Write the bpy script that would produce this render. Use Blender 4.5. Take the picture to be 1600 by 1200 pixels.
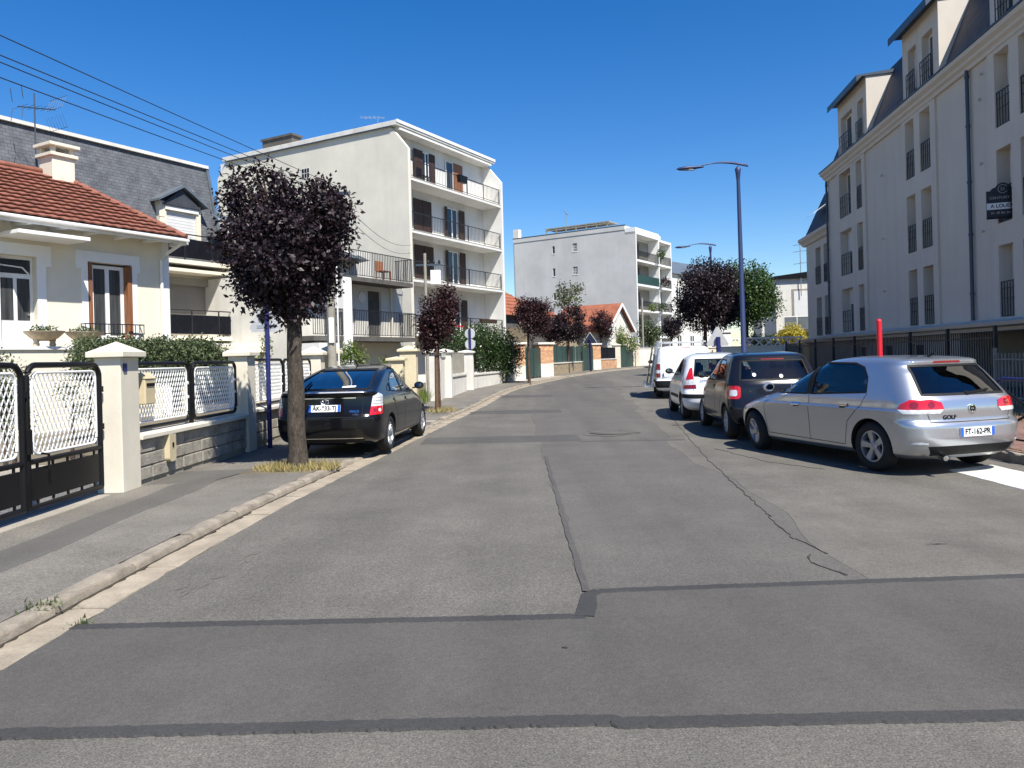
import bpy, bmesh, math, random
import numpy as np
from mathutils import Vector, Matrix
from mathutils.bvhtree import BVHTree
R = math.radians
random.seed(7); rng = np.random.default_rng(11)
scene = bpy.context.scene
for o in list(bpy.data.objects): bpy.data.objects.remove(o)
COL = scene.collection

# ------------------------------------------------------------------ camera
cd = bpy.data.cameras.new('camera'); cam = bpy.data.objects.new('camera', cd); COL.objects.link(cam)
cd.sensor_width = 36; cd.lens = 27.0; cd.shift_y = -0.025; cd.clip_end = 3000; cd.clip_start = .05
rl = R(1.5)
cam.matrix_world = Matrix(((math.cos(rl), math.sin(rl), 0, 0), (0, 0, -1, 0), (-math.sin(rl), math.cos(rl), 0, 1.6), (0, 0, 0, 1)))
scene.camera = cam

# ------------------------------------------------------------------ light
SUN = Vector((0.38, -0.655, 1.0)).normalized()
w = bpy.data.worlds.new('World'); scene.world = w; w.use_nodes = True
nt = w.node_tree; nt.nodes.clear()
sky = nt.nodes.new('ShaderNodeTexSky'); sky.sky_type = 'NISHITA'; sky.sun_disc = False
sky.sun_elevation = math.asin(SUN.z); sky.sun_rotation = math.atan2(SUN.x, SUN.y)
sky.altitude = 50; sky.air_density = 1.0; sky.dust_density = 0.25; sky.ozone_density = 3.0
bg = nt.nodes.new('ShaderNodeBackground'); bg.inputs[1].default_value = 0.09
wo = nt.nodes.new('ShaderNodeOutputWorld')
hv = nt.nodes.new('ShaderNodeHueSaturation'); hv.inputs['Saturation'].default_value = 1.40; hv.inputs['Hue'].default_value = .509; hv.inputs['Value'].default_value = 1.0
nt.links.new(sky.outputs[0], hv.inputs['Color']); nt.links.new(hv.outputs[0], bg.inputs[0]); nt.links.new(bg.outputs[0], wo.inputs[0])
sl = bpy.data.lights.new('sun', 'SUN'); sl.energy = 5.0; sl.angle = R(0.53); sl.color = (1.0, .955, .88)
so = bpy.data.objects.new('sun', sl); COL.objects.link(so)
so.rotation_euler = SUN.to_track_quat('Z', 'Y').to_euler(); so.location = (10, -20, 40)
vs = scene.view_settings; vs.view_transform = 'Standard'; vs.look = 'None'; vs.gamma = 1; vs.use_curve_mapping = False
vs.exposure = 0.79

# ------------------------------------------------------------------ helpers
def gz(Y):                       # the street climbs gently away from the camera
    t = Y - 14
    t = math.log1p(math.exp(t / 3)) * 3 if t < 60 else t
    return .75 * (1 - math.exp(-t / 40))

def pt(x, y, Y):                 # a point seen at photo position (x, y), at distance Y down the street
    u = (x - 800) / 1200; v = (560 - y) / 1200
    return Vector(((u * math.cos(rl) + v * math.sin(rl)) * Y, Y, 1.6 + (-u * math.sin(rl) + v * math.cos(rl)) * Y))

def tag(o, label=None, cat=None, group=None, kind=None):
    if label: o['label'] = label
    if cat: o['category'] = cat
    if group: o['group'] = group
    if kind: o['kind'] = kind
    return o

def link(name, data, parent=None, loc=None, rz=None):
    o = bpy.data.objects.new(name, data); COL.objects.link(o)
    if parent: o.parent = parent
    if loc is not None: o.location = loc
    if rz is not None: o.rotation_euler = (0, 0, rz)
    return o

def thing(name, label, cat, loc=(0, 0, 0), rz=0, group=None):
    return tag(link(name, None, None, loc, rz), label, cat, group)

def copy_tree(o, parent=None):
    c = o.copy(); COL.objects.link(c); c.parent = parent
    for ch in list(o.children): copy_tree(ch, c)
    return c

class MB:
    def __init__(s): s.v = []; s.f = []; s.m = []; s.mi = 0; s.M = None
    def add(s, vs, fs):
        b = len(s.v)
        if s.M is not None: vs = [s.M @ Vector(p) for p in vs]
        s.v += [tuple(p) for p in vs]
        for f in fs: s.f.append([b + i for i in f]); s.m.append(s.mi)
        return s
    def box(s, x0, x1, y0, y1, z0, z1):
        vs = [(x, y, z) for z in (z0, z1) for y in (y0, y1) for x in (x0, x1)]
        return s.add(vs, [(0, 2, 3, 1), (4, 5, 7, 6), (0, 1, 5, 4), (2, 6, 7, 3), (0, 4, 6, 2), (1, 3, 7, 5)])
    def bar(s, p, q, w, h=None, up=(0, 0, 1)):          # rectangular bar between two points
        p = Vector(p); q = Vector(q); d = (q - p).normalized(); h = h or w
        up = Vector(up)
        if abs(d.dot(up)) > .99: up = Vector((1, 0, 0))
        a = d.cross(up).normalized(); b = a.cross(d).normalized()
        vs = [c + a * i * w / 2 + b * j * h / 2 for c in (p, q) for i, j in ((-1, -1), (1, -1), (1, 1), (-1, 1))]
        return s.add(vs, [(3, 2, 1, 0), (4, 5, 6, 7), (0, 1, 5, 4), (1, 2, 6, 5), (2, 3, 7, 6), (3, 0, 4, 7)])
    def tube(s, pts, r, n=8, cap=True):
        pts = [Vector(p) for p in pts]; k = len(pts)
        rs = r if isinstance(r, (list, tuple)) else [r] * k
        vs = []; ref = Vector((0.13, 0.21, 1)).normalized()
        for i, p in enumerate(pts):
            d = (pts[min(i + 1, k - 1)] - pts[max(i - 1, 0)]).normalized()
            rf = ref if abs(d.dot(ref)) < .95 else Vector((1, .1, 0)).normalized()
            a = d.cross(rf).normalized(); b = d.cross(a)
            for j in range(n):
                t = 2 * math.pi * j / n
                vs.append(p + (a * math.cos(t) + b * math.sin(t)) * rs[i])
        fs = [(i * n + j, i * n + (j + 1) % n, (i + 1) * n + (j + 1) % n, (i + 1) * n + j) for i in range(k - 1) for j in range(n)]
        if cap: fs += [tuple(range(n))[::-1], tuple((k - 1) * n + j for j in range(n))]
        return s.add(vs, fs)
    def lathe(s, prof, n=20, c=(0, 0, 0), axis='z', cap=True):     # prof: list of (radius, height)
        vs = []
        for r, h in prof:
            for j in range(n):
                t = 2 * math.pi * j / n; a, b = r * math.cos(t), r * math.sin(t)
                vs.append((c[0] + a, c[1] + b, c[2] + h) if axis == 'z' else ((c[0] + a, c[1] + h, c[2] + b) if axis == 'y' else (c[0] + h, c[1] + a, c[2] + b)))
        k = len(prof)
        fs = [(i * n + j, i * n + (j + 1) % n, (i + 1) * n + (j + 1) % n, (i + 1) * n + j) for i in range(k - 1) for j in range(n)]
        if cap: fs += [tuple(range(n))[::-1], tuple((k - 1) * n + j for j in range(n))]
        return s.add(vs, fs)
    def prism(s, poly, a0, a1, axis='y'):                # polygon in the other two axes, extruded along axis
        n = len(poly)
        def mk(p, a): return (p[0], a, p[1]) if axis == 'y' else ((a, p[0], p[1]) if axis == 'x' else (p[0], p[1], a))
        vs = [mk(p, a0) for p in poly] + [mk(p, a1) for p in poly]
        return s.add(vs, [tuple(range(n)), tuple(range(2 * n - 1, n - 1, -1))] + [(i, (i + 1) % n, n + (i + 1) % n, n + i) for i in range(n)])
    def wall(s, u0, u1, z0, z1, holes=(), y=0, depth=.2):  # a wall in the x-z plane with reveals round its holes
        us = sorted({u0, u1, *[h[0] for h in holes], *[h[1] for h in holes]})
        zs = sorted({z0, z1, *[h[2] for h in holes], *[h[3] for h in holes]})
        for i in range(len(us) - 1):
            for j in range(len(zs) - 1):
                cu = (us[i] + us[i + 1]) / 2; cz = (zs[j] + zs[j + 1]) / 2
                if any(h[0] < cu < h[1] and h[2] < cz < h[3] for h in holes): continue
                s.add([(us[i], y, zs[j]), (us[i + 1], y, zs[j]), (us[i + 1], y, zs[j + 1]), (us[i], y, zs[j + 1])], [(0, 1, 2, 3)])
        for a, b, c, d in [h[:4] for h in holes]:
            e = y + depth
            s.add([(a, y, c), (b, y, c), (b, y, d), (a, y, d), (a, e, c), (b, e, c), (b, e, d), (a, e, d)],
                  [(0, 4, 5, 1), (1, 5, 6, 2), (2, 6, 7, 3), (3, 7, 4, 0)])
        return s
    def mesh(s, name, mats, smooth=False, fix=True, weld=False):
        me = bpy.data.meshes.new(name); me.from_pydata(s.v, [], s.f)
        for m in (mats if isinstance(mats, (list, tuple)) else [mats]): me.materials.append(m)
        if any(s.m): me.polygons.foreach_set('material_index', s.m)
        if fix or weld:
            bm = bmesh.new(); bm.from_mesh(me)
            if weld: bmesh.ops.remove_doubles(bm, verts=bm.verts, dist=1e-4)
            bmesh.ops.recalc_face_normals(bm, faces=bm.faces); bm.to_mesh(me); bm.free()
        if smooth:
            me.polygons.foreach_set('use_smooth', [True] * len(me.polygons))
            me.set_sharp_from_angle(angle=R(smooth if smooth is not True else 40))
        me.update(); return me
    def build(s, name, mats, parent=None, smooth=False, loc=None, rz=None, fix=True, bevel=0):
        o = link(name, s.mesh(name, mats, smooth, fix), parent, loc, rz)
        if bevel: add_bevel(o, bevel)
        return o

def add_bevel(o, wd, seg=2):
    b = o.modifiers.new('bevel', 'BEVEL'); b.width = wd; b.segments = seg; b.limit_method = 'ANGLE'; b.angle_limit = R(35)
    return o

def evaluated(o):                                        # bake an object's modifiers into its mesh
    dg = bpy.context.evaluated_depsgraph_get(); dg.update()
    me = bpy.data.meshes.new_from_object(o.evaluated_get(dg), preserve_all_data_layers=True, depsgraph=dg)
    o.modifiers.clear(); o.data = me
    return o

def text_mesh(txt, size, bold=0.0):
    c = bpy.data.curves.new('lettering', 'FONT'); c.body = txt; c.size = size; c.align_x = 'CENTER'; c.align_y = 'CENTER'
    c.extrude = .0015; c.offset = bold
    t = bpy.data.objects.new('lettering', c); COL.objects.link(t)
    dg = bpy.context.evaluated_depsgraph_get(); dg.update()
    me = bpy.data.meshes.new_from_object(t.evaluated_get(dg)); bpy.data.objects.remove(t)
    return me

def lettering(txt, size, mat, parent, M, bold=0.0, sx=1.0, name='lettering'):
    me = text_mesh(txt, size, bold); me.materials.clear(); me.materials.append(mat)
    o = link(name, me, parent); o.matrix_local = M @ Matrix.Diagonal((sx, 1, 1, 1))
    return o

def frame_m(o, ex, ey):                                   # local x, local y directions for flat things
    ex = Vector(ex).normalized(); ey = Vector(ey); ey = (ey - ex * ey.dot(ex)).normalized(); ez = ex.cross(ey)
    return Matrix(((ex.x, ey.x, ez.x, o[0]), (ex.y, ey.y, ez.y, o[1]), (ex.z, ey.z, ez.z, o[2]), (0, 0, 0, 1)))

def rrect(x0, x1, z0, z1, r, n=5):
    out = []
    for cx, cz, a in ((x1 - r, z0 + r, -90), (x1 - r, z1 - r, 0), (x0 + r, z1 - r, 90), (x0 + r, z0 + r, 180)):
        for i in range(n + 1):
            t = R(a + 90 * i / n); out.append((cx + r * math.cos(t), cz + r * math.sin(t)))
    return out

# ------------------------------------------------------------------ materials
def c3(c, k=1): return (min(c[0] * k, 1), min(c[1] * k, 1), min(c[2] * k, 1), 1)
def pm(name, col, rough=.75, var=.12, scale=2.0, var2=.06, scale2=40., bump=0., bscale=60., metal=0, spec=.4, coat=0,
       streak=0, streak_col=None, stretch=None, world=False):
    m = bpy.data.materials.new(name); m.use_nodes = True; t = m.node_tree; N = t.nodes; L = t.links
    b = N['Principled BSDF']; b.inputs['Roughness'].default_value = rough; b.inputs['Metallic'].default_value = metal
    b.inputs['Specular IOR Level'].default_value = spec
    if coat: b.inputs['Coat Weight'].default_value = coat; b.inputs['Coat Roughness'].default_value = .03
    b.inputs['Base Color'].default_value = c3(col)
    if not (var or var2 or streak or bump): return m
    tc = N.new('ShaderNodeTexCoord'); co = tc.outputs['Object']
    if world: co = N.new('ShaderNodeNewGeometry').outputs['Position']
    if stretch:
        mp = N.new('ShaderNodeMapping'); mp.inputs['Scale'].default_value = stretch; L.new(co, mp.inputs[0]); co2 = mp.outputs[0]
    else: co2 = co
    def noise(sc, det=4, src=None):
        n = N.new('ShaderNodeTexNoise'); n.inputs['Scale'].default_value = sc; n.inputs['Detail'].default_value = det; n.inputs['Roughness'].default_value = .62
        L.new(src or co2, n.inputs['Vector']); return n.outputs['Fac']
    def ramp(fac, lo, hi):
        r = N.new('ShaderNodeMapRange'); r.inputs[1].default_value = lo; r.inputs[2].default_value = hi; L.new(fac, r.inputs[0]); return r.outputs[0]
    def mix(fac, a, bb, mode='MIX'):
        x = N.new('ShaderNodeMix'); x.data_type = 'RGBA'; x.blend_type = mode
        if isinstance(fac, float): x.inputs[0].default_value = fac
        else: L.new(fac, x.inputs[0])
        for i, q in ((6, a), (7, bb)):
            if isinstance(q, tuple): x.inputs[i].default_value = q
            else: L.new(q, x.inputs[i])
        return x.outputs[2]
    cur = mix(ramp(noise(scale), .3, .7), c3(col, 1 - var), c3(col, 1 + var))
    if var2: cur = mix(1.0, cur, mix(ramp(noise(scale2, 3), .3, .7), c3((1, 1, 1), 1 - 2 * var2), (1, 1, 1, 1)), 'MULTIPLY')
    if streak:
        mp = N.new('ShaderNodeMapping'); mp.inputs['Scale'].default_value = (2.2, 2.2, .16); L.new(co, mp.inputs[0])
        f = ramp(noise(1.0, 6, mp.outputs[0]), .5, .78)
        f2 = N.new('ShaderNodeMath'); f2.operation = 'MULTIPLY'; L.new(f, f2.inputs[0]); f2.inputs[1].default_value = streak
        cur = mix(f2.outputs[0], cur, c3(streak_col or (.12, .11, .09)))
    L.new(cur, b.inputs['Base Color'])
    if bump:
        bp = N.new('ShaderNodeBump'); bp.inputs['Strength'].default_value = bump; bp.inputs['Distance'].default_value = .02
        L.new(noise(bscale, 3), bp.inputs['Height']); L.new(bp.outputs[0], b.inputs['Normal'])
    return m

def leaf_mat(name, c0, c1, rough=.45, spec=.5, trans=.25):
    m = bpy.data.materials.new(name); m.use_nodes = True; t = m.node_tree; N = t.nodes; L = t.links
    b = N['Principled BSDF']; b.inputs['Roughness'].default_value = rough; b.inputs['Specular IOR Level'].default_value = spec
    a = N.new('ShaderNodeAttribute'); a.attribute_name = 'rnd'
    x = N.new('ShaderNodeMix'); x.data_type = 'RGBA'; x.inputs[6].default_value = c3(c0); x.inputs[7].default_value = c3(c1)
    L.new(a.outputs['Fac'], x.inputs[0]); L.new(x.outputs[2], b.inputs['Base Color'])
    tr = N.new('ShaderNodeBsdfTranslucent'); L.new(x.outputs[2], tr.inputs[0])
    ms = N.new('ShaderNodeMixShader'); ms.inputs[0].default_value = trans
    L.new(b.outputs[0], ms.inputs[1]); L.new(tr.outputs[0], ms.inputs[2]); L.new(ms.outputs[0], N['Material Output'].inputs[0])
    return m

def glass_mat(name, tint, refl=1.0, rough=.0):
    m = bpy.data.materials.new(name); m.use_nodes = True; t = m.node_tree; N = t.nodes; L = t.links; N.remove(N['Principled BSDF'])
    tr = N.new('ShaderNodeBsdfTransparent'); tr.inputs[0].default_value = c3(tint)
    gl = N.new('ShaderNodeBsdfGlossy'); gl.inputs['Roughness'].default_value = rough
    lw = N.new('ShaderNodeLayerWeight'); lw.inputs['Blend'].default_value = .5
    pw = N.new('ShaderNodeMath'); pw.operation = 'POWER'; pw.inputs[1].default_value = 3.2; L.new(lw.outputs['Facing'], pw.inputs[0])
    mu = N.new('ShaderNodeMath'); mu.operation = 'MULTIPLY_ADD'; mu.inputs[1].default_value = .75 * refl; mu.inputs[2].default_value = .05 * refl; mu.use_clamp = True
    L.new(pw.outputs[0], mu.inputs[0])
    ms = N.new('ShaderNodeMixShader'); L.new(mu.outputs[0], ms.inputs[0]); L.new(tr.outputs[0], ms.inputs[1]); L.new(gl.outputs[0], ms.inputs[2])
    L.new(ms.outputs[0], N['Material Output'].inputs[0]); return m

def asphalt(name, col, var=.12, speck=.35, blotch=.0):
    m = bpy.data.materials.new(name); m.use_nodes = True; t = m.node_tree; N = t.nodes; L = t.links
    b = N['Principled BSDF']; b.inputs['Roughness'].default_value = .82; b.inputs['Specular IOR Level'].default_value = .35
    pos = N.new('ShaderNodeNewGeometry').outputs['Position']
    def noise(sc, det=3, r=.6):
        n = N.new('ShaderNodeTexNoise'); n.inputs['Scale'].default_value = sc; n.inputs['Detail'].default_value = det; n.inputs['Roughness'].default_value = r
        L.new(pos, n.inputs['Vector']); return n.outputs['Fac']
    def ramp(f, lo, hi, a=0., c=1.):
        r = N.new('ShaderNodeMapRange'); r.inputs[1].default_value = lo; r.inputs[2].default_value = hi; r.inputs[3].default_value = a; r.inputs[4].default_value = c
        L.new(f, r.inputs[0]); return r.outputs[0]
    def mul(a, bb):
        x = N.new('ShaderNodeMath'); x.operation = 'MULTIPLY'; L.new(a, x.inputs[0]); L.new(bb, x.inputs[1]); return x.outputs[0]
    k = mul(ramp(noise(.9, 6, .7), .3, .7, 1 - var, 1 + var), ramp(noise(105, 2, .6), .32, .68, 1 - speck, 1 + speck))
    k = mul(k, ramp(noise(34, 3, .75), .3, .7, 1 - speck * .55, 1 + speck * .55))
    mp = N.new('ShaderNodeMapping'); mp.inputs['Scale'].default_value = (1.6, .10, 1); L.new(pos, mp.inputs[0])
    tn = N.new('ShaderNodeTexNoise'); tn.inputs['Scale'].default_value = 1; tn.inputs['Detail'].default_value = 5; L.new(mp.outputs[0], tn.inputs['Vector'])
    k = mul(k, ramp(tn.outputs['Fac'], .3, .7, .88, 1.10))
    k = mul(k, ramp(noise(9, 4, .7), .62, .72, 1.0, 1.0 - blotch))
    v = N.new('ShaderNodeTexVoronoi'); v.inputs['Scale'].default_value = 38; L.new(pos, v.inputs['Vector'])
    st = ramp(v.outputs['Distance'], .08, .16, 1.0 + speck * 1.6, 1.0); k = mul(k, st)
    x = N.new('ShaderNodeMix'); x.data_type = 'RGBA'; x.blend_type = 'MULTIPLY'; x.inputs[0].default_value = 1; x.inputs[6].default_value = c3(col)
    cb = N.new('ShaderNodeCombineColor'); 
    for i in range(3): L.new(k, cb.inputs[i])
    L.new(cb.outputs[0], x.inputs[7]); L.new(x.outputs[2], b.inputs['Base Color'])
    bp = N.new('ShaderNodeBump'); bp.inputs['Strength'].default_value = .35; bp.inputs['Distance'].default_value = .006
    L.new(noise(130, 2), bp.inputs['Height']); L.new(bp.outputs[0], b.inputs['Normal'])
    return m

def brick_mat(name, c1, c2, mortar, sx, sy, msize=.02, rough=.8, bump=.4, coords='Object', swap=None):
    m = bpy.data.materials.new(name); m.use_nodes = True; t = m.node_tree; N = t.nodes; L = t.links
    b = N['Principled BSDF']; b.inputs['Roughness'].default_value = rough; b.inputs['Specular IOR Level'].default_value = .3
    tc = N.new('ShaderNodeTexCoord'); mp = N.new('ShaderNodeMapping'); L.new(tc.outputs['Object'], mp.inputs[0])
    if swap: mp.inputs['Rotation'].default_value = swap
    br = N.new('ShaderNodeTexBrick'); br.inputs['Scale'].default_value = 1; br.inputs['Brick Width'].default_value = sx; br.inputs['Row Height'].default_value = sy
    br.inputs['Mortar Size'].default_value = msize; br.inputs['Color1'].default_value = c3(c1); br.inputs['Color2'].default_value = c3(c2); br.inputs['Mortar'].default_value = c3(mortar)
    L.new(mp.outputs[0], br.inputs['Vector'])
    n = N.new('ShaderNodeTexNoise'); n.inputs['Scale'].default_value = 3; n.inputs['Detail'].default_value = 5; L.new(tc.outputs['Object'], n.inputs['Vector'])
    r = N.new('ShaderNodeMapRange'); r.inputs[1].default_value = .3; r.inputs[2].default_value = .7; r.inputs[3].default_value = .72; r.inputs[4].default_value = 1.2; L.new(n.outputs['Fac'], r.inputs[0])
    x = N.new('ShaderNodeMix'); x.data_type = 'RGBA'; x.blend_type = 'MULTIPLY'; x.inputs[0].default_value = 1
    L.new(br.outputs['Color'], x.inputs[6]); L.new(r.outputs[0], x.inputs[7]); L.new(x.outputs[2], b.inputs['Base Color'])
    bp = N.new('ShaderNodeBump'); bp.inputs['Strength'].default_value = bump; bp.inputs['Distance'].default_value = .01; bp.invert = True
    L.new(br.outputs['Fac'], bp.inputs['Height']); L.new(bp.outputs[0], b.inputs['Normal'])
    return m

M = {}
M['dirt'] = pm('gutter dirt', (.055, .045, .032), .95, .4, 14, .2, 60, .5, 60, world=True)
M['asphalt'] = asphalt('worn asphalt', (.110, .103, .088), .18, .38, .10)
M['asphalt_r'] = asphalt('grey asphalt', (.096, .090, .079), .15, .34, .10)
M['asphalt_park'] = asphalt('pale asphalt', (.113, .105, .089), .22, .32, .15)
M['trench'] = asphalt('trench asphalt', (.077, .072, .064), .14, .24, .14)
M['seal'] = asphalt('bitumen seal', (.042, .041, .040), .18, .18, 0)
M['band'] = asphalt('repair band', (.072, .068, .062), .14, .25, .1)
M['pave'] = asphalt('pavement asphalt', (.145, .133, .112), .24, .42, .12)
M['pave_dark'] = asphalt('pavement repair', (.098, .092, .081), .14, .25, .1)
M['pave_conc'] = asphalt('old concrete pavement', (.30, .27, .22), .2, .2, .15)
M['crack'] = pm('crack', (.04, .037, .034), .9, 0, var2=0)
M['kerb'] = pm('kerb granite', (.29, .25, .195), .85, .28, 5, .12, 60, .5, 90, world=True)
M['gutter'] = pm('gutter concrete', (.33, .28, .21), .85, .25, 3, .12, 50, .35, 90, world=True)
M['white_line'] = pm('worn white paint', (.62, .61, .56), .7, .18, 4, .12, 60, .2, 90, world=True)
M['soil'] = pm('ground', (.16, .135, .09), .95, .3, 1.2, .15, 20, .4, 30, world=True)
M['cream'] = pm('cream render', (.665, .62, .51), .85, .05, 1.5, .03, 60, .12, 130)
M['cream2'] = pm('pale cream render', (.69, .64, .52), .85, .06, 1.5, .04, 60, .15, 130)
M['white'] = pm('white paint', (.74, .74, .72), .55, .04, 2, .02, 30)
M['white_old'] = pm('weathered white render', (.66, .64, .58), .85, .1, 1.2, .06, 40, .15, 100, streak=.35, streak_col=(.3, .28, .23))
M['gable'] = pm('stained cream render', (.66, .625, .525), .88, .10, .35, .05, 30, .12, 90, streak=.30, streak_col=(.50, .47, .40))
M['bigwhite'] = pm('off white facade', (.70, .69, .65), .85, .07, .8, .05, 30, .08, 90, streak=.3, streak_col=(.42, .40, .35))
M['grey_gable'] = pm('grey cement render', (.53, .525, .50), .88, .12, .3, .04, 25, .1, 80, streak=.4, streak_col=(.42, .42, .405))
M['rwall'] = pm('beige render', (.58, .515, .43), .88, .05, .5, .03, 30, .1, 90, streak=.4, streak_col=(.36, .33, .295))
M['rwall2'] = pm('pale beige trim', (.56, .51, .44), .8, .06, 1.0, .03, 30)
M['tile'] = pm('red clay tile', (.245, .093, .06), .75, .28, 2.2, .15, 25, .2, 60)
M['tile_o'] = pm('orange clay tile', (.31, .105, .055), .75, .22, 1.5, .12, 14, .2, 30)
M['slate'] = brick_mat('slate', (.105, .11, .12), (.125, .13, .14), (.07, .074, .082), .22, .12, .008, .6, .6, swap=(R(90), 0, 0))
M['slate_plain'] = pm('dark slate', (.052, .056, .068), .55, .25, 2.0, .15, 12, .3, 20)
M['slate_r'] = brick_mat('dark slates', (.040, .043, .055), (.056, .060, .074), (.020, .022, .028), .30, .16, .012, .62, .6, swap=(R(90), 0, 0))
M['zinc'] = pm('zinc sheet', (.22, .25, .27), .42, .15, 1.5, .05, 20, metal=.6)
M['zinc_d'] = pm('dark zinc', (.055, .075, .10), .45, .12, 2, .05, 20, metal=.3)
M['black'] = pm('black paint', (.008, .008, .009), .45, .2, 3, .1, 40, spec=.22)
M['black_net'] = pm('black screen', (.008, .009, .013), .7, .3, 3, .1, 20, spec=.1)
M['iron'] = pm('wrought iron', (.018, .019, .022), .5, .2, 5, .1, 40)
M['brown'] = pm('brown shutter wood', (.052, .026, .016), .6, .3, 2, .12, 30, stretch=(6, 6, .6))
M['wood'] = pm('varnished wood', (.24, .10, .045), .55, .25, 2, .1, 30, stretch=(6, 6, .6))
M['pane'] = pm('window glass', (.018, .022, .026), .06, .3, .6, 0, spec=.8)
M['pane_c'] = pm('curtained glass', (.055, .058, .060), .10, .55, 9, .1, 30, spec=.7, stretch=(1.2, 1.2, .06))
M['shutter_w'] = pm('white roller shutter', (.62, .62, .60), .6, .05, 2, .03, 20)
M['shutter_g'] = pm('grey roller shutter', (.27, .25, .215), .7, .06, 1.5, .04, 25)
M['stone'] = pm('rubble stone', (.34, .31, .255), .92, .35, 4, .15, 40, .7, 40, world=True)
M['mortar'] = pm('mortar', (.30, .27, .21), .95, .15, 4, .1, 50, .4, 60)
M['pillar'] = pm('pillar render', (.64, .59, .48), .85, .09, 1.5, .04, 50, .18, 130, streak=.3, streak_col=(.42, .38, .30))
M['pillar_g'] = pm('gate pillar yellow', (.62, .54, .36), .85, .12, 2, .06, 30, .2, 90)
M['terracotta'] = pm('terracotta', (.35, .15, .08), .85, .1, 2)
M['bark'] = pm('bark', (.085, .067, .05), .95, .55, 9, .3, 34, 1.0, 26, stretch=(2.5, 2.5, .7))
M['bark_d'] = pm('dark bark', (.09, .06, .042), .95, .35, 6, .2, 30, .8, 25)
M['stake'] = pm('wooden stake', (.15, .085, .05), .9, .25, 5, .15, 30)
M['blue'] = pm('blue street paint', (.016, .022, .12), .42, .12, 3, .05, 40)
M['lampblue'] = pm('blue lamp paint', (.028, .045, .12), .45, .12, 1.5, .05, 40)
M['darkblue'] = pm('dark blue paint', (.010, .013, .045), .5, .12, 3, .05, 40)
M['lampgrey'] = pm('lamp lens', (.35, .36, .36), .3, 0, var2=0)
M['signback'] = pm('grey sign back', (.48, .49, .50), .5, .12, 4, .05, 30, metal=.3)
M['red'] = pm('red plastic', (.62, .015, .03), .45, .06, 4, 0)
M['concrete'] = pm('concrete', (.29, .27, .225), .9, .2, 2.5, .1, 40, .35, 70)
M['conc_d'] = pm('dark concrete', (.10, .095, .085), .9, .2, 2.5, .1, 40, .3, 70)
M['grass_dry'] = leaf_mat('dry grass', (.46, .36, .17), (.24, .22, .08), .7, .2, .3)
M['grass_dry_r'] = leaf_mat('dry grass patch', (.36, .27, .10), (.20, .18, .06), .7, .2, .3)
M['leaf_purple'] = leaf_mat('purple plum leaf', (.012, .0075, .0105), (.038, .020, .026), .5, .35, .14)
M['leaf_purple2'] = leaf_mat('reddish plum leaf', (.022, .009, .011), (.065, .024, .026), .5, .35, .18)
M['leaf_green'] = leaf_mat('green leaf', (.028, .062, .014), (.090, .145, .030), .4, .5, .3)
M['leaf_dark'] = leaf_mat('dark green leaf', (.018, .042, .012), (.060, .105, .022), .35, .55, .22)
M['leaf_olive'] = leaf_mat('grey green leaf', (.050, .075, .030), (.155, .185, .085), .5, .4, .3)
M['leaf_yellow'] = leaf_mat('yellow leaf', (.32, .27, .03), (.60, .50, .06), .5, .4, .35)
M['leaf_sprig'] = leaf_mat('light green leaf', (.07, .12, .02), (.20, .26, .05), .45, .4, .35)
M['flower'] = leaf_mat('pale flower', (.5, .45, .32), (.75, .7, .55), .6, .3, .3)
M['green_panel'] = pm('green sheet metal', (.018, .05, .042), .5, .12, 2, .05, 30)
M['brick_p'] = brick_mat('brick', (.40, .13, .05), (.58, .26, .10), (.50, .40, .28), .22, .075, .014, .85, .5, swap=(R(90), 0, 0))
M['pavers'] = brick_mat('red pavers', (.17, .095, .075), (.22, .13, .10), (.12, .09, .08), .2, .1, .006, .85, .3)
M['rubble'] = pm('stone wall', (.36, .29, .19), .9, .4, 5, .2, 14, .8, 12)
M['wire'] = pm('black cable', (.02, .02, .022), .6, 0, var2=0)
M['alu'] = pm('aluminium', (.55, .56, .57), .38, .08, 6, 0, metal=.9)
M['plaster'] = pm('stone bowl', (.56, .45, .31), .9, .2, 8, .1, 40, .4, 40)
M['sign_navy'] = pm('letting board', (.012, .016, .026), .45, .1, 3, 0)
M['sign_white'] = pm('board lettering', (.72, .72, .72), .5, 0, var2=0)
M['sign_grey'] = pm('board grey lettering', (.35, .33, .28), .5, 0, var2=0)
M['plastic_w'] = pm('white plastic', (.70, .69, .66), .5, .05, 4, 0)
M['letterbox'] = pm('cream letterbox', (.52, .44, .28), .55, .08, 4, 0)

# ================================================================== GROUND, ROAD, PAVEMENTS
def spline(pts):
    ys = np.array([p[1] for p in pts], float); xs = np.array([p[0] for p in pts], float)
    m = np.gradient(xs, ys)
    def f(y):
        y = min(max(y, ys[0]), ys[-1]); i = min(max(int(np.searchsorted(ys, y)) - 1, 0), len(ys) - 2)
        h = ys[i + 1] - ys[i]; t = (y - ys[i]) / h
        return float((2*t**3 - 3*t**2 + 1) * xs[i] + (t**3 - 2*t*t + t) * h * m[i] + (-2*t**3 + 3*t*t) * xs[i+1] + (t**3 - t*t) * h * m[i+1])
    return f
XL = spline([(-3.0, -12), (-3.02, 0), (-3.02, 4.5), (-2.98, 6), (-2.86, 8.5), (-2.54, 11.75), (-1.97, 16.9), (-1.27, 22.3), (.05, 33), (1.75, 40), (3.85, 47.4), (8.9, 59.8), (13.2, 67.5), (19, 75), (28, 84)])
XR = spline([(6.8, -12), (6.78, 0), (6.74, 8), (6.7, 12), (6.72, 17), (7.0, 24), (8.4, 32), (10.6, 40), (13.2, 48), (18.4, 60), (23, 67.5), (29, 75), (38, 84)])
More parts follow.
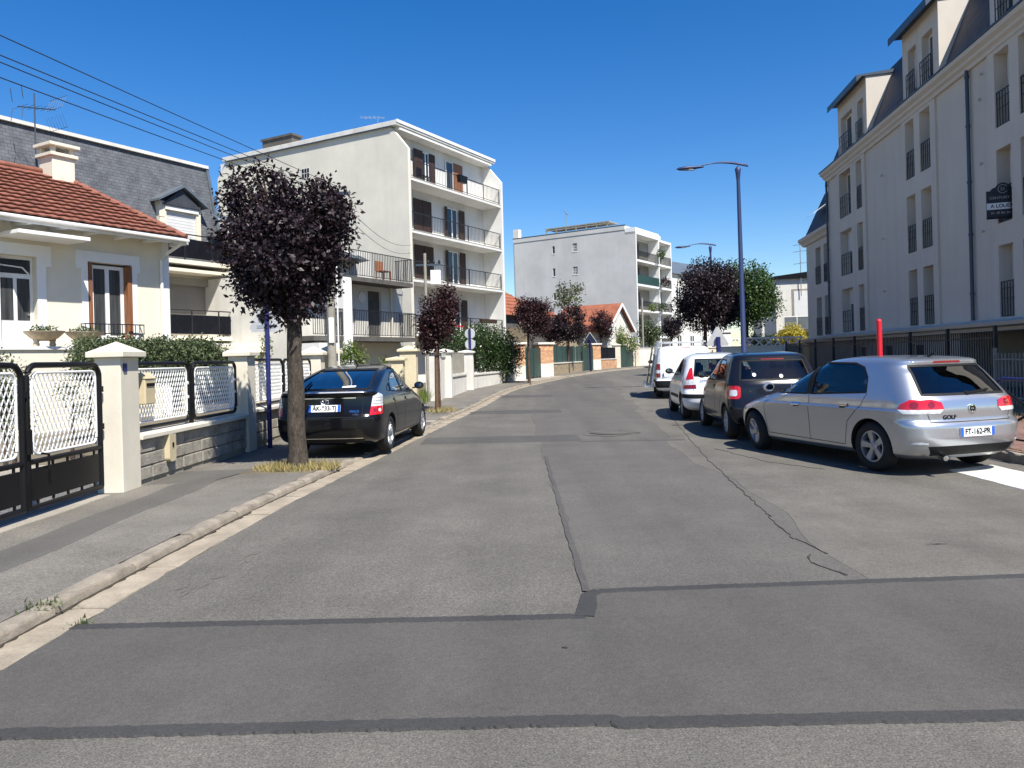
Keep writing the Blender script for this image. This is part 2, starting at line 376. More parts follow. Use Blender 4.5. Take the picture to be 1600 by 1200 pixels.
XF = spline([(-5.0, -12), (-5.0, 4), (-4.98, 9), (-4.93, 11.2), (-4.68, 14.3), (-4.0, 20.5), (-3.1, 25.5), (-1.55, 33.8), (-.5, 38.5), (1.95, 45.2), (3.7, 52), (7.0, 60), (10.6, 67.5), (16.5, 75), (25.5, 84)])
def sstep(a, b, x):
    t = min(max((x - a) / (b - a), 0), 1); return t * t * (3 - 2 * t)
def hs(Y):            # pavement height above the road: lowered where the black car stands across the pavement
    k = sstep(11.95, 12.25, Y) * (1 - sstep(18.3, 19.4, Y))
    return .078 - .045 * k

def strip(name, fl, fr, y0, y1, dz, mat, nx=6, step=.5, parent=None, kind='structure', jag=0.0, hfun=None):
    m = MB(); ys = list(np.arange(y0, y1, step)) + [y1]; rows = []
    for y in ys:
        a, b = fl(y), fr(y)
        for i in range(nx + 1):
            rows.append((a + (b - a) * i / nx, y, gz(y) + dz + (hfun(y) if hfun else 0)))
    n = nx + 1
    m.add(rows, [(j * n + i, j * n + i + 1, (j + 1) * n + i + 1, (j + 1) * n + i) for j in range(len(ys) - 1) for i in range(nx)])
    o = m.build(name, mat, parent, fix=False)
    if kind: o['kind'] = kind
    return o

strip('ground', lambda y: -700, lambda y: 700, -40, 90, -.03, M['soil'], 1, 2.0)
g2 = MB(); g2.add([(-1200, 90, gz(90) - .03), (1200, 90, gz(90) - .03), (1200, 1500, .72), (-1200, 1500, .72)], [(0, 1, 2, 3)])
tag(g2.build('far_ground', M['soil']), kind='structure')
road = strip('road', lambda y: XL(y) + .25, lambda y: XR(y) - .02, -10, 84, 0, M['asphalt'], 8, .5)

def jag_sheet(name, left, right, mat, dz, parent=None, skirt=-.004):
    """sheet between two world polylines with the same number of points"""
    m = MB(); n = len(left); vs = []
    for a, b in zip(left, right):
        L_ = math.hypot(b[0] - a[0], b[1] - a[1]) or 1
        for t in (-.006 / L_, 0, .33, .67, 1, 1 + .006 / L_):
            x = a[0] + (b[0] - a[0]) * t; y = a[1] + (b[1] - a[1]) * t
            vs.append((x, y, gz(y) + (dz if 0 <= t <= 1 else min(dz - .004, skirt))))
    m.add(vs, [(j * 6 + i, j * 6 + i + 1, (j + 1) * 6 + i + 1, (j + 1) * 6 + i) for j in range(n - 1) for i in range(5)])
    o = m.build(name, mat, parent); o['kind'] = 'structure'; return o
def wob(a, b, n, amp, seed):
    r = random.Random(seed); out = []; o1 = 0
    for i in range(n + 1):
        t = i / n; o1 = o1 * .6 + r.uniform(-amp, amp)
        dx, dy = b[0] - a[0], b[1] - a[1]; l = math.hypot(dx, dy)
        out.append((a[0] + dx * t - dy / l * o1, a[1] + dy * t + dx / l * o1))
    return out
# the right-hand lane was laid later; the parking strip is paler
cl = [(.47 + .03 * math.sin(y * 1.9) + .02 * math.sin(y * 5.1) + max(0, y - 20) * .045 + max(0, y - 32) * .12, y) for y in np.arange(5.2, 46, .4)]
pk = [(2.30 + .035 * y + .10 * math.sin(y * .9) + .05 * math.sin(y * 2.7) + max(0, y - 14) * .05, y) for y in np.arange(5.2, 46, .4)]
jag_sheet('relaid_lane', cl, pk, M['asphalt_r'], .004)
jag_sheet('parking_strip', [(p[0] + .004, p[1]) for p in pk[:75]], [(XR(p[1]) - .02, p[1]) for p in pk[:75]], M['asphalt_park'], .0045)
# trench patch across the street in front of the camera
top = wob((-2.76, 4.75), (.40, 4.70), 200, .0035, 3) + [(.44, 4.9), (.47, 5.12)] + wob((.55, 5.20), (6.7, 5.38), 260, .0035, 4)
bot = wob((-2.76, 3.38), (.40, 3.36), 200, .004, 5) + [(.43, 3.33), (.46, 3.33)] + wob((.52, 3.33), (6.7, 3.26), 260, .004, 6)
jag_sheet('trench_patch', top, bot, M['trench'], .008)
def seal(a, wd, seed, dz=.0115, mat=None):
    r = random.Random(seed); l = []; rr = []
    for i, p in enumerate(a):
        q = a[min(i + 1, len(a) - 1)]; pz = a[max(i - 1, 0)]; dx, dy = q[0] - pz[0], q[1] - pz[1]; n = math.hypot(dx, dy) or 1
        k = wd * r.uniform(.9, 1.1) / 2
        l.append((p[0] - dy / n * k, p[1] + dx / n * k)); rr.append((p[0] + dy / n * k, p[1] - dx / n * k))
    jag_sheet('bitumen_seal', l, rr, mat or M['seal'], dz)
seal([(p[0], p[1]) for p in top[:201]], .085, 1); seal(top[200:204], .11, 2, .0125); seal(top[203:], .08, 3, .0120)
seal(bot, .085, 4)
# earlier repair bands further up the street
def cross_band(y0, y1, xa, xb, mat, seed, dz=.0085):
    jag_sheet('repair_band', wob((xa, y0), (xb, y0 - .15), 24, .02, seed), wob((xa, y1), (xb, y1 - .15), 24, .02, seed + 50), mat, dz)
cross_band(14.3, 15.35, -1.75, 1.25, M['band'], 11); cross_band(14.0, 14.15, 1.2, 3.1, M['band'], 12, .0095)
cross_band(20.6, 21.6, -1.2, 1.3, M['band'], 13); cross_band(27.0, 28.5, -.5, 1.4, M['band'], 14)
seal(wob((.45, 5.2), (.5, 12.2), 40, .010, 31), .05, 7, .0105, M['band'])
# cracks: narrow open joints, each a strip lying on the road
def crack(pts, wd, seed, dz=.0102):
    r = random.Random(seed); l = []; rr = []
    for a, b in zip(pts[:-1], pts[1:]):
        n = max(3, int(math.hypot(b[0] - a[0], b[1] - a[1]) / .07))
        for i, p in enumerate(wob(a, b, n, .017, r.random())):
            k = wd * .7 * (0.1 + r.random() ** 2)
            l.append((p[0] - k / 2, p[1])); rr.append((p[0] + k / 2, p[1] + k * .2))
    o = jag_sheet('crack', l, rr, M['crack'], dz); del o['kind']; o.parent = road
crack([(2.33, 5.42), (2.2, 5.75), (2.3, 6.0)], .03, 1); crack([(2.42, 6.0), (2.35, 6.5), (2.45, 7.4), (2.62, 9.1), (2.85, 11.2), (3.15, 13.6)], .018, 2)
crack([(3.15, 13.6), (3.4, 15.5), (3.75, 18.2), (4.1, 20.6)], .02, 4)
crack([(4.1, 10.2), (3.6, 11.0), (3.3, 12.6)], .014, 5)
crack([(1.35, 15.1), (1.9, 14.7), (2.5, 15.2), (2.2, 15.9), (1.5, 15.8)], .03, 7)
for i, (x, y, a, b) in enumerate([(.25, 4.2, .02, .016), (-.1, 2.6, .035, .03), (3.4, 6.2, .10, .012), (-.9, 2.85, .025, .03)]):
    m = MB(); r = random.Random(i); n = 17
    m.add([(x + a * math.cos(2 * math.pi * k / n) * r.uniform(.4, 1.1), y + b * math.sin(2 * math.pi * k / n) * r.uniform(.4, 1.1), gz(y) + .0125) for k in range(n)], [tuple(range(n))])
    m.build('stain', M['seal'], road, fix=False)
# chipped edge of the old surface beside the gutter
for i in range(14):
    r = random.Random(i + 90); t = r.random(); x = -2.42 + .5 * t + r.gauss(0, .05); y = 5.0 + 3.6 * t + r.gauss(0, .1); a, b, n, an = r.uniform(.01, .05), r.uniform(.02, .12), 13, r.uniform(-.4, .1)
    m = MB(); vs = []
    for k in range(n): u, v = a * math.cos(2 * math.pi * k / n) * r.uniform(.4, 1.2), b * math.sin(2 * math.pi * k / n) * r.uniform(.4, 1.2); vs.append((x + u * math.cos(an) - v * math.sin(an), y + u * math.sin(an) + v * math.cos(an), gz(y) + .003))
    m.add(vs, [tuple(range(n))]); m.build('worn_patch', M['asphalt_park'], road, fix=False)
# manhole cover
mh = thing('manhole_cover', 'round iron manhole cover with broken asphalt round it in the right-hand lane', 'manhole', (1.96, 15.47, gz(15.47) + .012))
MB().lathe([(.36, -.004), (.36, .006), (.33, .006), (.325, .002), (.01, .002)], 28).build('lid', M['conc_d'], mh)
ringm = MB(); ringm.lathe([(.44, -.006), (.44, .003), (.365, .003), (.365, -.006)], 28); ringm.build('rim', M['conc_d'], mh)

# left pavement
def kerb_in(y): return XL(y) - .13
strip('left_pavement', lambda y: XF(y) - .35, kerb_in, -10, 84, 0, M['pave'], 5, .3, hfun=hs)
jag_sheet('pavement_repair', [(-4.38 + .02 * math.sin(y * 3), y) for y in np.arange(-2, 10.6, .3)], [(-3.92 + .03 * math.sin(y * 2.2) , y) for y in np.arange(-2, 10.6, .3)], M['pave_dark'], .082, None, .07)
jag_sheet('pavement_repair', wob((-4.75, 11.0), (-3.7, 11.1), 12, .01, 5), wob((-4.75, 9.9), (-3.95, 10.1), 12, .02, 6), M['pave_dark'], .086, None, .07)
jag_sheet('pavement_threshold', [(-5.05, y) for y in np.arange(2, 9.4, .4)], [(-4.84 + .02 * math.sin(y * 4), y) for y in np.arange(2, 9.4, .4)], M['pave_conc'], .0865, None, .07)
jag_sheet('old_concrete_crossing', [(XF(y) + .6, y) for y in np.arange(18.2, 21.6, .3)], [(kerb_in(y) - .01, y) for y in np.arange(18.2, 21.6, .3)], M['pave_conc'], .05, None, .02)
jag_sheet('old_concrete_crossing', [(XF(y) + .3, y) for y in np.arange(38.5, 46, .5)], [(kerb_in(y) - .01, y) for y in np.arange(38.5, 46, .5)], M['pave_conc'], .084, None, .07)
# kerb stones and gutter slabs, one by one
def stone_variants(lx, ly, lz, n, rr):
    out = []
    for k in range(n):
        m = MB(); r = random.Random(k + 5); nx = 7; prof = [(0, 0), (0, lz - rr), (rr * .4, lz - rr * .25), (rr * 1.2, lz), (ly * .7, lz + .002), (ly, lz - .004), (ly, 0)]
        vs = []
        for i in range(nx):
            j = lambda s: r.uniform(-s, s)
            e = .006 if i in (0, nx - 1) else 0
            for (a, b) in prof: vs.append((lx * (i / (nx - 1) - .5), -a + (j(.006) if b > .02 else 0), b + (j(.004) - e if b > .02 else 0)))
        q = len(prof)
        m.add(vs, [(i * q + c, i * q + c + 1, (i + 1) * q + c + 1, (i + 1) * q + c) for i in range(nx - 1) for c in range(q - 1)] + [tuple(range(q)), tuple((nx - 1) * q + c for c in range(q - 1, -1, -1))])
        out.append(m)
    return out
kb = strip('left_kerb', kerb_in, lambda y: XL(y) + .25, -10, 84, -.035, M['dirt'], 1, .6)
lv = [m.mesh('kerb_stone', M['kerb'], 50) for m in stone_variants(.962, .135, .26, 4, .03)]
gv = [m.mesh('gutter_slab', M['gutter'], 50) for m in stone_variants(1.0, .26, .12, 4, .006)]
def along(f, y0, y1, ln):
    y = y0; out = []
    while y < y1:
        y2 = y + ln / math.hypot(1, (f(y + .5) - f(y - .5))); out.append((y, y2)); y = y2
    return out
for i, (a, b) in enumerate(along(XL, -1, 76, 1.0)):
    c = (a + b) / 2; ang = math.atan2(b - a, XL(b) - XL(a))
    zt = gz(c) + hs(c)
    o = link('kerb_stone', lv[i % 4], kb, (XL(c) + random.uniform(-.006, .006), c, zt - .26 + random.uniform(-.006, .008)), ang + math.pi + random.uniform(-.006, .006))
    if i % 2: o.rotation_euler.x = random.uniform(-.01, .01)
gl_ = strip('left_gutter', lambda y: XL(y), lambda y: XL(y) + .25, -10, 84, -.03, M['mortar'], 1, .6)
for i, (a, b) in enumerate(along(XL, -1, 76, 1.02)):
    c = (a + b) / 2; ang = math.atan2(b - a, XL(b) - XL(a))
    dx = math.sin(ang); dy = -math.cos(ang)
    link('gutter_slab', gv[i % 4], gl_, (XL(c) + dx * .265, c + dy * .265, gz(c) - .113 + random.uniform(-.003, .004)), ang + math.pi + random.uniform(-.004, .004))
# dirt gathered in the joint between kerb and gutter
dl = []; dr_ = []; rr_ = random.Random(77)
for y in np.arange(0, 11.6, .06):
    wd_ = max(.004, .016 + rr_.gauss(0, .012)); dl.append((XL(y) - .004, y)); dr_.append((XL(y) + wd_, y))
jag_sheet('gutter_dirt', dl, dr_, M['dirt'], .012)
# right pavement with kerb
strip('right_pavement', lambda y: XR(y) + .17, lambda y: XR(y) + 3.4, -10, 84, .125, M['pavers'], 4, .5)
rk = strip('right_kerb', lambda y: XR(y), lambda y: XR(y) + .18, -10, 84, -.03, M['mortar'], 1, .6)
for i, (a, b) in enumerate(along(XR, 2, 60, 1.0)):
    c = (a + b) / 2; ang = math.atan2(b - a, XR(b) - XR(a))
    link('kerb_stone', lv[(i + 1) % 4], rk, (XR(c), c, gz(c) + .125 - .26 + random.uniform(-.004, .006)), ang)
jag_sheet('white_kerb_line', wob((5.62, 3), (5.56, 9.85), 50, .008, 8), wob((6.35, 3), (6.32, 10.2), 50, .008, 9), M['white_line'], .010)
strip('right_forecourt', lambda y: XR(y) + 3.4, lambda y: 40, -10, 84, .11, M['pave'], 4, 1.0)

# ================================================================== BUILDINGS ON THE LEFT
def frame_left(x, y, Y, deg):       # origin on the facade, local x along it (away), local y inwards
    p = pt(x, y, Y); return (p.x, p.y, 0), R(90 - deg)
def railing(parent, name, x0, x1, y, z0, z1, mat, step=.11, bar=.014, posts=True, thick=.03):
    m = MB(); m.box(x0, x1, y - thick / 2, y + thick / 2, z1 - .03, z1); m.box(x0, x1, y - thick / 2 + .003, y + thick / 2 - .003, z0, z0 + .025)
    n = max(2, int(abs(x1 - x0) / step))
    for i in range(n + 1):
        x = x0 + (x1 - x0) * i / n; m.box(x - bar / 2, x + bar / 2, y - bar / 2, y + bar / 2, z0, z1 - .02)
    return m.build(name, mat, parent)
def window(parent, x0, x1, z0, z1, y, mat_f, mat_p, mull=1, fw=.06, name='window', trans=0):
    m = MB(); m.box(x0, x0 + fw, y, y + .05, z0, z1); m.box(x1 - fw, x1, y, y + .05, z0, z1)
    m.box(x0 + fw, x1 - fw, y, y + .05, z1 - fw, z1); m.box(x0 + fw, x1 - fw, y, y + .05, z0, z0 + fw)
    for k in range(mull):
        c = x0 + (x1 - x0) * (k + 1) / (mull + 1); m.box(c - fw * .6, c + fw * .6, y - .004, y + .048, z0 + fw, z1 - fw)
    if trans: m.box(x0 + fw, x1 - fw, y - .004, y + .048, trans - fw / 2, trans + fw / 2)
    o = m.build(name, mat_f, parent)
    g = MB(); g.box(x0 + fw * .5, x1 - fw * .5, y + .025, y + .03, z0 + fw * .5, z1 - fw * .5); g.build('pane', mat_p, o)
    return o
def planks(parent, name, x0, x1, y, z0, z1, mat, n, th=.035, horizontal=False):
    m = MB(); m.box(x0, x1, y + .008, y + th - .004, z0, z1)
    for i in range(n):
        if horizontal: a, b = z0 + (z1 - z0) * i / n, z0 + (z1 - z0) * (i + 1) / n; m.box(x0 + .005, x1 - .005, y, y + th, a + .006, b - .006)
        else: a, b = x0 + (x1 - x0) * i / n, x0 + (x1 - x0) * (i + 1) / n; m.box(a + .004, b - .004, y, y + th, z0 + .005, z1 - .005)
    return m.build(name, mat, parent)

# ---------------------------------------------------------------- bungalow with the red tiled roof
loc, rz = frame_left(264, 450, 24, 29.4)
bu = thing('bungalow', 'cream bungalow with red tiled hipped roof and white window surrounds', 'house', loc, rz)
holes = [(-4.95, -4.02, 2.18, 4.64), (-2.62, -1.27, 2.45, 4.66)]
m = MB(); m.wall(-9.5, 0, 0, 5.53, holes, 0, .28); 
m.add([(0, 0, 0), (0, 6.5, 0), (0, 6.5, 5.53), (0, 0, 5.53)], [(0, 1, 2, 3)]); m.add([(-9.5, 0, 0), (-9.5, 6.5, 0), (-9.5, 6.5, 5.53), (-9.5, 0, 5.53)], [(3, 2, 1, 0)])
m.add([(-9.5, 6.5, 0), (0, 6.5, 0), (0, 6.5, 5.53), (-9.5, 6.5, 5.53)], [(0, 1, 2, 3)])
m.build('wall', M['cream'], bu, fix=False)
MB().box(-.22, .012, -.012, .3, 0, 5.5).build('corner_quoin', M['white'], bu)
s = MB()            # white surrounds of door and window with their stepped heads
s.box(-5.4, -3.63, -.035, -.002, 4.64, 4.95); s.box(-4.02, -3.63, -.035, -.002, 4.40, 4.64); s.box(-4.02, -3.78, -.034, -.002, 2.18, 4.40)
s.box(-5.4, -4.95, -.035, -.002, 4.40, 4.64); s.box(-5.22, -4.95, -.034, -.002, 2.18, 4.40)
s.build('door_surround', M['white'], bu)
s = MB(); s.box(-2.95, -1.0, -.035, -.002, 4.66, 4.95); s.box(-2.95, -2.62, -.035, -.002, 4.44, 4.66); s.box(-1.27, -1.0, -.035, -.002, 4.44, 4.66)
s.box(-2.80, -2.62, -.034, -.002, 2.45, 4.44); s.box(-1.27, -1.10, -.034, -.002, 2.45, 4.44); s.box(-2.9, -1.05, -.09, -.002, 2.36, 2.45)
s.build('window_surround', M['white'], bu)
window(bu, -2.45, -1.42, 2.47, 4.60, .16, M['white'], M['pane_c'], 1, .10, 'french_window')
o = planks(bu, 'shutter', -2.60, -2.50, -.05, 2.50, 4.62, M['wood'], 2, .3); o = planks(bu, 'shutter', -1.42, -1.28, -.06, 2.50, 4.62, M['wood'], 2, .26)
rl_ = MB(); rl_.box(-2.85, -1.03, -.22, -.19, 2.87, 2.90); rl_.box(-2.85, -1.03, -.22, -.19, 2.60, 2.63)
for k in range(14): x = -2.84 + 1.8 * k / 13; rl_.box(x - .008, x + .008, -.213, -.197, 2.63, 2.87)
for x in (-2.84, -1.045): rl_.box(x - .012, x + .012, -.22, 0, 2.87, 2.895); rl_.box(x - .011, x + .011, -.22, 0, 2.605, 2.625)
rl_.build('window_railing', M['iron'], bu)
d = MB(); d.box(-4.95, -4.02, .2, .26, 2.18, 4.64); dr = d.build('door', M['white'], bu)
g = MB(); g.box(-4.85, -4.52, .188, .199, 2.95, 4.05); g.build('pane', M['pane_c'], dr); g = MB(); g.box(-4.42, -4.10, .188, .199, 2.95, 4.05); g.build('pane', M['pane_c'], dr)
g = MB(); g.box(-4.88, -4.08, .188, .199, 4.18, 4.55); g.build('transom_pane', M['pane'], dr)
g = MB(); g.bar((-4.85, .17, 4.38), (-4.3, .15, 4.34), .03); g.bar((-4.3, .15, 4.34), (-4.14, .15, 4.18), .03); g.build('transom_stay', M['white'], dr)
MB().lathe([(.03, 0), (.03, .05)], 10, (-4.16, .14, 3.1), 'y').build('door_handle', M['alu'], dr)
cn = MB(); cn.box(-5.0, -3.15, -1.05, -.003, 5.06, 5.16); cn.build('porch_canopy', M['white'], bu, bevel=.01)
# eaves: soffit, fascia, rafter ends, gutter
EO, ZE = .78, 5.53
e = MB(); e.box(-9.6, .02, -EO, .0, ZE - .045, ZE - .02); e.build('soffit', M['white'], bu)
e = MB(); e.box(-9.7, .05, -EO - .03, -EO - .002, ZE - .16, ZE + .03); e.build('fascia', M['white'], bu)
for k in range(11):
    x = -9.2 + k * .93; MB().box(x - .05, x + .05, -EO + .01, -.002, ZE - .16, ZE - .047).build('rafter_end', M['white'], bu)
g = MB(); g.tube([(-9.7, -EO - .09, ZE - .02), (.08, -EO - .09, ZE - .06)], .055, 8); g.build('gutter', M['plastic_w'], bu, 40)
g = MB(); g.tube([(-.1, -EO - .05, ZE - .1), (-.12, -EO + .1, ZE - .2), (-.2, -.2, ZE - .42), (-.30, -.07, ZE - .62), (-.30, -.07, 2.0), (-.30, -.07, .2)], .05, 8); g.build('downpipe', M['plastic_w'], bu, 40)
# hipped roof built of rows of tiles
PITCH = .62
def tile_rows(origin, xdir, updir, length0, length1_fn, rows, mat, name, parent, tw=.30, th=.33):
    """rows of S-profile tiles; row k covers local run [a, b]"""
    m = MB(); ox = Vector(origin); X = Vector(xdir).normalized(); U = Vector(updir).normalized(); N = X.cross(U).normalized()
    if N.z < 0: N = -N
    for k in range(rows):
        a, b = length1_fn(k)
        if b - a < .1: continue
        n = max(4, int((b - a) / (tw / 4))); vs = []
        for i in range(n + 1):
            x = a + (b - a) * i / n
            wv = .010 * math.cos(2 * math.pi * x / tw)
            jz = .004 * math.sin(k * 7.3 + x * 9)
            for s_, lift in ((k * th - .03, .05), (k * th - .03, .085), ((k + 1) * th, .02)):
                vs.append(ox + X * x + U * s_ + N * (lift + wv + jz))
        m.add(vs, [(i * 3 + c, i * 3 + 3 + c, i * 3 + 4 + c, i * 3 + 1 + c) for i in range(n) for c in range(2)])
    o = m.build(name, mat, parent, fix=False); o['kind'] = 'stuff'; return o
PITCH = .55; sl = math.hypot(1, PITCH); half = 4.0; rows = int(half * sl / .33)
U = Vector((0, 1, PITCH))
def run(k): return (-10.4, -1.55 * (.33 * k / sl) / half)
ob = MB(); zt = ZE + .03 + half * PITCH
x1 = .05; ridge_end = x1 - 1.55; ry = -EO - .02 + half
ob.add([(-10, -EO - .02, ZE + .03), (x1, -EO - .02, ZE + .03), (x1, 2 * ry + EO, ZE + .03), (-10, 2 * ry + EO, ZE + .03), (ridge_end, ry, zt), (-10, ry, zt)], [(0, 1, 4, 5), (1, 2, 4), (2, 3, 5, 4)])
rf = ob.build('roof', M['tile'], bu, fix=False)
tile_rows((x1, -EO - .02, ZE + .03), (1, 0, 0), U, 0, run, rows, M['tile'], 'roof_tiles', rf)
def hip(p, q, mat, parent, r=.10):
    p = Vector(p); q = Vector(q); n = int((q - p).length / .38); d = (q - p) / n
    for i in range(n):
        mm = MB(); a = p + d * i; b = p + d * (i + 1.08); mm.tube([a, b], [r * 1.08, r * .92], 8); mm.build('ridge_tile', mat, parent, 50)
hip((x1, -EO, ZE + .06), (ridge_end, ry, zt + .02), M['tile'], rf); hip((-6.2, ry, zt + .02), (ridge_end, ry, zt + .02), M['tile'], rf)
# chimney stands on the hip
ch = MB(); ch.box(-2.02, -1.32, 2.6, 3.3, 6.6, 8.2); ch.box(-2.10, -1.24, 2.52, 3.38, 8.2, 8.3)
for x in (-2.02, -1.44):
    for y in (2.6, 3.18): ch.box(x, x + .12, y, y + .12, 8.3, 8.5)
ch.box(-2.14, -1.20, 2.48, 3.42, 8.5, 8.6); ch.build('chimney', M['cream2'], bu, bevel=.01)
a = MB(); a.tube([(-1.95, 3.6, 7.2), (-1.95, 3.6, 10.3)], .02, 6); a.tube([(-2.45, 3.6, 9.75), (-1.3, 3.6, 9.95)], .02, 5)
for k in range(6): a.tube([(-2.35 + k * .2, 3.2, 9.78 + k * .035), (-2.35 + k * .2, 4.0, 9.78 + k * .035)], .006, 4)
for z0, z1 in ((9.95, 10.35), (9.75, 9.35)):
    for k in range(7): a.tube([(-1.35, 3.15 + k * .15, z0), (-1.2, 3.15 + k * .15, z1)], .005, 4)
    a.tube([(-1.2, 3.1, z1), (-1.2, 4.1, z1)], .008, 4); a.tube([(-2.45, 3.3, z0), (-2.5, 3.3, z1)], .012, 4); a.tube([(-2.45, 3.9, z0), (-2.5, 3.9, z1)], .012, 4)
ae = thing('television_aerial', 'grid television aerial on a mast beside the bungalow chimney', 'aerial', loc, rz); a.build('mast', M['zinc_d'], ae)
# terrace wall with parapet in front of the door
tw_ = thing('terrace_wall', 'low cream terrace wall with white coping below the bungalow door', 'wall', loc, rz)
m = MB(); m.box(-9.5, -3.0, -1.7, -1.5, 0, 2.12); m.box(-3.2, -3.0, -1.49, -.03, 0, 2.12); m.build('wall', M['cream'], tw_)
m = MB(); m.box(-9.5, -2.95, -1.76, -1.45, 2.12, 2.20); m.box(-3.25, -2.95, -1.44, -.03, 2.121, 2.20); m.build('coping', M['white'], tw_)
MB().box(-9.5, -3.2, -1.5, -.002, 2.0, 2.1).build('terrace_floor', M['concrete'], tw_)

# ---------------------------------------------------------------- slate mansard house
loc, rz = frame_left(350, 450, 31, 29.4)
sh = thing('slate_house', 'cream house with tall grey slate mansard roof and dark screened balconies', 'house', loc, rz)
m = MB(); m.wall(-12, .25, 0, 5.35, [(-3.6, -.75, 2.8, 5.0)], 0, .15)
m.add([(.25, 0, 0), (.25, 9, 0), (.25, 9, 5.35), (.25, 0, 5.35)], [(0, 1, 2, 3)]); m.add([(-12, 9, 0), (.25, 9, 0), (.25, 9, 9.3), (-12, 9, 9.3)], [(0, 1, 2, 3)])
m.build('wall', M['cream'], sh, fix=False)
m = MB(); yb = .75
m.add([(-12, -.02, 5.5), (.02, -.02, 5.5), (-.12, yb, 9.65), (-12, yb, 9.65)], [(0, 1, 2, 3)]); mr = m.build('mansard_roof', M['slate'], sh, fix=False)
m = MB(); m.add([(.27, .3, 5.35), (.27, 9, 5.35), (-.3, 9, 9.65), (-.1, yb, 9.65), (.04, 0, 5.5)], [(0, 1, 2, 3, 4)]); m.build('side_wall', M['white_old'], sh, fix=False)
MB().add([(-12, yb, 9.66), (-.1, yb, 9.66), (-.4, 9, 9.7), (-12, 9, 9.7)], [(0, 1, 2, 3)]).build('flat_roof', M['zinc'], sh, fix=False)
MB().box(-12, -.08, yb - .12, yb + .03, 9.62, 9.74).build('ridge_cap', M['white_old'], sh)
m = MB(); m.bar((.06, -.05, 5.5), (-.1, yb - .02, 9.65), .14, .10, (0, -1, .3)); m.build('edge_flashing', M['zinc'], sh)
# dormer
dm = MB(); dm.wall(-2.75, -.95, 5.5, 7.85, [(-2.48, -1.15, 5.7, 7.55)], .1, .12)
dm.add([(-2.75, .1, 5.5), (-2.75, 2.1, 5.5), (-2.75, 2.1, 7.85), (-2.75, .1, 7.85)], [(0, 1, 2, 3)]); dm.add([(-.95, .1, 5.5), (-.95, 2.1, 5.5), (-.95, 2.1, 7.85), (-.95, .1, 7.85)], [(3, 2, 1, 0)])
dr = dm.build('dormer', M['cream2'], sh, fix=False)
for k in range(6):
    for j in range(2): MB().box(-2.79, -2.50 - .06 * ((k + j) % 2), .085, .098, 5.75 + k * .3 + j * .01, 5.75 + k * .3 + .26).build('stone_block', M['cream2'], dr) if j == 0 else None
m = MB(); m.box(-2.55, -1.08, .05, .097, 7.55, 7.70); m.build('lintel', M['white'], dr)
planks(dr, 'roller_shutter', -2.48, -1.15, .18, 5.7, 7.55, M['shutter_w'], 16, .02, True)
m = MB(); m.prism([(-2.95, 7.80), (-1.85, 8.45), (-.75, 7.80), (-.75, 7.88), (-1.85, 8.55), (-2.95, 7.88)], -.15, 2.6, 'y'); m.build('dormer_roof', M['zinc'], dr)
MB().prism([(-2.7, 7.72), (-1.0, 7.72), (-1.85, 8.42)], .0, .06, 'y').build('dormer_gable', M['slate_plain'], dr)
# balconies with black screens
def screened_balcony(x0, x1, zf, parent, out=1.0):
    sb = MB(); sb.box(x0, x1, -out, .0, zf - .16, zf); b = sb.build('balcony_slab', M['cream2'], parent, bevel=.01)
    q = MB(); q.box(x0 + .03, x1 - .03, -out + .02, -out + .05, zf + .08, zf + .78); 
    for k in range(int((x1 - x0) / .22)): 
        x = x0 + .1 + k * .22; q.tube([(x, -out + .005, zf + .1), (x + .05, -out - .015, zf + .45), (x + .13, -out - .01, zf + .62), (x + .10, -out + .01, zf + .74)], .008, 4)
    q.build('privacy_screen', M['black_net'], b)
    q = MB(); q.box(x0, x1, -out, -out + .04, zf + .93, zf + .97); 
    for k in range(int((x1 - x0) / 1.2) + 1): x = x0 + .04 + k * 1.2; q.box(x - .02, x + .02, -out, -out + .035, zf, zf + .93)
    q.box(x1 - .04, x1, -out, 0, zf + .93, zf + .965); q.build('handrail', M['iron'], b)
    MB().box(x1 - .03, x1 - .005, -out + .05, -.02, zf + .08, zf + .8).build('side_screen', M['black_net'], b)
screened_balcony(-5.0, .05, 5.55, sh); screened_balcony(-5.0, 3.3, 2.72, sh, 1.3)
planks(sh, 'roller_shutter', -3.6, -.75, .08, 2.8, 5.0, M['shutter_g'], 20, .02, True)
MB().box(-3.75, -.6, -.10, -.003, 4.72, 5.0).build('shutter_box', M['shutter_g'], sh); MB().box(-.74, -.62, -.06, -.003, 2.75, 4.72).build('shutter_guide', M['plastic_w'], sh)
for k in range(7): MB().box(-.6, -.1 - .08 * (k % 2), -.05, -.003, 2.8 + k * .27, 3.04 + k * .27).build('stone_block', M['cream2'], sh)
MB().box(-3.8, -.5, -.9, -.003, 5.12, 5.24).build('beam', M['cream2'], sh)
g = MB(); g.tube([(.15, -.1, 5.3), (.12, -.12, 5.1), (.12, -.12, 3)], .05, 8); g.build('downpipe', M['zinc'], sh, 40)
m = MB(); m.box(.26, 5.2, .4, 6, 0, 3.75); m.build('side_extension', M['cream'], sh); MB().box(.26, 5.3, .3, 6.1, 3.751, 3.95).build('extension_coping', M['white_old'], sh)
# carport / veranda roof in front
cp = thing('veranda', 'long pale veranda roof on posts in front of the slate house', 'veranda', loc, rz)
MB().box(-7, 4.2, -3.0, -1.35, 2.28, 2.40).build('roof_sheet', M['white_old'], cp); MB().box(-7, 4.2, -3.06, -3.0, 2.08, 2.33).build('beam', M['cream'], cp)
for x in (-4.2, -1.1, 2.0, 4.0): MB().box(x - .07, x + .07, -2.98, -2.84, 0, 2.28).build('post', M['cream'], cp)
MB().box(-6.9, 4.1, -1.4, -1.3, 0, 2.27).build('dark_screen', M['conc_d'], cp)

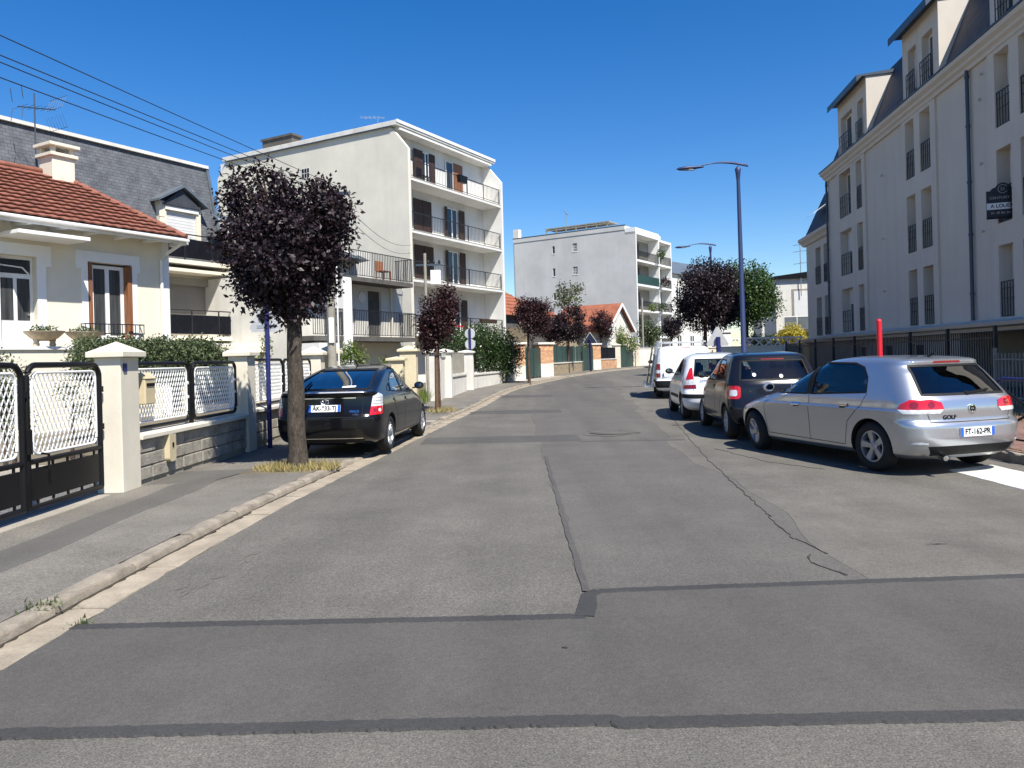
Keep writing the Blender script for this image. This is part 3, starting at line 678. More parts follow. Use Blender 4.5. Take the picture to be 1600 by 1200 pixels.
# ---------------------------------------------------------------- five storey apartment block
loc, rz = frame_left(640, 400, 40.5, 29.4)
bb = thing('apartment_block', 'five storey cream apartment block with recessed balconies and blank gable wall', 'building', loc, rz)
LF, DP = 9.95, 14.6
FL = [gz(45), 3.1, 6.0, 8.6, 11.4]; ZT = 14.4
side = [(0, 0), (DP, 0), (DP, 13.2), (DP - .9, ZT - .25), (1.05, ZT - .25), (-.05, 12.85), (-.05, 0)]
def gable(x0, x1, name, mat):
    mm = MB(); mm.prism([(a, b) for a, b in side], x0, x1, 'x'); return mm.build(name, mat, bb)
gable(0, .22, 'gable_wall', M['gable']); gable(LF - .2, LF, 'end_wall', M['bigwhite'])
MB().box(.21, LF - .19, 1.35, DP - .05, 0, ZT - .25).build('core_wall', M['bigwhite'], bb)
rp = MB(); rp.box(-.12, LF + .12, .55, DP - .6, ZT - .25, ZT + .02); rp.build('roof_slab', M['white_old'], bb, bevel=.02); MB().box(-.14, LF + .14, .50, .549, ZT - .12, ZT + .04).build('roof_edge', M['white'], bb)
MB().box(.22, LF - .2, .6, 1.36, ZT - .42, ZT - .252).build('soffit', M['bigwhite'], bb)
MB().box(-.13, -.10, .9, DP - 1, ZT - .30, ZT - .24).build('roof_flashing', M['zinc_d'], bb)
spec = {4: [('half', .2, .55), ('win', .55, 1.0, 1), ('shut', 1.0, 1.5), ('shut', 2.25, 3.1), ('win', 3.1, 3.75, 1), ('shut', 3.75, 4.3), ('shutw', 6.3, 7.3), ('shut0', 5.5, 6.3)],
        3: [('shut', .2, 1.15), ('shut2', 2.2, 3.9), ('shut', 5.2, 5.45), ('win', 5.45, 6.6, 1), ('shut', 6.75, 7.35)],
        2: [('shut', .2, 1.25), ('shut2', 2.2, 4.0), ('shut', 5.2, 5.45), ('win', 5.45, 6.6, 1), ('shut', 6.75, 7.35)],
        1: [('win', .3, 1.2, 1), ('shut', 4.0, 4.5), ('shut', 5.2, 5.45), ('win', 5.5, 6.7, 1), ('shut', 6.8, 7.4)]}
for f in (4, 3, 2, 1):
    z = FL[f]
    sb = MB(); sb.box(.23, LF - .21, -.02, 1.36, z - .18, z); so_ = sb.build('balcony_slab', M['bigwhite'], bb)
    mm = MB(); mm.box(.23, LF - .21, -.03, -.021, z - .05, z - .01); mm.build('slab_edge', M['concrete'], so_)
    y = .06; rl2 = MB(); rl2.box(.25, LF - .22, y, y + .03, z + .93, z + .97); rl2.box(.25, LF - .22, y, y + .025, z + .09, z + .12)
    for k in range(6): x = .27 + (LF - .52) * k / 5; rl2.box(x - .02, x + .02, y - .005, y + .03, z, z + .97)
    for k in range(62): x = .27 + (LF - .52) * k / 61; rl2.box(x - .006, x + .006, y + .005, y + .02, z + .1, z + .95)
    rl2.build('balcony_railing', M['iron'], so_)
    for s_ in spec[f]:
        k, a, b = s_[:3]; h0 = z + .02; h1 = z + 2.15
        if k == 'win': window(bb, a, b, h0, h1, 1.27, M['white'], M['pane'], 1, .07, 'balcony_window')
        elif k == 'half': window(bb, a, b, h0, h1, 1.27, M['white'], M['pane'], 0, .06, 'balcony_window')
        elif k == 'shut2': planks(bb, 'folded_shutter', a, (a + b) / 2 - .01, 1.26, h0, h1, M['brown'], 6); planks(bb, 'folded_shutter', (a + b) / 2 + .01, b, 1.25, h0, h1, M['brown'], 6)
        elif k == 'shutw': planks(bb, 'shutter', a, b, 1.24, h0, h1, M['wood'], 5)
        elif k == 'shut0': window(bb, a, b, h0, h1, 1.27, M['white'], M['pane_c'], 0, .06, 'balcony_window')
        else: planks(bb, 'shutter', a, b, 1.2, h0, h1, M['brown'], 3)
# glass block vent and small things on gable and roof
vt = MB(); vt.box(-.012, -.002, 6.9, 7.55, 12.2, 12.85); v0 = vt.build('vent_block', M['white_old'], bb)
for i in range(3):
    for j in range(2): MB().box(-.02, -.0125, 6.95 + i * .2, 7.10 + i * .2, 12.27 + j * .28, 12.5 + j * .28).build('vent_hole', M['black'], v0)
ch = MB(); ch.box(.35, 1.1, 8.6, 11.0, ZT + .021, ZT + .62); ch.build('chimney_stack', M['conc_d'], bb); MB().box(.28, 1.17, 8.5, 11.1, ZT + .621, ZT + .74).build('chimney_cap', M['conc_d'], bb)
for (x, y) in ((1, 4.2), (1, 13)): MB().lathe([(.06, 0), (.06, .3), (.16, .32), (.16, .4), (.02, .46)], 10, (x, y, ZT + .02)).build('vent_pipe', M['zinc_d'], bb)
a = MB(); a.tube([(1.5, 3.1, ZT), (1.5, 3.1, ZT + .9)], .02, 6); a.tube([(1.5, 2.6, ZT + .9), (1.5, 4.4, ZT + 1.2)], .012, 5)
for k in range(5): a.tube([(1.2, 2.9 + k * .3, ZT + .96 + k * .05), (1.8, 2.9 + k * .3, ZT + .96 + k * .05)], .008, 4)
a.build('aerial', M['alu'], bb)

def on_block(name, label, cat, x, y, z): 
    q = Matrix.Rotation(rz, 3, 'Z') @ Vector((x, y, 0)); return thing(name, label, cat, (loc[0] + q.x, loc[1] + q.y, z), rz)
o = on_block('balcony_chair', 'dark folding chair on the top balcony of the apartment block', 'chair', 2.2, .6, FL[4]); MB().box(-.25, .25, -.25, .25, .40, .44).build('seat', M['black'], o); MB().box(-.25, .25, .22, .26, .44, .95).build('backrest', M['black'], o)
for x in (-.22, .22):
    for y in (-.22, .22): MB().box(x - .02, x + .02, y - .02, y + .02, 0, .40).build('leg', M['black'], o)
o = on_block('planter_box', 'black planter box on the top balcony railing', 'planter', 5.2, -.02, FL[4] + .55); MB().prism([(-.45, .42), (.45, .42), (.36, 0), (-.36, 0)], -.16, .05, 'y').build('trough', M['black'], o)
o = on_block('balcony_chair', 'red and white chair on the lowest balcony above the hedge', 'chair', 5.0, .5, FL[1]); MB().box(-.35, .35, -.3, .3, .42, .5).build('seat', M['red'], o); MB().box(-.35, .35, .25, .33, .5, 1.25).build('backrest', M['terracotta'], o); MB().box(-.36, .36, .22, .248, .8, 1.0).build('cushion', M['white'], o)
for x in (-.3, .3):
    for y in (-.25, .28): MB().box(x - .025, x + .025, y - .025, y + .025, 0, .42).build('leg', M['white'], o)
o = on_block('planter_box', 'brown planter trough along the lowest balcony railing', 'planter', 7.8, .0, FL[1] + .7); MB().prism([(-.9, .25), (.9, .25), (.85, 0), (-.85, 0)], -.14, .05, 'y').build('trough', M['brown'], o)
# ---------------------------------------------------------------- white house with two dark railed balconies
loc, rz = frame_left(642, 420, 33.5, 27.5)
wh = thing('balcony_house', 'white house with two dark railed balconies and zinc roof below the apartment gable', 'house', loc, rz)
m = MB(); m.wall(-6.4, .6, 0, 5.0, [(-3.2, -2.75, 3.2, 3.85), (-1.9, -1.0, 2.65, 4.6)], .9, .15)
m.add([(.6, .9, 0), (.6, 7, 0), (.6, 7, 5), (.6, .9, 5)], [(0, 1, 2, 3)]); m.add([(-6.4, .9, 0), (-6.4, 7, 0), (-6.4, 7, 5), (-6.4, .9, 5)], [(0, 1, 2, 3)]); m.build('wall', M['white_old'], wh, fix=False)
MB().box(-4.6, -4.1, -.05, .89, 0, 4.9).build('fin_wall', M['white'], wh)
def rail_balcony(x0, x1, z, nm='balcony'):
    s_ = MB(); s_.box(x0, x1, -.05, .88, z - .18, z); b = s_.build('balcony_slab', M['conc_d'], wh)
    railing(b, 'balcony_railing', x0, x1, -.03, z + .05, z + 1.05, M['iron'], .11, .018); 
    q = MB()
    for k in range(9): y = .0 + k * .1; q.box(x1 - .02, x1, y, y + .018, z + .05, z + 1.02)
    q.box(x1 - .025, x1 + .005, -.02, .88, z + 1.02, z + 1.05); q.build('side_railing', M['iron'], b)
    return b
rail_balcony(-4.15, .05, 4.98); rail_balcony(-4.08, .25, 2.62); rail_balcony(-6.3, -4.65, 2.62); rail_balcony(-6.3, -4.65, 4.98)
MB().box(-1.9, -1.0, 1.0, 1.04, 2.65, 4.6).build('door', M['conc_d'], wh); window(wh, -3.2, -2.75, 3.2, 3.85, .98, M['white'], M['pane'], 0, .05)
MB().lathe([(.22, 0), (.22, .05)], 20, (-2.35, .84, 4.3), 'y').build('round_lamp', M['white'], wh)
g = MB(); g.tube([(-.35, .82, 2.6), (-.35, .82, 4.8)], .06, 8); g.build('downpipe', M['cream'], wh, 40)
MB().box(-6.4, .6, 2.6, 2.72, 5.0, 6.6).build('upper_wall', M['white_old'], wh)
m = MB(); 
m.add([(-6.5, 1.4, 6.0), (-1.0, 1.4, 6.0), (-4.0, 5, 7.6), (-6.5, 5, 7.6)], [(0, 1, 2, 3)]); m.add([(-1.0, 1.4, 6.0), (.5, 5, 6.0), (-4.0, 5, 7.6)], [(0, 1, 2)])
r0 = m.build('zinc_roof', M['zinc'], wh, fix=False)
for k in range(14): 
    x = -6.3 + k * .45; t = 1.0 if x < -4.0 else (-1.0 - x) / 3.0
    if t > .05: q = MB(); q.bar((x, 1.4, 6.02), (x, 1.4 + 3.6 * t, 6.02 + 1.6 * t), .03, .05); q.build('roof_seam', M['zinc'], r0)
MB().box(-6.3, -5.2, -.3, .85, 1.95, 2.35).build('garage_awning', M['white'], wh)
MB().box(-4.0, .5, .88, .895, 0, 2.4).build('ground_floor_render', M['cream2'], wh)
w0 = MB(); w0.box(-3.4, -3.0, .86, .878, 1.2, 1.45); w0.build('vent', M['black'], wh); w0 = MB(); w0.box(-2.0, -.8, .86, .878, 1.0, 1.35); w0.build('vent', M['black'], wh)
# red balcony chair seen through the railing
ch_ = thing('patio_chair', 'dark red folding chair behind the upper balcony railing of the white house', 'chair', loc, rz)
m = MB(); m.box(-1.7, -1.2, .2, .62, 5.38, 5.42); m.build('seat', M['terracotta'], ch_); m = MB(); m.box(-1.7, -1.2, .6, .64, 5.42, 5.85); m.build('backrest', M['terracotta'], ch_)
for x in (-1.68, -1.22):
    for y in (.22, .6): MB().box(x - .02, x + .02, y - .02, y + .02, 4.985, 5.38).build('leg', M['terracotta'], ch_)

# ================================================================== BUILDINGS ON THE RIGHT
def frame_right(x, y, Y, deg):      # local x along the facade towards the camera, local y inwards
    p = pt(x, y, Y); return (p.x, p.y, 0), R(-90 - deg)
def guard_rail(parent, x0, x1, z0, z1, y):
    m = MB(); m.box(x0, x1, y, y + .025, z1 - .03, z1); m.box(x0, x1, y, y + .02, z0, z0 + .02); m.box(x0, x1, y + .002, y + .018, (z0 + z1) / 2 - .01, (z0 + z1) / 2 + .01)
    m.box(x0, x1, y + .003, y + .017, z0 + (z1 - z0) * .78, z0 + (z1 - z0) * .80)
    n = 5
    for i in range(n + 1):
        x = x0 + (x1 - x0) * i / n; k = .016 if i in (0, n) else .010; m.box(x - k, x + k, y, y + .02, z0, z1 - .005)
    return m.build('window_guard', M['iron'], parent)
def french(parent, x0, x1, z0, z1, y, guard=True, shut=0.0):
    o = window(parent, x0, x1, z0, z1, y, M['white'], M['pane_c'], 1 if x1 - x0 > 1.2 else 0, .07)
    if shut: planks(o, 'roller_shutter', x0 + .02, x1 - .02, y - .03, z1 - shut, z1, M['shutter_w'], int(shut / .09), .015, True)
    if guard: guard_rail(parent, x0 + .01, x1 - .01, z0 + .03, z0 + 1.02, y - .33)
loc, rz = frame_right(1300, 400, 38, 7)
rb = thing('mansard_building', 'long shaded beige apartment building with dark mansard roof and dormers', 'building', loc, rz)
cols = [(1.65, 3.35), (4.1, 4.85), (9.75, 10.55), (11.05, 11.92), (16.3, 17.1), (17.6, 18.4), (22.6, 23.4), (23.9, 24.7)]
bays = [(1.25, 5.25), (9.38, 12.32), (15.9, 18.8), (22.2, 25.1)]
flo = [(2.40, 4.43), (5.06, 7.14), (7.76, 9.86)]
holes = [(a, b, z0, z1) for a, b in cols for z0, z1 in flo]
m = MB(); prev = -.4
for a, b in bays:
    m.wall(prev, a, 2.3, 10.2, (), 0); m.wall(a, b, 2.3, 10.2, [h for h in holes if a < h[0] < b], -.07, .42)
    for x in (a, b): m.add([(x, -.07, 2.3), (x, 0, 2.3), (x, 0, 10.2), (x, -.07, 10.2)], [(0, 1, 2, 3)])
    prev = b
m.wall(prev, 27, 2.3, 10.2, (), 0)
m.add([(-.4, 0, 0), (-.4, 13, 0), (-.4, 13, 10.3), (-.4, 0, 10.3)], [(0, 1, 2, 3)]); m.add([(27, 0, 0), (27, 13, 0), (27, 13, 10.3), (27, 0, 10.3)], [(3, 2, 1, 0)])
m.build('wall', M['rwall'], rb, fix=False)
k = 0
for a, b in cols:
    for z0, z1 in flo:
        k += 1; french(rb, a, b, z0, z1, .30, True, (0, .7, 1.0, 0, .9, .6, 1.2)[k % 7])
# cornice
c = MB(); prof = [(.05, 9.98), (-.10, 9.98), (-.13, 10.08), (-.22, 10.14), (-.24, 10.22), (-.36, 10.30), (-.38, 10.42), (-.10, 10.46), (.05, 10.46)]
c.prism(prof, -.45, 27.2, 'x'); c.build('cornice', M['rwall2'], rb)
g = MB(); g.box(-.5, 27.2, -.42, -.30, 10.425, 10.47); g.build('gutter', M['zinc_d'], rb)
# belt course over the ground floor
c = MB(); c.prism([(.05, 2.0), (-.30, 2.02), (-.34, 2.12), (-.55, 2.16), (-.60, 2.26), (-.06, 2.36), (.05, 2.36)], -.4, 27.2, 'x'); c.build('belt_course', M['rwall2'], rb)
gr = MB(); gr.wall(-.4, 13.6, 0, 2.0, [(3.5, 4.6, 1.0, 1.75), (6.6, 7.7, 1.0, 1.75), (9.6, 10.7, 1.0, 1.75)], .02, .2); gr.build('ground_floor_wall', M['rwall'], rb, fix=False); gr = MB(); gr.wall(19.5, 27, 0, 2.0, (), .02); gr.build('ground_floor_wall', M['rwall'], rb, fix=False)
for a in (3.5, 6.6, 9.6): window(rb, a, a + 1.1, 1.0, 1.75, .15, M['white'], M['pane'], 0, .05)
pg = MB(); pg.wall(13.6, 19.5, 0, 2.0, (), 3.5); pg.add([(13.6, .02, 0), (13.6, 3.5, 0), (13.6, 3.5, 2.0), (13.6, .02, 2.0)], [(0, 1, 2, 3)]); pg.add([(19.5, .02, 0), (19.5, 3.5, 0), (19.5, 3.5, 2.0), (19.5, .02, 2.0)], [(0, 1, 2, 3)]); pg.add([(13.6, .02, 2.0), (19.5, .02, 2.0), (19.5, 3.5, 2.0), (13.6, 3.5, 2.0)], [(0, 1, 2, 3)]); pg.build('garage_recess', M['rwall'], rb, fix=False)
# mansard
rm = MB(); rm.add([(-.45, .05, 10.45), (27.1, .05, 10.45), (27.1, 1.35, 13.75), (-.05, 1.35, 13.75)], [(0, 1, 2, 3)]); rm.add([(-.45, .05, 10.45), (-.05, 1.35, 13.75), (-.05, 11.6, 13.75), (-.45, 13, 10.45)], [(0, 1, 2, 3)])
rm.add([(-.05, 1.35, 13.75), (27.1, 1.35, 13.75), (27.1, 11.6, 13.75), (-.05, 11.6, 13.75)], [(0, 1, 2, 3)]); rm.build('mansard_roof', M['slate_r'], rb, fix=False)
def dormer(x0, x1, wins):
    d = MB(); d.wall(x0, x1, 10.47, 13.25, [(a, b, 10.6, 12.5) for a, b in wins], .08, .3); do = d.build('dormer', M['rwall'], rb, fix=False)
    for x in (x1 - .01, x0 - .06): ck = MB(); ck.prism([(.08, 10.47), (1.25, 13.3), (.08, 13.3)], x, x + .07, 'x'); ck.build('cheek', M['rwall2'], do)
    r = MB(); r.prism([(-.32, 13.02), (-.32, 13.30), (1.6, 13.52), (1.6, 13.35), (-.1, 13.24)], x0 - .35, x1 + .12, 'x'); ro = r.build('dormer_roof', M['zinc_d'], do)
    for a, b in wins: french(do, a, b, 10.6, 12.5, .32)
    return do
dormer(1.3, 5.2, [(1.7, 3.35), (4.05, 4.85)]); dormer(9.35, 12.35, [(9.8, 10.55), (11.05, 11.95)]); dormer(15.9, 18.8, [(16.3, 17.1), (17.6, 18.4)])
# wall fittings and downpipes
for u in (14.73, -.3):
    g = MB(); g.tube([(u, -.10, 10.0), (u, -.10, 2.38)], .055, 10)
    for z in (3.2, 5.0, 6.6, 8.3, 9.8): g.lathe([(.07, -.04), (.07, .04)], 10, (u, -.10, z))
    g.build('downpipe', M['zinc_d'], rb, 40)
for u, z in ((7.2, 8.55), (7.2, 6.0), (7.2, 3.9), (15.35, 8.9), (15.35, 7.0), (15.35, 5.0), (15.5, 9.6)):
    g = MB(); g.lathe([(.05, -.10), (.05, -.06), (.02, -.05), (.02, 0)], 10, (u, 0, z), 'y'); g.build('wall_vent', M['rwall2'], rb)
# letting board standing out from the window of the first floor, turned to face down the street
A_ = Vector((16.66, -.53, 5.2)); ex = Vector((.17, .75, 0)); BM = Matrix.Translation(Vector(loc)) @ Matrix.Rotation(rz, 4, 'Z') @ frame_m(A_, ex, (0, 0, 1))
sg = thing('letting_board', 'navy letting board with white A LOUER band on the shaded facade', 'sign'); sg.matrix_world = BM
b = MB(); b.box(0, .77, 0, .72, -.02, .02)
for cx_, rx_, ry_, dz_ in ((.40, .20, .24, .001), (.22, .12, .11, .002), (.58, .12, .11, .003)): b.prism([(cx_ + rx_ * math.cos(t), .70 + ry_ * math.sin(t)) for t in [math.pi * i / 14 for i in range(15)]], -.02 - dz_, .02 + dz_, 'z')
b.build('board', M['sign_navy'], sg); MB().box(.005, .765, .20, .38, .0235, .025).build('white_band', M['sign_white'], sg); MB().box(.0, .77, -.06, -.002, -.03, .03).build('bracket', M['black'], sg)
def on_board(txt, size, mat, x, y, sx=1, bold=0, dz=.0265): lettering(txt, size, mat, sg, Matrix.Translation((x, y, dz)), bold, sx)
on_board('A LOUER', .135, M['sign_navy'], .37, .29, 1.0, .003); on_board('CENTURY 21', .095, M['sign_grey'], .39, .52, 1.15, .001, .0245); on_board('01 48 86 20 20', .085, M['sign_grey'], .40, .10, 1.15, .001, .0245); on_board('21', .12, M['sign_grey'], .40, .76, 1, .001, .0255)
b = MB(); b.tube([(.40 + .115 * math.cos(t), .765 + .115 * math.sin(t), .026) for t in [R(30 + 300 * i / 18) for i in range(19)]], .008, 5); b.build('logo_ring', M['sign_grey'], sg)

# lower wing beyond
loc, rz = frame_right(1280, 450, 44, 7)
wg = thing('mansard_wing', 'lower end wing of the shaded mansard building with open skylight', 'building', loc, rz)
wc = [(-.6, .45), (1.1, 1.72)]; wf = [(2.44, 4.64), (5.39, 7.5)]
m = MB(); m.wall(-2.6, 5.4, 2.3, 8.1, [(a, b, c, d) for a, b in wc for c, d in wf], 0, .32); m.wall(-2.6, 5.4, 0, 2.3); m.add([(-2.6, 0, 0), (-2.6, 10, 0), (-2.6, 10, 8.2), (-2.6, 0, 8.2)], [(0, 1, 2, 3)]); m.build('wall', M['rwall'], wg, fix=False)
for a, b in wc:
    for c_, d_ in wf: french(wg, a, b, c_, d_, .3)
c = MB(); c.prism([(.05, 7.9), (-.12, 7.92), (-.2, 8.05), (-.38, 8.2), (-.4, 8.35), (.05, 8.4)], -3.0, 5.4, 'x'); c.build('cornice', M['rwall2'], wg)
c = MB(); c.prism([(.05, 2.0), (-.34, 2.1), (-.5, 2.25), (.05, 2.32)], -2.8, 5.4, 'x'); c.build('belt_course', M['rwall2'], wg)
rm = MB(); rm.add([(-2.9, -.05, 8.4), (5.4, -.05, 8.4), (5.4, .95, 10.9), (-1.9, .95, 10.9)], [(0, 1, 2, 3)]); rm.add([(-2.9, -.05, 8.4), (-1.9, .95, 10.9), (-1.9, 9, 10.9), (-2.9, 10, 8.4)], [(0, 1, 2, 3)])
rm.add([(-1.9, .95, 10.9), (5.4, .95, 10.9), (5.4, 9, 10.9), (-1.9, 9, 10.9)], [(0, 1, 2, 3)]); rw = rm.build('mansard_roof', M['slate_r'], wg, fix=False)
sk = MB(); sk.bar((-.9, .45, 9.85), (.5, .45, 9.85), .03, .03); sk.add([(-.9, .40, 9.9), (.5, .40, 9.9), (.5, -.35, 9.35), (-.9, -.35, 9.35), (-.9, .42, 9.94), (.5, .42, 9.94), (.5, -.33, 9.39), (-.9, -.33, 9.39)], [(0, 1, 2, 3), (4, 5, 6, 7), (0, 1, 5, 4), (1, 2, 6, 5), (2, 3, 7, 6), (3, 0, 4, 7)]); sk.build('skylight', M['shutter_w'], rw)

# ---------------------------------------------------------------- second block, grey gable (far left of the bend)
p = pt(995, 450, 83); loc = (p.x, p.y, 0); rz = R(90 - 33)
gb = thing('grey_gable_block', 'pale block with blank grey gable wall and white framed balconies', 'building', loc, rz)
zt = 15.0
gh = [(7.15, 7.75, 13.55, 14.45), (10.05, 10.38, 13.55, 14.4), (7.15, 7.75, 10.95, 11.8), (10.05, 10.38, 10.95, 11.85), (10.05, 10.38, 8.2, 9.0)]
m = MB(); m.M = Matrix(((0, 1, 0, 0), (1, 0, 0, 0), (0, 0, 1, 0), (0, 0, 0, 1)))   # gable wall lies in local y-z
m.wall(1.3, 15.6, 0, 15.75, gh, 0, .2); m.wall(0, 1.3, 0, zt, (), 0); m.build('gable_wall', M['grey_gable'], gb, fix=False)
for h in gh:
    f = MB(); f.box(.10, .13, h[0], h[1], h[2], h[3]); fo = f.build('gable_window', M['pane'], gb)
    f = MB(); f.box(-.03, .0, h[0] - .06, h[1] + .06, h[2] - .1, h[2] - .01); f.build('sill', M['white'], fo)
    if h[1] - h[0] > .5:
        f = MB()
        for k in range(3): f.box(.05, .09, h[0] + .12 + k * .18, h[0] + .15 + k * .18, h[2], h[3])
        for k in range(2): f.box(.052, .088, h[0], h[1], h[2] + .28 + k * .3, h[2] + .31 + k * .3)
        f.build('glazing_bars', M['white'], fo)
MB().box(-.05, 10.3, 1.25, 15.7, 15.3, 15.78).build('roof_parapet', M['grey_gable'], gb); MB().box(-.07, .2, 1.2, 15.75, 15.781, 15.86).build('roof_edge', M['zinc_d'], gb)
MB().box(.3, 10.3, 1.3, 15.6, 0, 15.3).build('core', M['bigwhite'], gb)
MB().box(.0, 6.6, .0, 1.25, 14.75, 15.45).build('attic_band', M['white'], gb); MB().box(6.6, 10.4, .0, 1.25, 14.6, 14.85).build('attic_band', M['white'], gb)
for x in (0.05, 6.45, 10.2): MB().box(x, x + .22, .004, 1.29, 0, 14.74).build('fin_wall', M['white'], gb)
for z in (12.0, 9.35, 6.55, 3.7):
    sb = MB(); sb.box(.27, 10.2, -.05, 1.28, z - .22, z); s0 = sb.build('balcony_slab', M['white'], gb)
    solid = z == 9.35
    if solid: MB().box(.3, 6.4, .0, .04, z, z + 1.0).build('balcony_screen', M['green_panel'], s0); railing(s0, 'balcony_railing', 6.7, 10.15, .0, z, z + 1.0, M['iron'], .16, .035)
    else: railing(s0, 'balcony_railing', .3, 6.4, .0, z, z + 1.0, M['iron'], .16, .035); railing(s0, 'balcony_railing', 6.7, 10.15, .0, z, z + 1.0, M['iron'], .16, .035)
    window(gb, 1.0, 2.6, z, z + 2.1, 1.21, M['white'], M['pane'], 1, .08, 'balcony_window'); window(gb, 7.2, 8.6, z, z + 2.1, 1.21, M['white'], M['pane'], 1, .08, 'balcony_window')
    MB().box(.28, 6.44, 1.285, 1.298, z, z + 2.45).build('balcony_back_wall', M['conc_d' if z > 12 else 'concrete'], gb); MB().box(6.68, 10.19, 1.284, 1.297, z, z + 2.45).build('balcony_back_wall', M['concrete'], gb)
    planks(gb, 'shutter', 2.7, 3.6, 1.2, z, z + 2.1, M['brown'], 3)
r = MB(); r.box(.6, .7, 3.4, 11.6, 16.3, 16.4); r.box(.6, 3, 3.4, 11.6, 16.5, 16.62)
for k in range(7): r.box(.6, .66, 3.6 + k * 1.3, 3.7 + k * 1.3, 15.8, 16.5)
r.build('roof_railing', M['concrete'], gb)
r = MB(); r.box(.5, 1.2, 15.3, 16, 0.3, 17.0); r.build('chimney_flue', M['white_old'], gb)
a = MB(); a.tube([(1.0, 9.0, 15.8), (1.0, 9.0, 18.3)], .05, 6); a.tube([(1.0, 8.7, 17.9), (1.0, 9.3, 18.5)], .05, 5); a.build('aerial', M['alu'], gb)

# ---------------------------------------------------------------- small houses between the two blocks
def gabled_house(name, label, x, Y, deg, wd, dp, hw, hr, wmat, rmat, hipped=False, over=.35, left=True):
    p = pt(x, 500, Y); o = thing(name, label, 'house', (p.x, p.y, gz(Y)), R(90 - deg))
    m = MB(); m.box(0, wd, 0, dp, 0, hw)
    m.build('wall', wmat, o)
    r = MB()
    if hipped:
        a = dp / 2 + over
        r.add([(-over, -over, hw), (wd + over, -over, hw), (wd + over, dp + over, hw), (-over, dp + over, hw), (a - over, dp / 2, hr), (wd + over - a, dp / 2, hr)], [(0, 1, 5, 4), (1, 2, 5), (2, 3, 4, 5), (3, 0, 4), (0, 3, 2, 1)])
        rf = r.build('roof', rmat, o)
        for k in range(9):
            t = k / 9; e = MB(); e.bar((-over + a * t, -over + a * t, hw + (hr - hw) * t + .02), (wd + over - a * t, -over + a * t, hw + (hr - hw) * t + .02), .05, .06); e.build('tile_course', rmat, rf)
    else:
        r.prism([(-over, hw - .12), (dp / 2, hr), (dp + over, hw - .12), (dp + over, hw + .06), (dp / 2, hr + .2), (-over, hw + .06)], -over, wd + over, 'x'); rf = r.build('roof', rmat, o)
        g = MB(); g.prism([(0, hw - .01), (dp, hw - .01), (dp / 2, hr)], .004, wd - .004, 'x'); g.build('gable', wmat, o)
        for k in range(10):
            t = k / 10; e = MB(); e.bar((-over - .01, -over + (dp / 2 + over) * t, hw + .08 + (hr - hw + .12) * t), (wd + over + .01, -over + (dp / 2 + over) * t, hw + .08 + (hr - hw + .12) * t), .06, .05); e.build('tile_course', rmat, rf)
        for x_ in (-over - .03, wd + over - .03):
            e = MB(); e.bar((x_ + .03, -over - .02, hw - .08), (x_ + .03, dp / 2, hr + .08), .06, .22); e.bar((x_ + .03, dp + over + .02, hw - .08), (x_ + .03, dp / 2, hr + .08), .06, .22); e.build('barge_board', M['white'], rf)
    return o
h1 = gabled_house('brick_house', 'dark walled house with bright orange hipped roof beside the tall apartment block', 786, 52, 33, 6.0, 6.0, 4.1, 6.6, M['conc_d'], M['tile_o'], True)
h2 = gabled_house('gabled_house', 'small white gabled house with orange roof in front of the grey gable', 985, 68, -57, 5.0, 4.7, 3.2, 5.35, M['white_old'], M['tile_o'])
h3 = gabled_house('cottage', 'low cottage roof behind the plum trees near the stone wall', 858, 60, 33, 4.5, 5, 3.0, 4.8, M['rubble'], M['tile_o'])
m = MB(); m.box(0, .4, -1.8, 0, 0, 3.2); m.build('stone_side_wall', M['rubble'], h1)
# pale building far down the street
p = pt(1050, 450, 100); fb = thing('far_building', 'far pale building with grey roof beyond the white balconies', 'building', (p.x, p.y, .6), R(90 - 40))
MB().box(0, 16, 0, 10, 0, 11.5).build('wall', M['white_old'], fb); r = MB(); r.prism([(-.4, 11.5), (10.4, 11.5), (8, 13.6), (2, 13.6)], -.4, 16.4, 'x'); r.build('roof', M['zinc'], fb)
for k in range(4):
    for j in range(3): window(fb, 1 + k * 3.6, 2.3 + k * 3.6, 1.5 + j * 3.2, 3.5 + j * 3.2, -.04, M['white'], M['pane'], 1, .1)
# white modern house on the right, with flat roof
p = pt(1213, 500, 58); mh_ = thing('flat_roof_house', 'pale flat roofed house with roof aerial and glass balcony beyond the wing', 'house', (p.x, p.y, gz(58)), R(-12))
MB().box(0, 12, 0, 8, 0, 6.55).build('wall', M['white_old'], mh_); r = MB(); r.prism([(-.2, 6.551), (12.2, 6.551), (12.2, 8.0), (-.2, 6.75)], -.25, 8.2, 'y'); r.build('roof', M['black_net'], mh_)
MB().box(1.3, 3.4, -.05, -.003, 3.2, 5.6).build('roller_shutter', M['shutter_w'], mh_); MB().box(1.15, 3.55, -.03, -.002, 3.1, 5.75).build('shutter_frame', M['concrete'], mh_)
MB().box(.2, 6, -2.4, -.004, 2.5, 2.7).build('balcony_slab', M['conc_d'], mh_); b_ = MB(); b_.box(.2, 6, -2.4, -2.37, 2.71, 3.55)
gbal = b_.build('balcony_glass', M['zinc'], mh_); q = MB(); q.box(.2, 6, -2.42, -2.35, 3.55, 3.62)
for k in range(7): q.box(.2 + k * .9, .25 + k * .9, -2.43, -2.34, 2.7, 3.55)
q.build('balcony_rail', M['white'], mh_); MB().box(.5, 6, -2.2, -.005, 0, 2.49).build('garage', M['conc_d'], mh_)
a = MB(); a.tube([(1.8, -.2, 5.2), (1.8, -.2, 9.2)], .035, 6)
for z in (9.0, 8.5, 7.6): a.tube([(1.3, -.2, z), (2.4, -.2, z + .1)], .02, 4); a.tube([(1.8, -.7, z + .1), (1.8, .4, z + .1)], .02, 4)
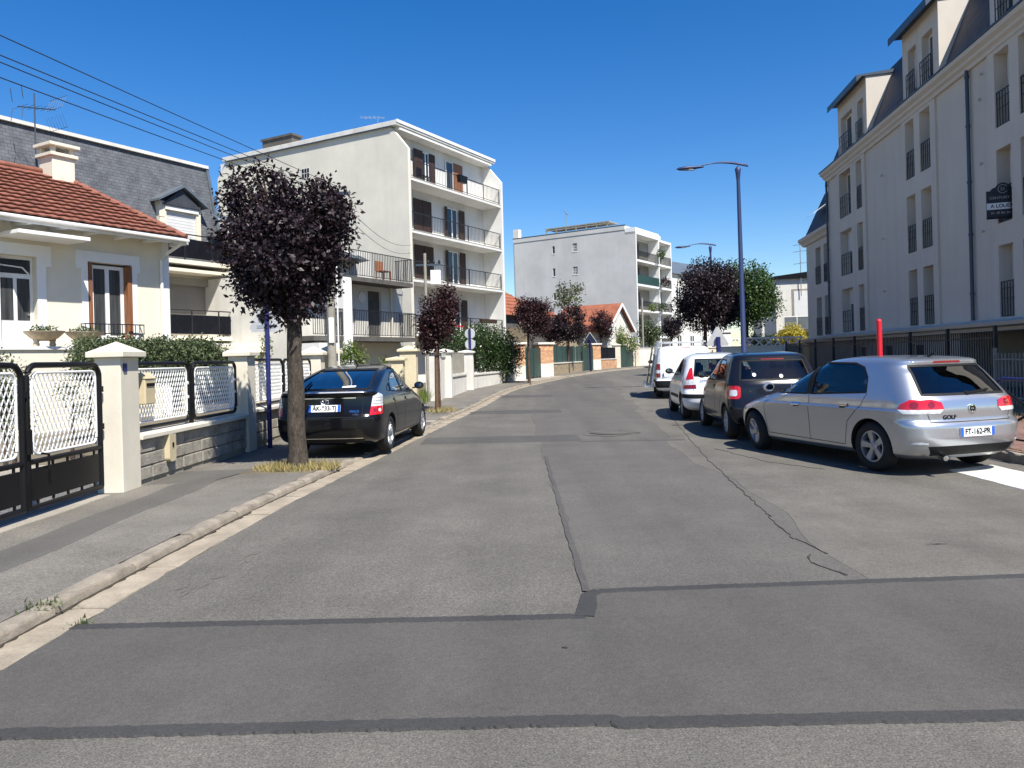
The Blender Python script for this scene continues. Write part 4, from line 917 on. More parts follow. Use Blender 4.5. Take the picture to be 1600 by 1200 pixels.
a.build('aerial', M['alu'], mh_)
p = pt(1190, 500, 75); o = thing('grey_annex', 'low grey building glimpsed between the tree and the flat roofed house', 'building', (p.x, p.y, .5), R(-10))
MB().box(0, 9, 0, 6, 0, 5.5).build('wall', M['white_old'], o); MB().box(-.2, 9.2, -.2, 6.2, 5.501, 6.0).build('roof', M['concrete'], o); window(o, 2.4, 3.3, 2.4, 4.2, -.05, M['white'], M['pane'], 0, .06)

# ================================================================== FENCES, GATES, STREET FURNITURE (left side)
def seg_frame(a, b):                # local x from a to b, local y to the left of travel
    a = Vector(a); b = Vector(b); return (a.x, a.y, 0), math.atan2(b.y - a.y, b.x - a.x), (b - a).length
def chain_mesh(m, x0, x1, z0, z1, y, p=.075, r=.005, hz=None):
    """expanded diamond mesh clipped to a rounded rectangle"""
    hz = hz or p * 1.9; n = int((x1 - x0) / p) + int((z1 - z0) / hz) + 4; s = hz / p
    for sg in (1, -1):
        for k in range(-n, 2 * n):
            c = x0 + k * p * 1.0
            # line x = c + sg * (z - z0) / s
            zs = [z0, z1]; xa, xb = c, c + sg * (z1 - z0) / s
            lo, hi = (xa, xb) if xa < xb else (xb, xa)
            if hi < x0 or lo > x1: continue
            def zz(x): return z0 + (x - c) * s * sg
            pa = (xa, z0); pb = (xb, z1)
            if pa[0] < x0: pa = (x0, zz(x0))
            if pa[0] > x1: pa = (x1, zz(x1))
            if pb[0] < x0: pb = (x0, zz(x0))
            if pb[0] > x1: pb = (x1, zz(x1))
            if math.hypot(pa[0] - pb[0], pa[1] - pb[1]) > .03: m.bar((pa[0], y + sg * .002, pa[1]), (pb[0], y + sg * .002, pb[1]), r * 2, r * 1.2)
def round_frame(m, x0, x1, z0, z1, y, r, th, open_bottom=False):
    pts = [(x, y, z) for x, z in rrect(x0, x1, z0, z1, r, 6)]; m.tube(pts + [pts[0], pts[1]], th, 8, False)
def mesh_panel(parent, x0, x1, z0, z1, y=0):
    m = MB(); round_frame(m, x0, x1, z0, z1, y, .12, .028); f = m.build('panel_frame', M['black'], parent, 60)
    m = MB(); round_frame(m, x0 + .075, x1 - .075, z0 + .075, z1 - .075, y, .08, .014); chain_mesh(m, x0 + .08, x1 - .08, z0 + .08, z1 - .08, y); m.build('diamond_mesh', M['white'], f, 60)
    for (x, z) in ((x0 + .05, z0 + .35), (x0 + .05, z1 - .3), (x1 - .05, z0 + .35), (x1 - .05, z1 - .3)): MB().lathe([(.024, -.02), (.024, .02)], 10, (x, y, z), 'y').build('clip', M['white'], f)
def gate_leaf(parent, x0, x1, z0, z1, split):
    m = MB(); pts = [(x0, 0, z0)] + [(x, 0, z) for x, z in [q for q in rrect(x0, x1, z0, z1, .16, 6)][6:20][::-1]][::-1]
    r = .16; arc = [(x1 - r + r * math.cos(R(a)), 0, z1 - r + r * math.sin(R(a))) for a in range(0, 91, 15)] + [(x0 + r + r * math.cos(R(a)), 0, z1 - r + r * math.sin(R(a))) for a in range(90, 181, 15)]
    m.tube([(x1, 0, z0)] + arc + [(x0, 0, z0), (x1, 0, z0)], .032, 8); m.tube([(x0, 0, split), (x1, 0, split)], .028, 8); lf = m.build('gate_leaf', M['black'], parent, 60)
    m = MB(); round_frame(m, x0 + .09, x1 - .09, split + .07, z1 - .08, 0, .09, .015); chain_mesh(m, x0 + .095, x1 - .095, split + .075, z1 - .085, 0, .078); m.build('diamond_mesh', M['white'], lf, 60)
    MB().box(x0 + .07, x1 - .07, -.012, .012, z0 + .07, split - .07).build('solid_panel', M['black'], lf)
    for k in range(5):
        x = x0 + .15 + (x1 - x0 - .3) * k / 4
        for zz in (z0 + .03, split - .07): MB().box(x - .015, x + .015, -.008, .008, zz, zz + .045).build('panel_tab', M['black'], lf)
    for z in (split + .25, z1 - .3): MB().lathe([(.03, -.035), (.03, .035)], 10, (x1 + .035, 0, z)).build('hinge', M['black'], lf)
    return lf
gA, gB = (-4.98, 4.8), (-4.98, 9.3)
loc, rz, ln = seg_frame(gA, gB)
gt = thing('driveway_gate', 'black framed double gate with white diamond mesh above solid black panels', 'gate', loc, rz)
gate_leaf(gt, 1.6, 2.98, .19, 1.66, .66); gate_leaf(gt, 3.06, 4.45, .19, 1.66, .66)
MB().box(2.99, 3.05, -.06, -.036, .75, 1.0).build('latch', M['black'], gt); m = MB(); m.tube([(3.2, -.06, .74), (3.3, -.07, .72), (3.3, -.07, .55)], .014, 6); m.build('handle', M['black'], gt)
def pillar(name, label, x, y, wd, h, mat, cap=.09, rz=0, group=None, wy=None):
    z = gz(y) + (.03 if y < 30 else 0); o = thing(name, label, 'gate pillar', (x, y, z), rz, group)
    wy = wy or wd; MB().box(-wd / 2, wd / 2, -wy / 2, wy / 2, 0, h).build('shaft', mat, o, bevel=.012)
    m = MB(); k = wd / 2 + .07; q = wy / 2 + .07; m.box(-k, k, -q, q, h, h + .07); m.add([(-k + .01, -q + .01, h + .07), (k - .01, -q + .01, h + .07), (k - .01, q - .01, h + .07), (-k + .01, q - .01, h + .07), (0, 0, h + .07 + cap)], [(0, 1, 4), (1, 2, 4), (2, 3, 4), (3, 0, 4)])
    m.build('cap', mat, o, bevel=.008); return o
pillar('gate_pillar', 'cream rendered pillar with pyramid cap beside the driveway gate', -4.94, 9.60, .32, 1.70, M['pillar'], .13, wy=.46)
pillar('gate_pillar', 'cream pyramid capped pillar at the far end of the two mesh panels', -4.84, 13.75, .34, 1.70, M['pillar'], .13, wy=.42)
pillar('gate_pillar', 'cream capped pillar hidden partly behind the big tree trunk', -4.72, 18.3, .42, 1.68, M['pillar'], .15)
pillar('gate_pillar', 'yellowish capped pillar of the dark low gate behind the parked black car', -4.55, 19.1, .45, 1.7, M['pillar_g'], .15)
pillar('gate_pillar', 'pale yellow capped pillar with letterbox beside the white pole', -3.2, 23.8, .5, 1.7, M['pillar_g'], .12)
pillar('gate_pillar', 'slim yellow pillar left of the letterbox pillar', -3.35, 22.3, .42, 1.45, M['pillar_g'], .05)
MB().box(.161, .175, -.17, -.09, 1.52, 1.62).build('house_number', M['blue'], bpy.data.objects['gate_pillar'])
def low_wall(name, label, a, b, h, rows, seed, wall_mat=None, cop=.34, stones=True):
    loc, rz, ln = seg_frame(a, b); o = thing(name, label, 'wall', loc, rz); z0 = gz((a[1] + b[1]) / 2)
    MB().box(0, ln, -.12, .12, 0, z0 + h - .075).build('core', wall_mat or M['mortar'], o)
    if stones:
        r = random.Random(seed); hh = (h - .08 - .12) / rows
        for j in range(rows):
            x = 0
            while x < ln - .05:
                l = min(r.uniform(.28, .62), ln - x); zz = z0 + .12 + j * hh
                s_ = MB(); d = r.uniform(.135, .155); s_.box(x + .008, x + l - .008, -d, -.119, zz + .007, zz + hh - .007); s_.build('stone', M['stone'], o, bevel=.012); x += l
    c = MB(); c.prism([(-cop / 2 - .04, z0 + h - .075), (cop / 2 - .04, z0 + h - .075), (cop / 2 - .04, z0 + h), (-cop / 2 - .04, z0 + h - .012)], 0, ln, 'x'); c.build('coping', M['pillar'], o, bevel=.01)
    return o
A1, B1 = (-4.96, 9.84), (-4.86, 13.53)
w1 = low_wall('fence_wall', 'low stone wall with cream coping between the two cream pillars', A1, B1, .73, 3, 3)
loc, rz, ln = seg_frame(A1, B1)
f1 = thing('mesh_fence', 'two white diamond mesh panels in black frames on the stone wall', 'fence', loc, rz)
mesh_panel(f1, .08, 1.8, .80, 1.66); mesh_panel(f1, 1.94, 3.62, .80, 1.66)
for x in (1.87,): MB().box(x - .025, x + .025, -.025, .025, .7, 1.62).build('post', M['black'], f1)
A2, B2 = (-4.84, 13.97), (-4.73, 18.08)
low_wall('fence_wall', 'low wall with cream coping behind the blue sign post', A2, B2, .75, 3, 9)
loc, rz, ln = seg_frame(A2, B2); f2 = thing('mesh_fence', 'white diamond mesh panels behind the blue sign post and tree trunk', 'fence', loc, rz)
mesh_panel(f2, .12, 2.0, .85, 1.7); mesh_panel(f2, 2.1, 4.0, .85, 1.7); MB().box(2.03, 2.07, -.025, .025, .82, 1.62).build('post', M['black'], f2)
lb = thing('letterbox', 'small cream letterbox on the mesh fence next to the gate pillar', 'letterbox', (-4.88, 10.15, 1.12), R(90))
MB().box(-.13, .15, -.09, .05, 0, .36).build('body', M['letterbox'], lb, bevel=.015); MB().box(-.1, .12, -.1, -.091, .24, .28).build('slot', M['black'], lb); MB().prism([(-.1, .34), (.06, .34), (.06, .4), (-.02, .42)], -.14, .16, 'x').build('lid', M['letterbox'], lb)
mb_ = thing('meter_box', 'small cream service box mounted low on the stone wall', 'service box', (-4.80, 10.65, .3), R(90)); MB().prism(rrect(-.1, .1, 0, .42, .06, 4), -.07, .03, 'y').build('cover', M['letterbox'], mb_); MB().box(-.02, .02, -.08, -.071, .2, .26).build('lock', M['black'], mb_)
# paved driveway seen through the gate
strip('driveway', lambda y: -9.5, lambda y: -5.3, 3, 12.0, .10, M['pave_conc'], 3, .5)
for i, x in enumerate((-4.75, -3.72)):
    loc_, rz_ = frame_left(264, 450, 24, 29.4); o = thing('flower_bowl', ('left' if i == 0 else 'right') + ' stone flower bowl on the terrace wall below the bungalow door', 'planter', Vector(loc_) + Matrix.Rotation(rz_, 3, 'Z') @ Vector((x, -1.6, 2.2)), rz_)
    m = MB(); m.lathe([(.12, .14), (.30, .2), (.44, .34), (.46, .38), (.42, .38), (.2, .32)], 20); m.build('bowl', M['plaster'], o, 50)
    for sx in (-.2, .2): MB().lathe([(.06, 0), (.08, .05), (.06, .1), (.09, .2)], 10, (sx, 0, 0)).build('foot', M['plaster'], o, 50)
# dark sliding gate between the yellow pillars
loc, rz, ln = seg_frame((-4.45, 19.4), (-3.5, 22.1)); o = thing('sliding_gate', 'dark brown low sliding gate behind the parked black car', 'gate', loc, rz)
for k in range(9): MB().box(.02 + k * ln / 9, ln / 9 * (k + 1) - .02, -.02, .02, .25, 1.45).build('board', M['iron'], o)
MB().box(0, ln, -.03, .03, 1.46, 1.54).build('top_rail', M['concrete'], o); MB().box(0, ln, -.026, .026, .2, .25).build('bottom_rail', M['iron'], o)
# white walls along the bend
def panel_wall(name, label, a, b, h, mat, cop=None, th=.2):
    loc, rz, ln = seg_frame(a, b); o = thing(name, label, 'wall', loc, rz); z0 = gz((a[1] + b[1]) / 2)
    MB().box(0, ln, -th / 2, th / 2, 0, z0 + h).build('wall', mat, o); MB().box(-.02, ln + .02, -th / 2 - .04, th / 2 + .04, z0 + h + .001, z0 + h + .07).build('coping', cop or mat, o); return o
pillar('white_pillar', 'white capped pillar just right of the thin white pole', -2.62, 25.6, .5, 1.62, M['white_old'], .08)
pillar('white_pillar', 'second white capped pillar between the pole and grey railing', -2.38, 27.1, .5, 1.62, M['white_old'], .08)
panel_wall('white_wall', 'white wall joining the two white pillars', (-2.55, 25.85), (-2.45, 26.85), 1.5, M['white_old'])
panel_wall('white_wall', 'low white wall under the grey railing', (-2.28, 27.4), (-1.95, 31.0), .75, M['white_old'])
loc, rz, ln = seg_frame((-2.28, 27.4), (-1.95, 31.0)); o = thing('garden_railing', 'grey barred railing panel on the low white wall', 'railing', loc, rz); railing(o, 'bars', 0, ln, 0, gz(29) + .85, gz(29) + 1.65, M['concrete'], .10, .03)
pillar('white_pillar', 'white capped pillar behind the twin round signs', -1.88, 31.9, .55, 1.6, M['white_old'], .06)
panel_wall('hedge_wall', 'low white wall at the foot of the dark green hedge', (-1.75, 32.4), (-.55, 37.6), .62, M['white_old'])
panel_wall('white_wall', 'tall white wall panel left of the green gate', (-.2, 39.0), (.5, 41.0), 1.5, M['white_old'])
def brick_pillar(label, x, y, wd=.55, h=1.95):
    o = thing('brick_pillar', label, 'gate pillar', (x, y, gz(y)), R(20)); MB().box(-wd / 2, wd / 2, -wd / 2, wd / 2, 0, .85).build('base', M['white_old'], o); MB().box(-wd / 2, wd / 2, -wd / 2, wd / 2, .851, h).build('shaft', M['brick_p'], o); k = wd / 2 + .09; MB().box(-k, k, -k, k, h + .001, h + .12).build('cap', M['white_old'], o, bevel=.02)
brick_pillar('brick pillar behind the second plum tree', .35, 40.2); brick_pillar('brick gate pillar right of the green gate', 1.75, 44.4, .6); brick_pillar('brick gate pillar next to the first, at the stone wall', 2.1, 45.6, .55)
brick_pillar('brick pillar beyond the blue sign post', 6.3, 58.5, .7); pillar('stone_pillar', 'cream pillar left of the far dark gate', 8.6, 63.2, .6, 1.9, M['pillar'], .1); pillar('stone_pillar', 'cream round capped pillar at the end of the far dark gate', 10.9, 68.0, .7, 1.95, M['pillar'], .2)
def sheet_fence(label, a, b, z0, z1, mat, n, name='panel_fence', cat='fence'):
    loc, rz, ln = seg_frame(a, b); o = thing(name, label, cat, loc, rz); g = gz((a[1] + b[1]) / 2)
    for k in range(n): MB().box(ln * k / n + .02, ln * (k + 1) / n - .02, -.03, .03, g + z0, g + z1).build('panel', mat, o)
    for k in range(n + 1): x = min(max(ln * k / n, .03), ln - .03); MB().box(x - .019, x + .019, -.05, .05, g, g + z1 + .03).build('post', mat, o)
    return o
sheet_fence('green sheet metal gate between the white wall and brick pillar', (.75, 41.4), (1.6, 44.0), .15, 1.75, M['green_panel'], 2, 'green_gate', 'gate')
sheet_fence('green panels above the stone wall', (2.3, 46.0), (5.0, 55.4), .8, 1.85, M['green_panel'], 6)
panel_wall('stone_wall', 'low rubble stone wall below the green panels', (2.25, 46.0), (4.95, 55.4), .75, M['rubble'], M['white_old'], .35)
sheet_fence('dark green gate behind the blue sign post', (5.1, 55.8), (6.1, 58.1), .1, 1.75, M['green_panel'], 2, 'green_gate', 'gate')
sheet_fence('dark panel above the short brick wall', (6.6, 59.0), (8.4, 62.7), .85, 1.75, M['black_net'], 2)
panel_wall('brick_wall', 'short brick wall below the dark panel', (6.6, 59.0), (8.4, 62.7), .8, M['brick_p'], M['white_old'], .3)
sheet_fence('dark green double gate at the far end of the fence', (8.9, 63.8), (10.6, 67.5), .1, 1.8, M['green_panel'], 2, 'green_gate', 'gate')
panel_wall('garden_wall', 'far cream garden wall beyond the dark gate', (11.2, 68.4), (16, 74), 1.6, M['white_old'])
# ---------------------------------------------------------------- posts and signs
def post(name, label, cat, x, y, h, r, mat, base=0.12):
    o = thing(name, label, cat, (x, y, gz(y) + base)); m = MB(); m.tube([(0, 0, -.1), (0, 0, h)], r, 10); m.build('pole', mat, o, 50); return o
o = post('sign_post', 'blue sign post with triangular sign back behind the big tree', 'sign', -4.48, 14.1, 2.6, .042, M['blue'])
m = MB(); m.prism([(-.30, 2.05), (.20, 2.05), (.24, 2.12), (.0, 2.62), (-.10, 2.62), (-.34, 2.12)], .05, .07, 'y'); m.build('sign_plate', M['signback'], o); MB().box(-.2, .15, .043, .049, 2.12, 2.18).build('rail', M['alu'], o)
MB().lathe([(.09, .03), (.09, .044)], 14, (-.08, 0, 2.32), 'y').build('clamp_disc', M['black'], o)
o = post('sign_post', 'blue post carrying two round signs seen from behind', 'sign', -1.72, 31.8, 2.5, .045, M['blue'])
for z in (2.28, 1.84): MB().lathe([(.20, .05), (.215, .055), (.215, .065), (.19, .07)], 24, (0, 0, z), 'y').build('round_sign', M['signback'], o)
o = post('sign_post', 'far blue post with pointed sign board near the green panels', 'sign', 5.55, 54.3, 2.2, .09, M['darkblue']); m = MB(); m.prism([(-.40, 1.95), (.40, 1.95), (.38, 2.1), (0, 2.65), (-.38, 2.1)], .1, .13, 'y'); m.build('sign_plate', M['darkblue'], o); m = MB(); m.bar((-.5, .08, 1.95), (0, .08, 2.72), .05, .04); m.bar((.5, .08, 1.95), (0, .08, 2.72), .05, .04); m.build('sign_edge', M['signback'], o)
o = post('utility_pole', 'thin pale pole with cable gear behind the slim staked plum tree', 'pole', -2.72, 24.7, 4.75, .05, M['concrete'])
MB().box(-.3, .5, -.03, .03, 4.35, 4.41).build('crossarm', M['zinc_d'], o); MB().box(.18, .5, -.09, .05, 3.75, 4.2).build('junction_box', M['white'], o)
for x in (.1, .28, .46): MB().lathe([(.03, 0), (.045, .05), (.02, .12)], 8, (x, 0, 4.41)).build('insulator', M['black'], o)
post('telegraph_pole', 'slim grey pole in front of the green panels', 'pole', 4.35, 53.2, 5.0, .06, M['concrete'])
o = thing('utility_pole', 'grey concrete utility pole with overhead cables behind the big tree', 'pole', (-4.33, 18.5, gz(18.5)))
m = MB(); m.tube([(0, 0, 0), (0, 0, 5.9)], [.115, .085], 10); m.build('shaft', M['concrete'], o, 50); MB().box(-.5, .5, -.04, .04, 5.55, 5.63).build('crossarm', M['zinc_d'], o)
for x in (-.42, -.15, .15, .42): MB().lathe([(.035, 0), (.045, .04), (.03, .08), (.045, .11), (.01, .15)], 8, (x, 0, 5.63)).build('insulator', M['black'], o)
MB().box(-.03, .09, -.14, -.1, 2.0, 2.6).build('cable_guard', M['white'], o)
m = MB(); m.tube([(.15, .05, .5), (.15, .05, 5.3)], .02, 6); m.build('cable_riser', M['plastic_w'], o)
top = Vector((-4.33, 18.5, gz(18.5) + 5.75))
for i, (yy, dx) in enumerate(((55, .42), (86, .15), (97, -.15), (121, -.42))):
    a = top + Vector((dx * .6, 0, -.05 * i)); q = pt(0, yy, 8.0); d = (q - a); b_ = a + d * 2.6
    pts = []
    for k in range(25):
        t = k / 24; p_ = a.lerp(b_, t); s_ = 1 / 2.6; p_.z += .35 * (((t - s_) ** 2) - s_ * s_ + 2 * s_ * t - t * t) + .28 * (t * (t - s_)); pts.append(p_)
    m = MB(); m.tube(pts, .0065, 5); tag(m.build('overhead_cable', M['wire']), ('uppermost', 'second', 'third', 'lowest')[i] + ' of the overhead cables crossing the sky at upper left', 'cable', 'overhead cables to the utility pole')
for i, (x, y, Y) in enumerate(((642, 383, 40.3), (642, 388, 40.3))):
    b_ = pt(x, y, Y); m = MB(); m.tube([top.lerp(b_, k / 12) - Vector((0, 0, .5 * math.sin(math.pi * k / 12) + .25 * i)) for k in range(13)], .008, 5); tag(m.build('overhead_cable', M['wire']), ('upper', 'lower')[i] + ' cable running from the pole to the apartment block corner', 'cable', 'overhead cables to the utility pole')
# street lamps
def street_lamp(label, x, y, h, arm, rr):
    o = thing('street_lamp', label, 'street lamp', (x, y, gz(y) + .12), R(4), 'blue street lamps on the right pavement')
    m = MB(); m.tube([(0, 0, 0), (0, 0, .9), (0, 0, .95), (-.05, 0, h)], [rr * 1.25, rr * 1.2, rr, rr * .62], 14); m.build('column', M['lampblue'], o, 50)
    m = MB(); n = 14
    for sd in (-1, 1):
        m.tube([(.32 - (arm + .32) * t, sd * .05 * math.sin(math.pi * min(t * 1.3, 1)), h + .10 + .16 * math.sin(math.pi * (t * .9 + .05)) + (.05 if sd > 0 else 0) * (1 - t)) for t in [k / n for k in range(n + 1)]], [.018 + .03 * math.sin(math.pi * min(1, t * 1.4 + .05)) * .8 for t in [k / n for k in range(n + 1)]], 8)
    m.lathe([(rr * .62, -.35), (rr * .9, -.1), (.11, .04), (.02, .14)], 12, (-.05, 0, h)); m.build('arm', M['lampblue'], o, 50)
    m = MB(); m.tube([(-arm + .25, 0, h + .16), (-arm, 0, h + .12), (-arm - .35, 0, h + .07), (-arm - .62, 0, h + .03), (-arm - .72, 0, h + .02)], [.05, .09, .14, .10, .02], 14)
    m.v = [(p[0], p[1], h + .085 + (p[2] - h - .085) * .55) for p in m.v]; hd = m.build('lamp_head', M['lampblue'], o, 50)
    m = MB(); m.lathe([(.01, -.006), (.1, 0), (.1, .02)], 18, (0, 0, 0)); m.v = [(p[0] * 2.4 - arm - .3, p[1] * 1.0, p[2] + h + .012) for p in m.v]; m.build('lens', M['lampgrey'], hd)
    return o
street_lamp('tall blue street lamp behind the white hatchback', 8.25, 27.3, 7.75, 1.55, .10); street_lamp('farther blue street lamp above the dark plum tree', 12.75, 48.5, 7.7, 1.6, .10)
# ---------------------------------------------------------------- right side
o = post('sign_post', 'blue post with small triangular sign back near the white van', 'sign', 9.2, 34.2, 1.9, .10, M['blue']); m = MB(); m.prism([(-.45, 1.5), (.45, 1.5), (.5, 1.58), (.05, 2.35), (-.05, 2.35), (-.5, 1.58)], .11, .13, 'y'); m.build('sign_plate', M['signback'], o)
o = thing('red_marker', 'bright red post standing behind the silver hatchback', 'post', (7.95, 16.6, gz(16.6) + .12)); m = MB(); m.tube([(0, 0, 0), (0, 0, 2.02)], .055, 12); m.build('pole', M['red'], o, 50); m = MB(); m.lathe([(.055, 0), (.04, .03), (.01, .04)], 12, (0, 0, 2.02)); m.build('cap', M['red'], o, 50)
def barrier(x, y0, y1, label):
    o = thing('pedestrian_barrier', label, 'barrier', (x, y0, .125), R(90), 'blue cross barriers'); L_ = y1 - y0
    m = MB(); m.tube([(0, 0, 0), (0, 0, .9), (.06, 0, .98), (.14, 0, 1.0), (L_ - .14, 0, 1.0), (L_ - .06, 0, .98), (L_, 0, .9), (L_, 0, 0)], .024, 10); m.build('hoop', M['blue'], o, 50)
    m = MB(); m.tube([(0, 0, .15), (L_, 0, .15)], .016, 8); m.build('bottom_rail', M['black'], o, 50); m = MB(); m.tube([(0, 0, .2), (L_, 0, .92)], .018, 8); m.build('brace', M['black'], o, 50); m = MB(); m.tube([(0, .03, .92), (L_, .03, .2)], .018, 8); m.build('brace', M['black'], o, 50)
barrier(7.05, 9.6, 11.2, 'blue pedestrian barrier with crossed braces right of the silver hatchback'); barrier(7.05, 11.5, 13.1, 'blue pedestrian barrier hidden mostly behind the silver hatchback')
# iron fence in front of the shaded building
FA, FB = Vector((14.35, 40.2, 0)), Vector((12.3, 19.5, 0))
loc, rz, ln = seg_frame(FA, FB); o = thing('iron_fence', 'long dark iron fence with pointed bars before the shaded building', 'fence', loc, rz)
MB().box(0, ln, -.12, .12, 0, .55).build('plinth', M['conc_d'], o)
for z in (.75, 1.78): MB().box(0, ln, -.02, .02, z, z + .045).build('rail', M['iron'], o)
nb = int(ln / .13); m = MB()
for k in range(nb): x = .06 + k * .13; m.box(x - .011, x + .011, -.011, .011, .55, 1.98)
b0 = m.build('bars', M['iron'], o); b0['kind'] = 'stuff'
for k in range(9): x = .04 + k * (ln - .08) / 8; MB().box(x - .04, x + .04, -.04, .04, .5, 2.12).build('post', M['iron'], o)
loc, rz, ln = seg_frame((11.8, 18.8), (10.6, 9.0)); o = thing('grey_fence', 'low grey metal fence beside the garage recess', 'fence', loc, rz)
for z in (.35, 1.25): MB().box(0, ln, -.018, .018, z, z + .04).build('rail', M['concrete'], o)
m = MB()
for k in range(int(ln / .16)): x = .05 + k * .16; m.box(x - .012, x + .012, -.012, .012, .12, 1.42)
b0 = m.build('bars', M['concrete'], o); b0['kind'] = 'stuff'
for k in range(6): x = .04 + k * (ln - .08) / 5; MB().box(x - .035, x + .035, -.035, .035, 0, 1.55).build('post', M['concrete'], o)
# garden wall with balustrade behind the parked cars
panel_wall('garden_wall', 'beige garden wall behind the lamp post', (11.3, 41.8), (14.5, 41.2), 1.5, M['cream2'])
panel_wall('garden_wall', 'shorter beige garden wall with white gate post on its left', (10.2, 43.5), (12.3, 46.5), 1.5, M['cream2'])
o = thing('balustrade', 'white ornamental balustrade above the garden wall under the green tree', 'balustrade', (13.2, 49.5, gz(49)), R(-4)); MB().box(0, 5.4, -.1, .1, 1.45, 1.55).build('bottom_rail', M['white'], o); MB().box(0, 5.4, -.1, .1, 2.0, 2.1).build('top_rail', M['white'], o); MB().box(0, 5.4, -.1, .1, 0, 1.45).build('plinth', M['white_old'], o)
for k in range(9): m = MB(); x = .05 + k * .6; m.bar((x, 0, 1.55), (x + .5, 0, 2.0), .06, .1, (0, 1, 0)); m.bar((x + .5, .005, 1.55), (x, .005, 2.0), .06, .1, (0, 1, 0)); m.build('lattice_cross', M['white'], o)
pillar('white_pillar', 'white gate post under the dark plum tree on the right', 12.9, 46.5, .6, 2.4, M['white'], .1)
post('telegraph_pole', 'pale pole among the trees on the right of the street', 'pole', 13.6, 48.8, 5.6, .07, M['plastic_w'])
post('telegraph_pole', 'thin dark pole in front of the grey gable block', 'pole', 12.15, 71, 6.2, .09, M['concrete'])

# ================================================================== VEGETATION
def leaf_cloud(name, blobs, n, size, mat, parent, seed, surf=.42, up=.35, aspect=.55, kind=None, clump=0, gap=0):
    g = np.random.default_rng(seed); B = np.array(blobs, float); vol = B[:, 3] * B[:, 4] * B[:, 5]; idx = g.choice(len(B), n, p=vol / vol.sum())
    if clump:                                             # leaves gather round twig ends
        nc = max(8, n // clump); ci = g.choice(len(B), nc, p=vol / vol.sum()); d = g.normal(size=(nc, 3)); d /= np.linalg.norm(d, axis=1)[:, None]
        cp = B[ci, :3] + d * (g.random(nc) ** surf)[:, None] * B[ci, 3:]; k = g.integers(0, nc, n); base_d = d[k]
        if gap:                                           # thin and open patches in the crown
            from mathutils import noise as _nz
            dens = np.array([_nz.noise(Vector(c_) * gap + Vector((seed * 3.7, 0, 0))) for c_ in cp]); dens = np.clip((dens + .34) * 2.4, .10, 1); k = g.choice(nc, n, p=dens / dens.sum()); base_d = d[k]
        P = cp[k] + np.clip(g.normal(size=(n, 3)), -1.3, 1.3) * size * 1.1; outd = base_d
    else:
        d = g.normal(size=(n, 3)); d /= np.linalg.norm(d, axis=1)[:, None]; P = B[idx, :3] + d * (g.random(n) ** surf)[:, None] * B[idx, 3:]; outd = d
    ax = outd * .7 + g.normal(size=(n, 3)) * .8; ax[:, 2] -= .25; ax /= np.linalg.norm(ax, axis=1)[:, None]
    nr = outd * .5 + g.normal(size=(n, 3)) * .55; nr[:, 2] += up; sd = np.cross(ax, nr); sd /= np.linalg.norm(sd, axis=1)[:, None]; nn = np.cross(sd, ax)
    s = size * g.uniform(.6, 1.25, n)[:, None]
    V = np.stack([P, P + ax * s * .5 + sd * s * aspect * .5 + nn * s * .08, P + ax * s - nn * s * .10, P + ax * s * .5 - sd * s * aspect * .5 + nn * s * .08], 1).reshape(-1, 3)
    me = bpy.data.meshes.new(name); me.vertices.add(4 * n); me.vertices.foreach_set('co', V.astype(np.float32).ravel())
    me.loops.add(4 * n); me.loops.foreach_set('vertex_index', np.arange(4 * n, dtype=np.int32)); me.polygons.add(n)
    me.polygons.foreach_set('loop_start', np.arange(0, 4 * n, 4, dtype=np.int32)); me.polygons.foreach_set('loop_total', np.full(n, 4, np.int32))
    at = me.attributes.new('rnd', 'FLOAT', 'FACE'); at.data.foreach_set('value', (g.random(n) ** 1.6).astype(np.float32))
    me.materials.append(mat); me.update(); me.validate()
    o = link(name, me, parent)
    if kind: o['kind'] = kind
    return o
def trunk_mesh(m, pts, rs, n=10, lump=.0, seed=0):
    r = random.Random(seed); m.tube(pts, rs, n)
    if lump:
        k = len(pts) * n
        for i in range(len(m.v) - k, len(m.v)): m.v[i] = tuple(c + r.uniform(-lump, lump) for c in m.v[i])
def tree(label, base, h_fork, rad, blobs, n, size, mat, bark, seed, cat='tree', name='plum_tree', group=None, clump=6, lean=(0, 0), nbr=14, surf=.42, gap=2.6):
    """blobs are relative to the base"""
    o = thing(name, label, cat, base, 0, group); r = random.Random(seed); m = MB()
    steps = 9; pts = [(lean[0] * (k / steps) ** 1.4 * 1.0 + rad * .06 * math.sin(k * 1.7), lean[1] * k / steps + rad * .06 * math.cos(k * 1.3), h_fork * k / steps) for k in range(steps + 1)]
    trunk_mesh(m, [(pts[0][0], pts[0][1], -.15)] + pts, [rad * 1.35] + [rad * (1.22 if k == 0 else 1 - .25 * k / steps) for k in range(steps + 1)], 14, rad * .06, seed)
    f = Vector(pts[-1])
    for k in range(nbr):
        b = blobs[k % len(blobs)]; e = Vector((b[0] + r.uniform(-.5, .5) * b[3], b[1] + r.uniform(-.5, .5) * b[4], b[2] + r.uniform(-.2, .75) * b[5])); mid = f.lerp(e, .5) + Vector((r.uniform(-.1, .1), r.uniform(-.1, .1), .1))
        m.tube([f - Vector((0, 0, .1)), f.lerp(mid, .6), mid, e], [rad * .55, rad * .42, rad * .28, rad * .08], 6)
    m.build('trunk', bark, o, 60); leaf_cloud('crown', blobs, n, size, mat, o, seed, surf, clump=clump, gap=gap); return o
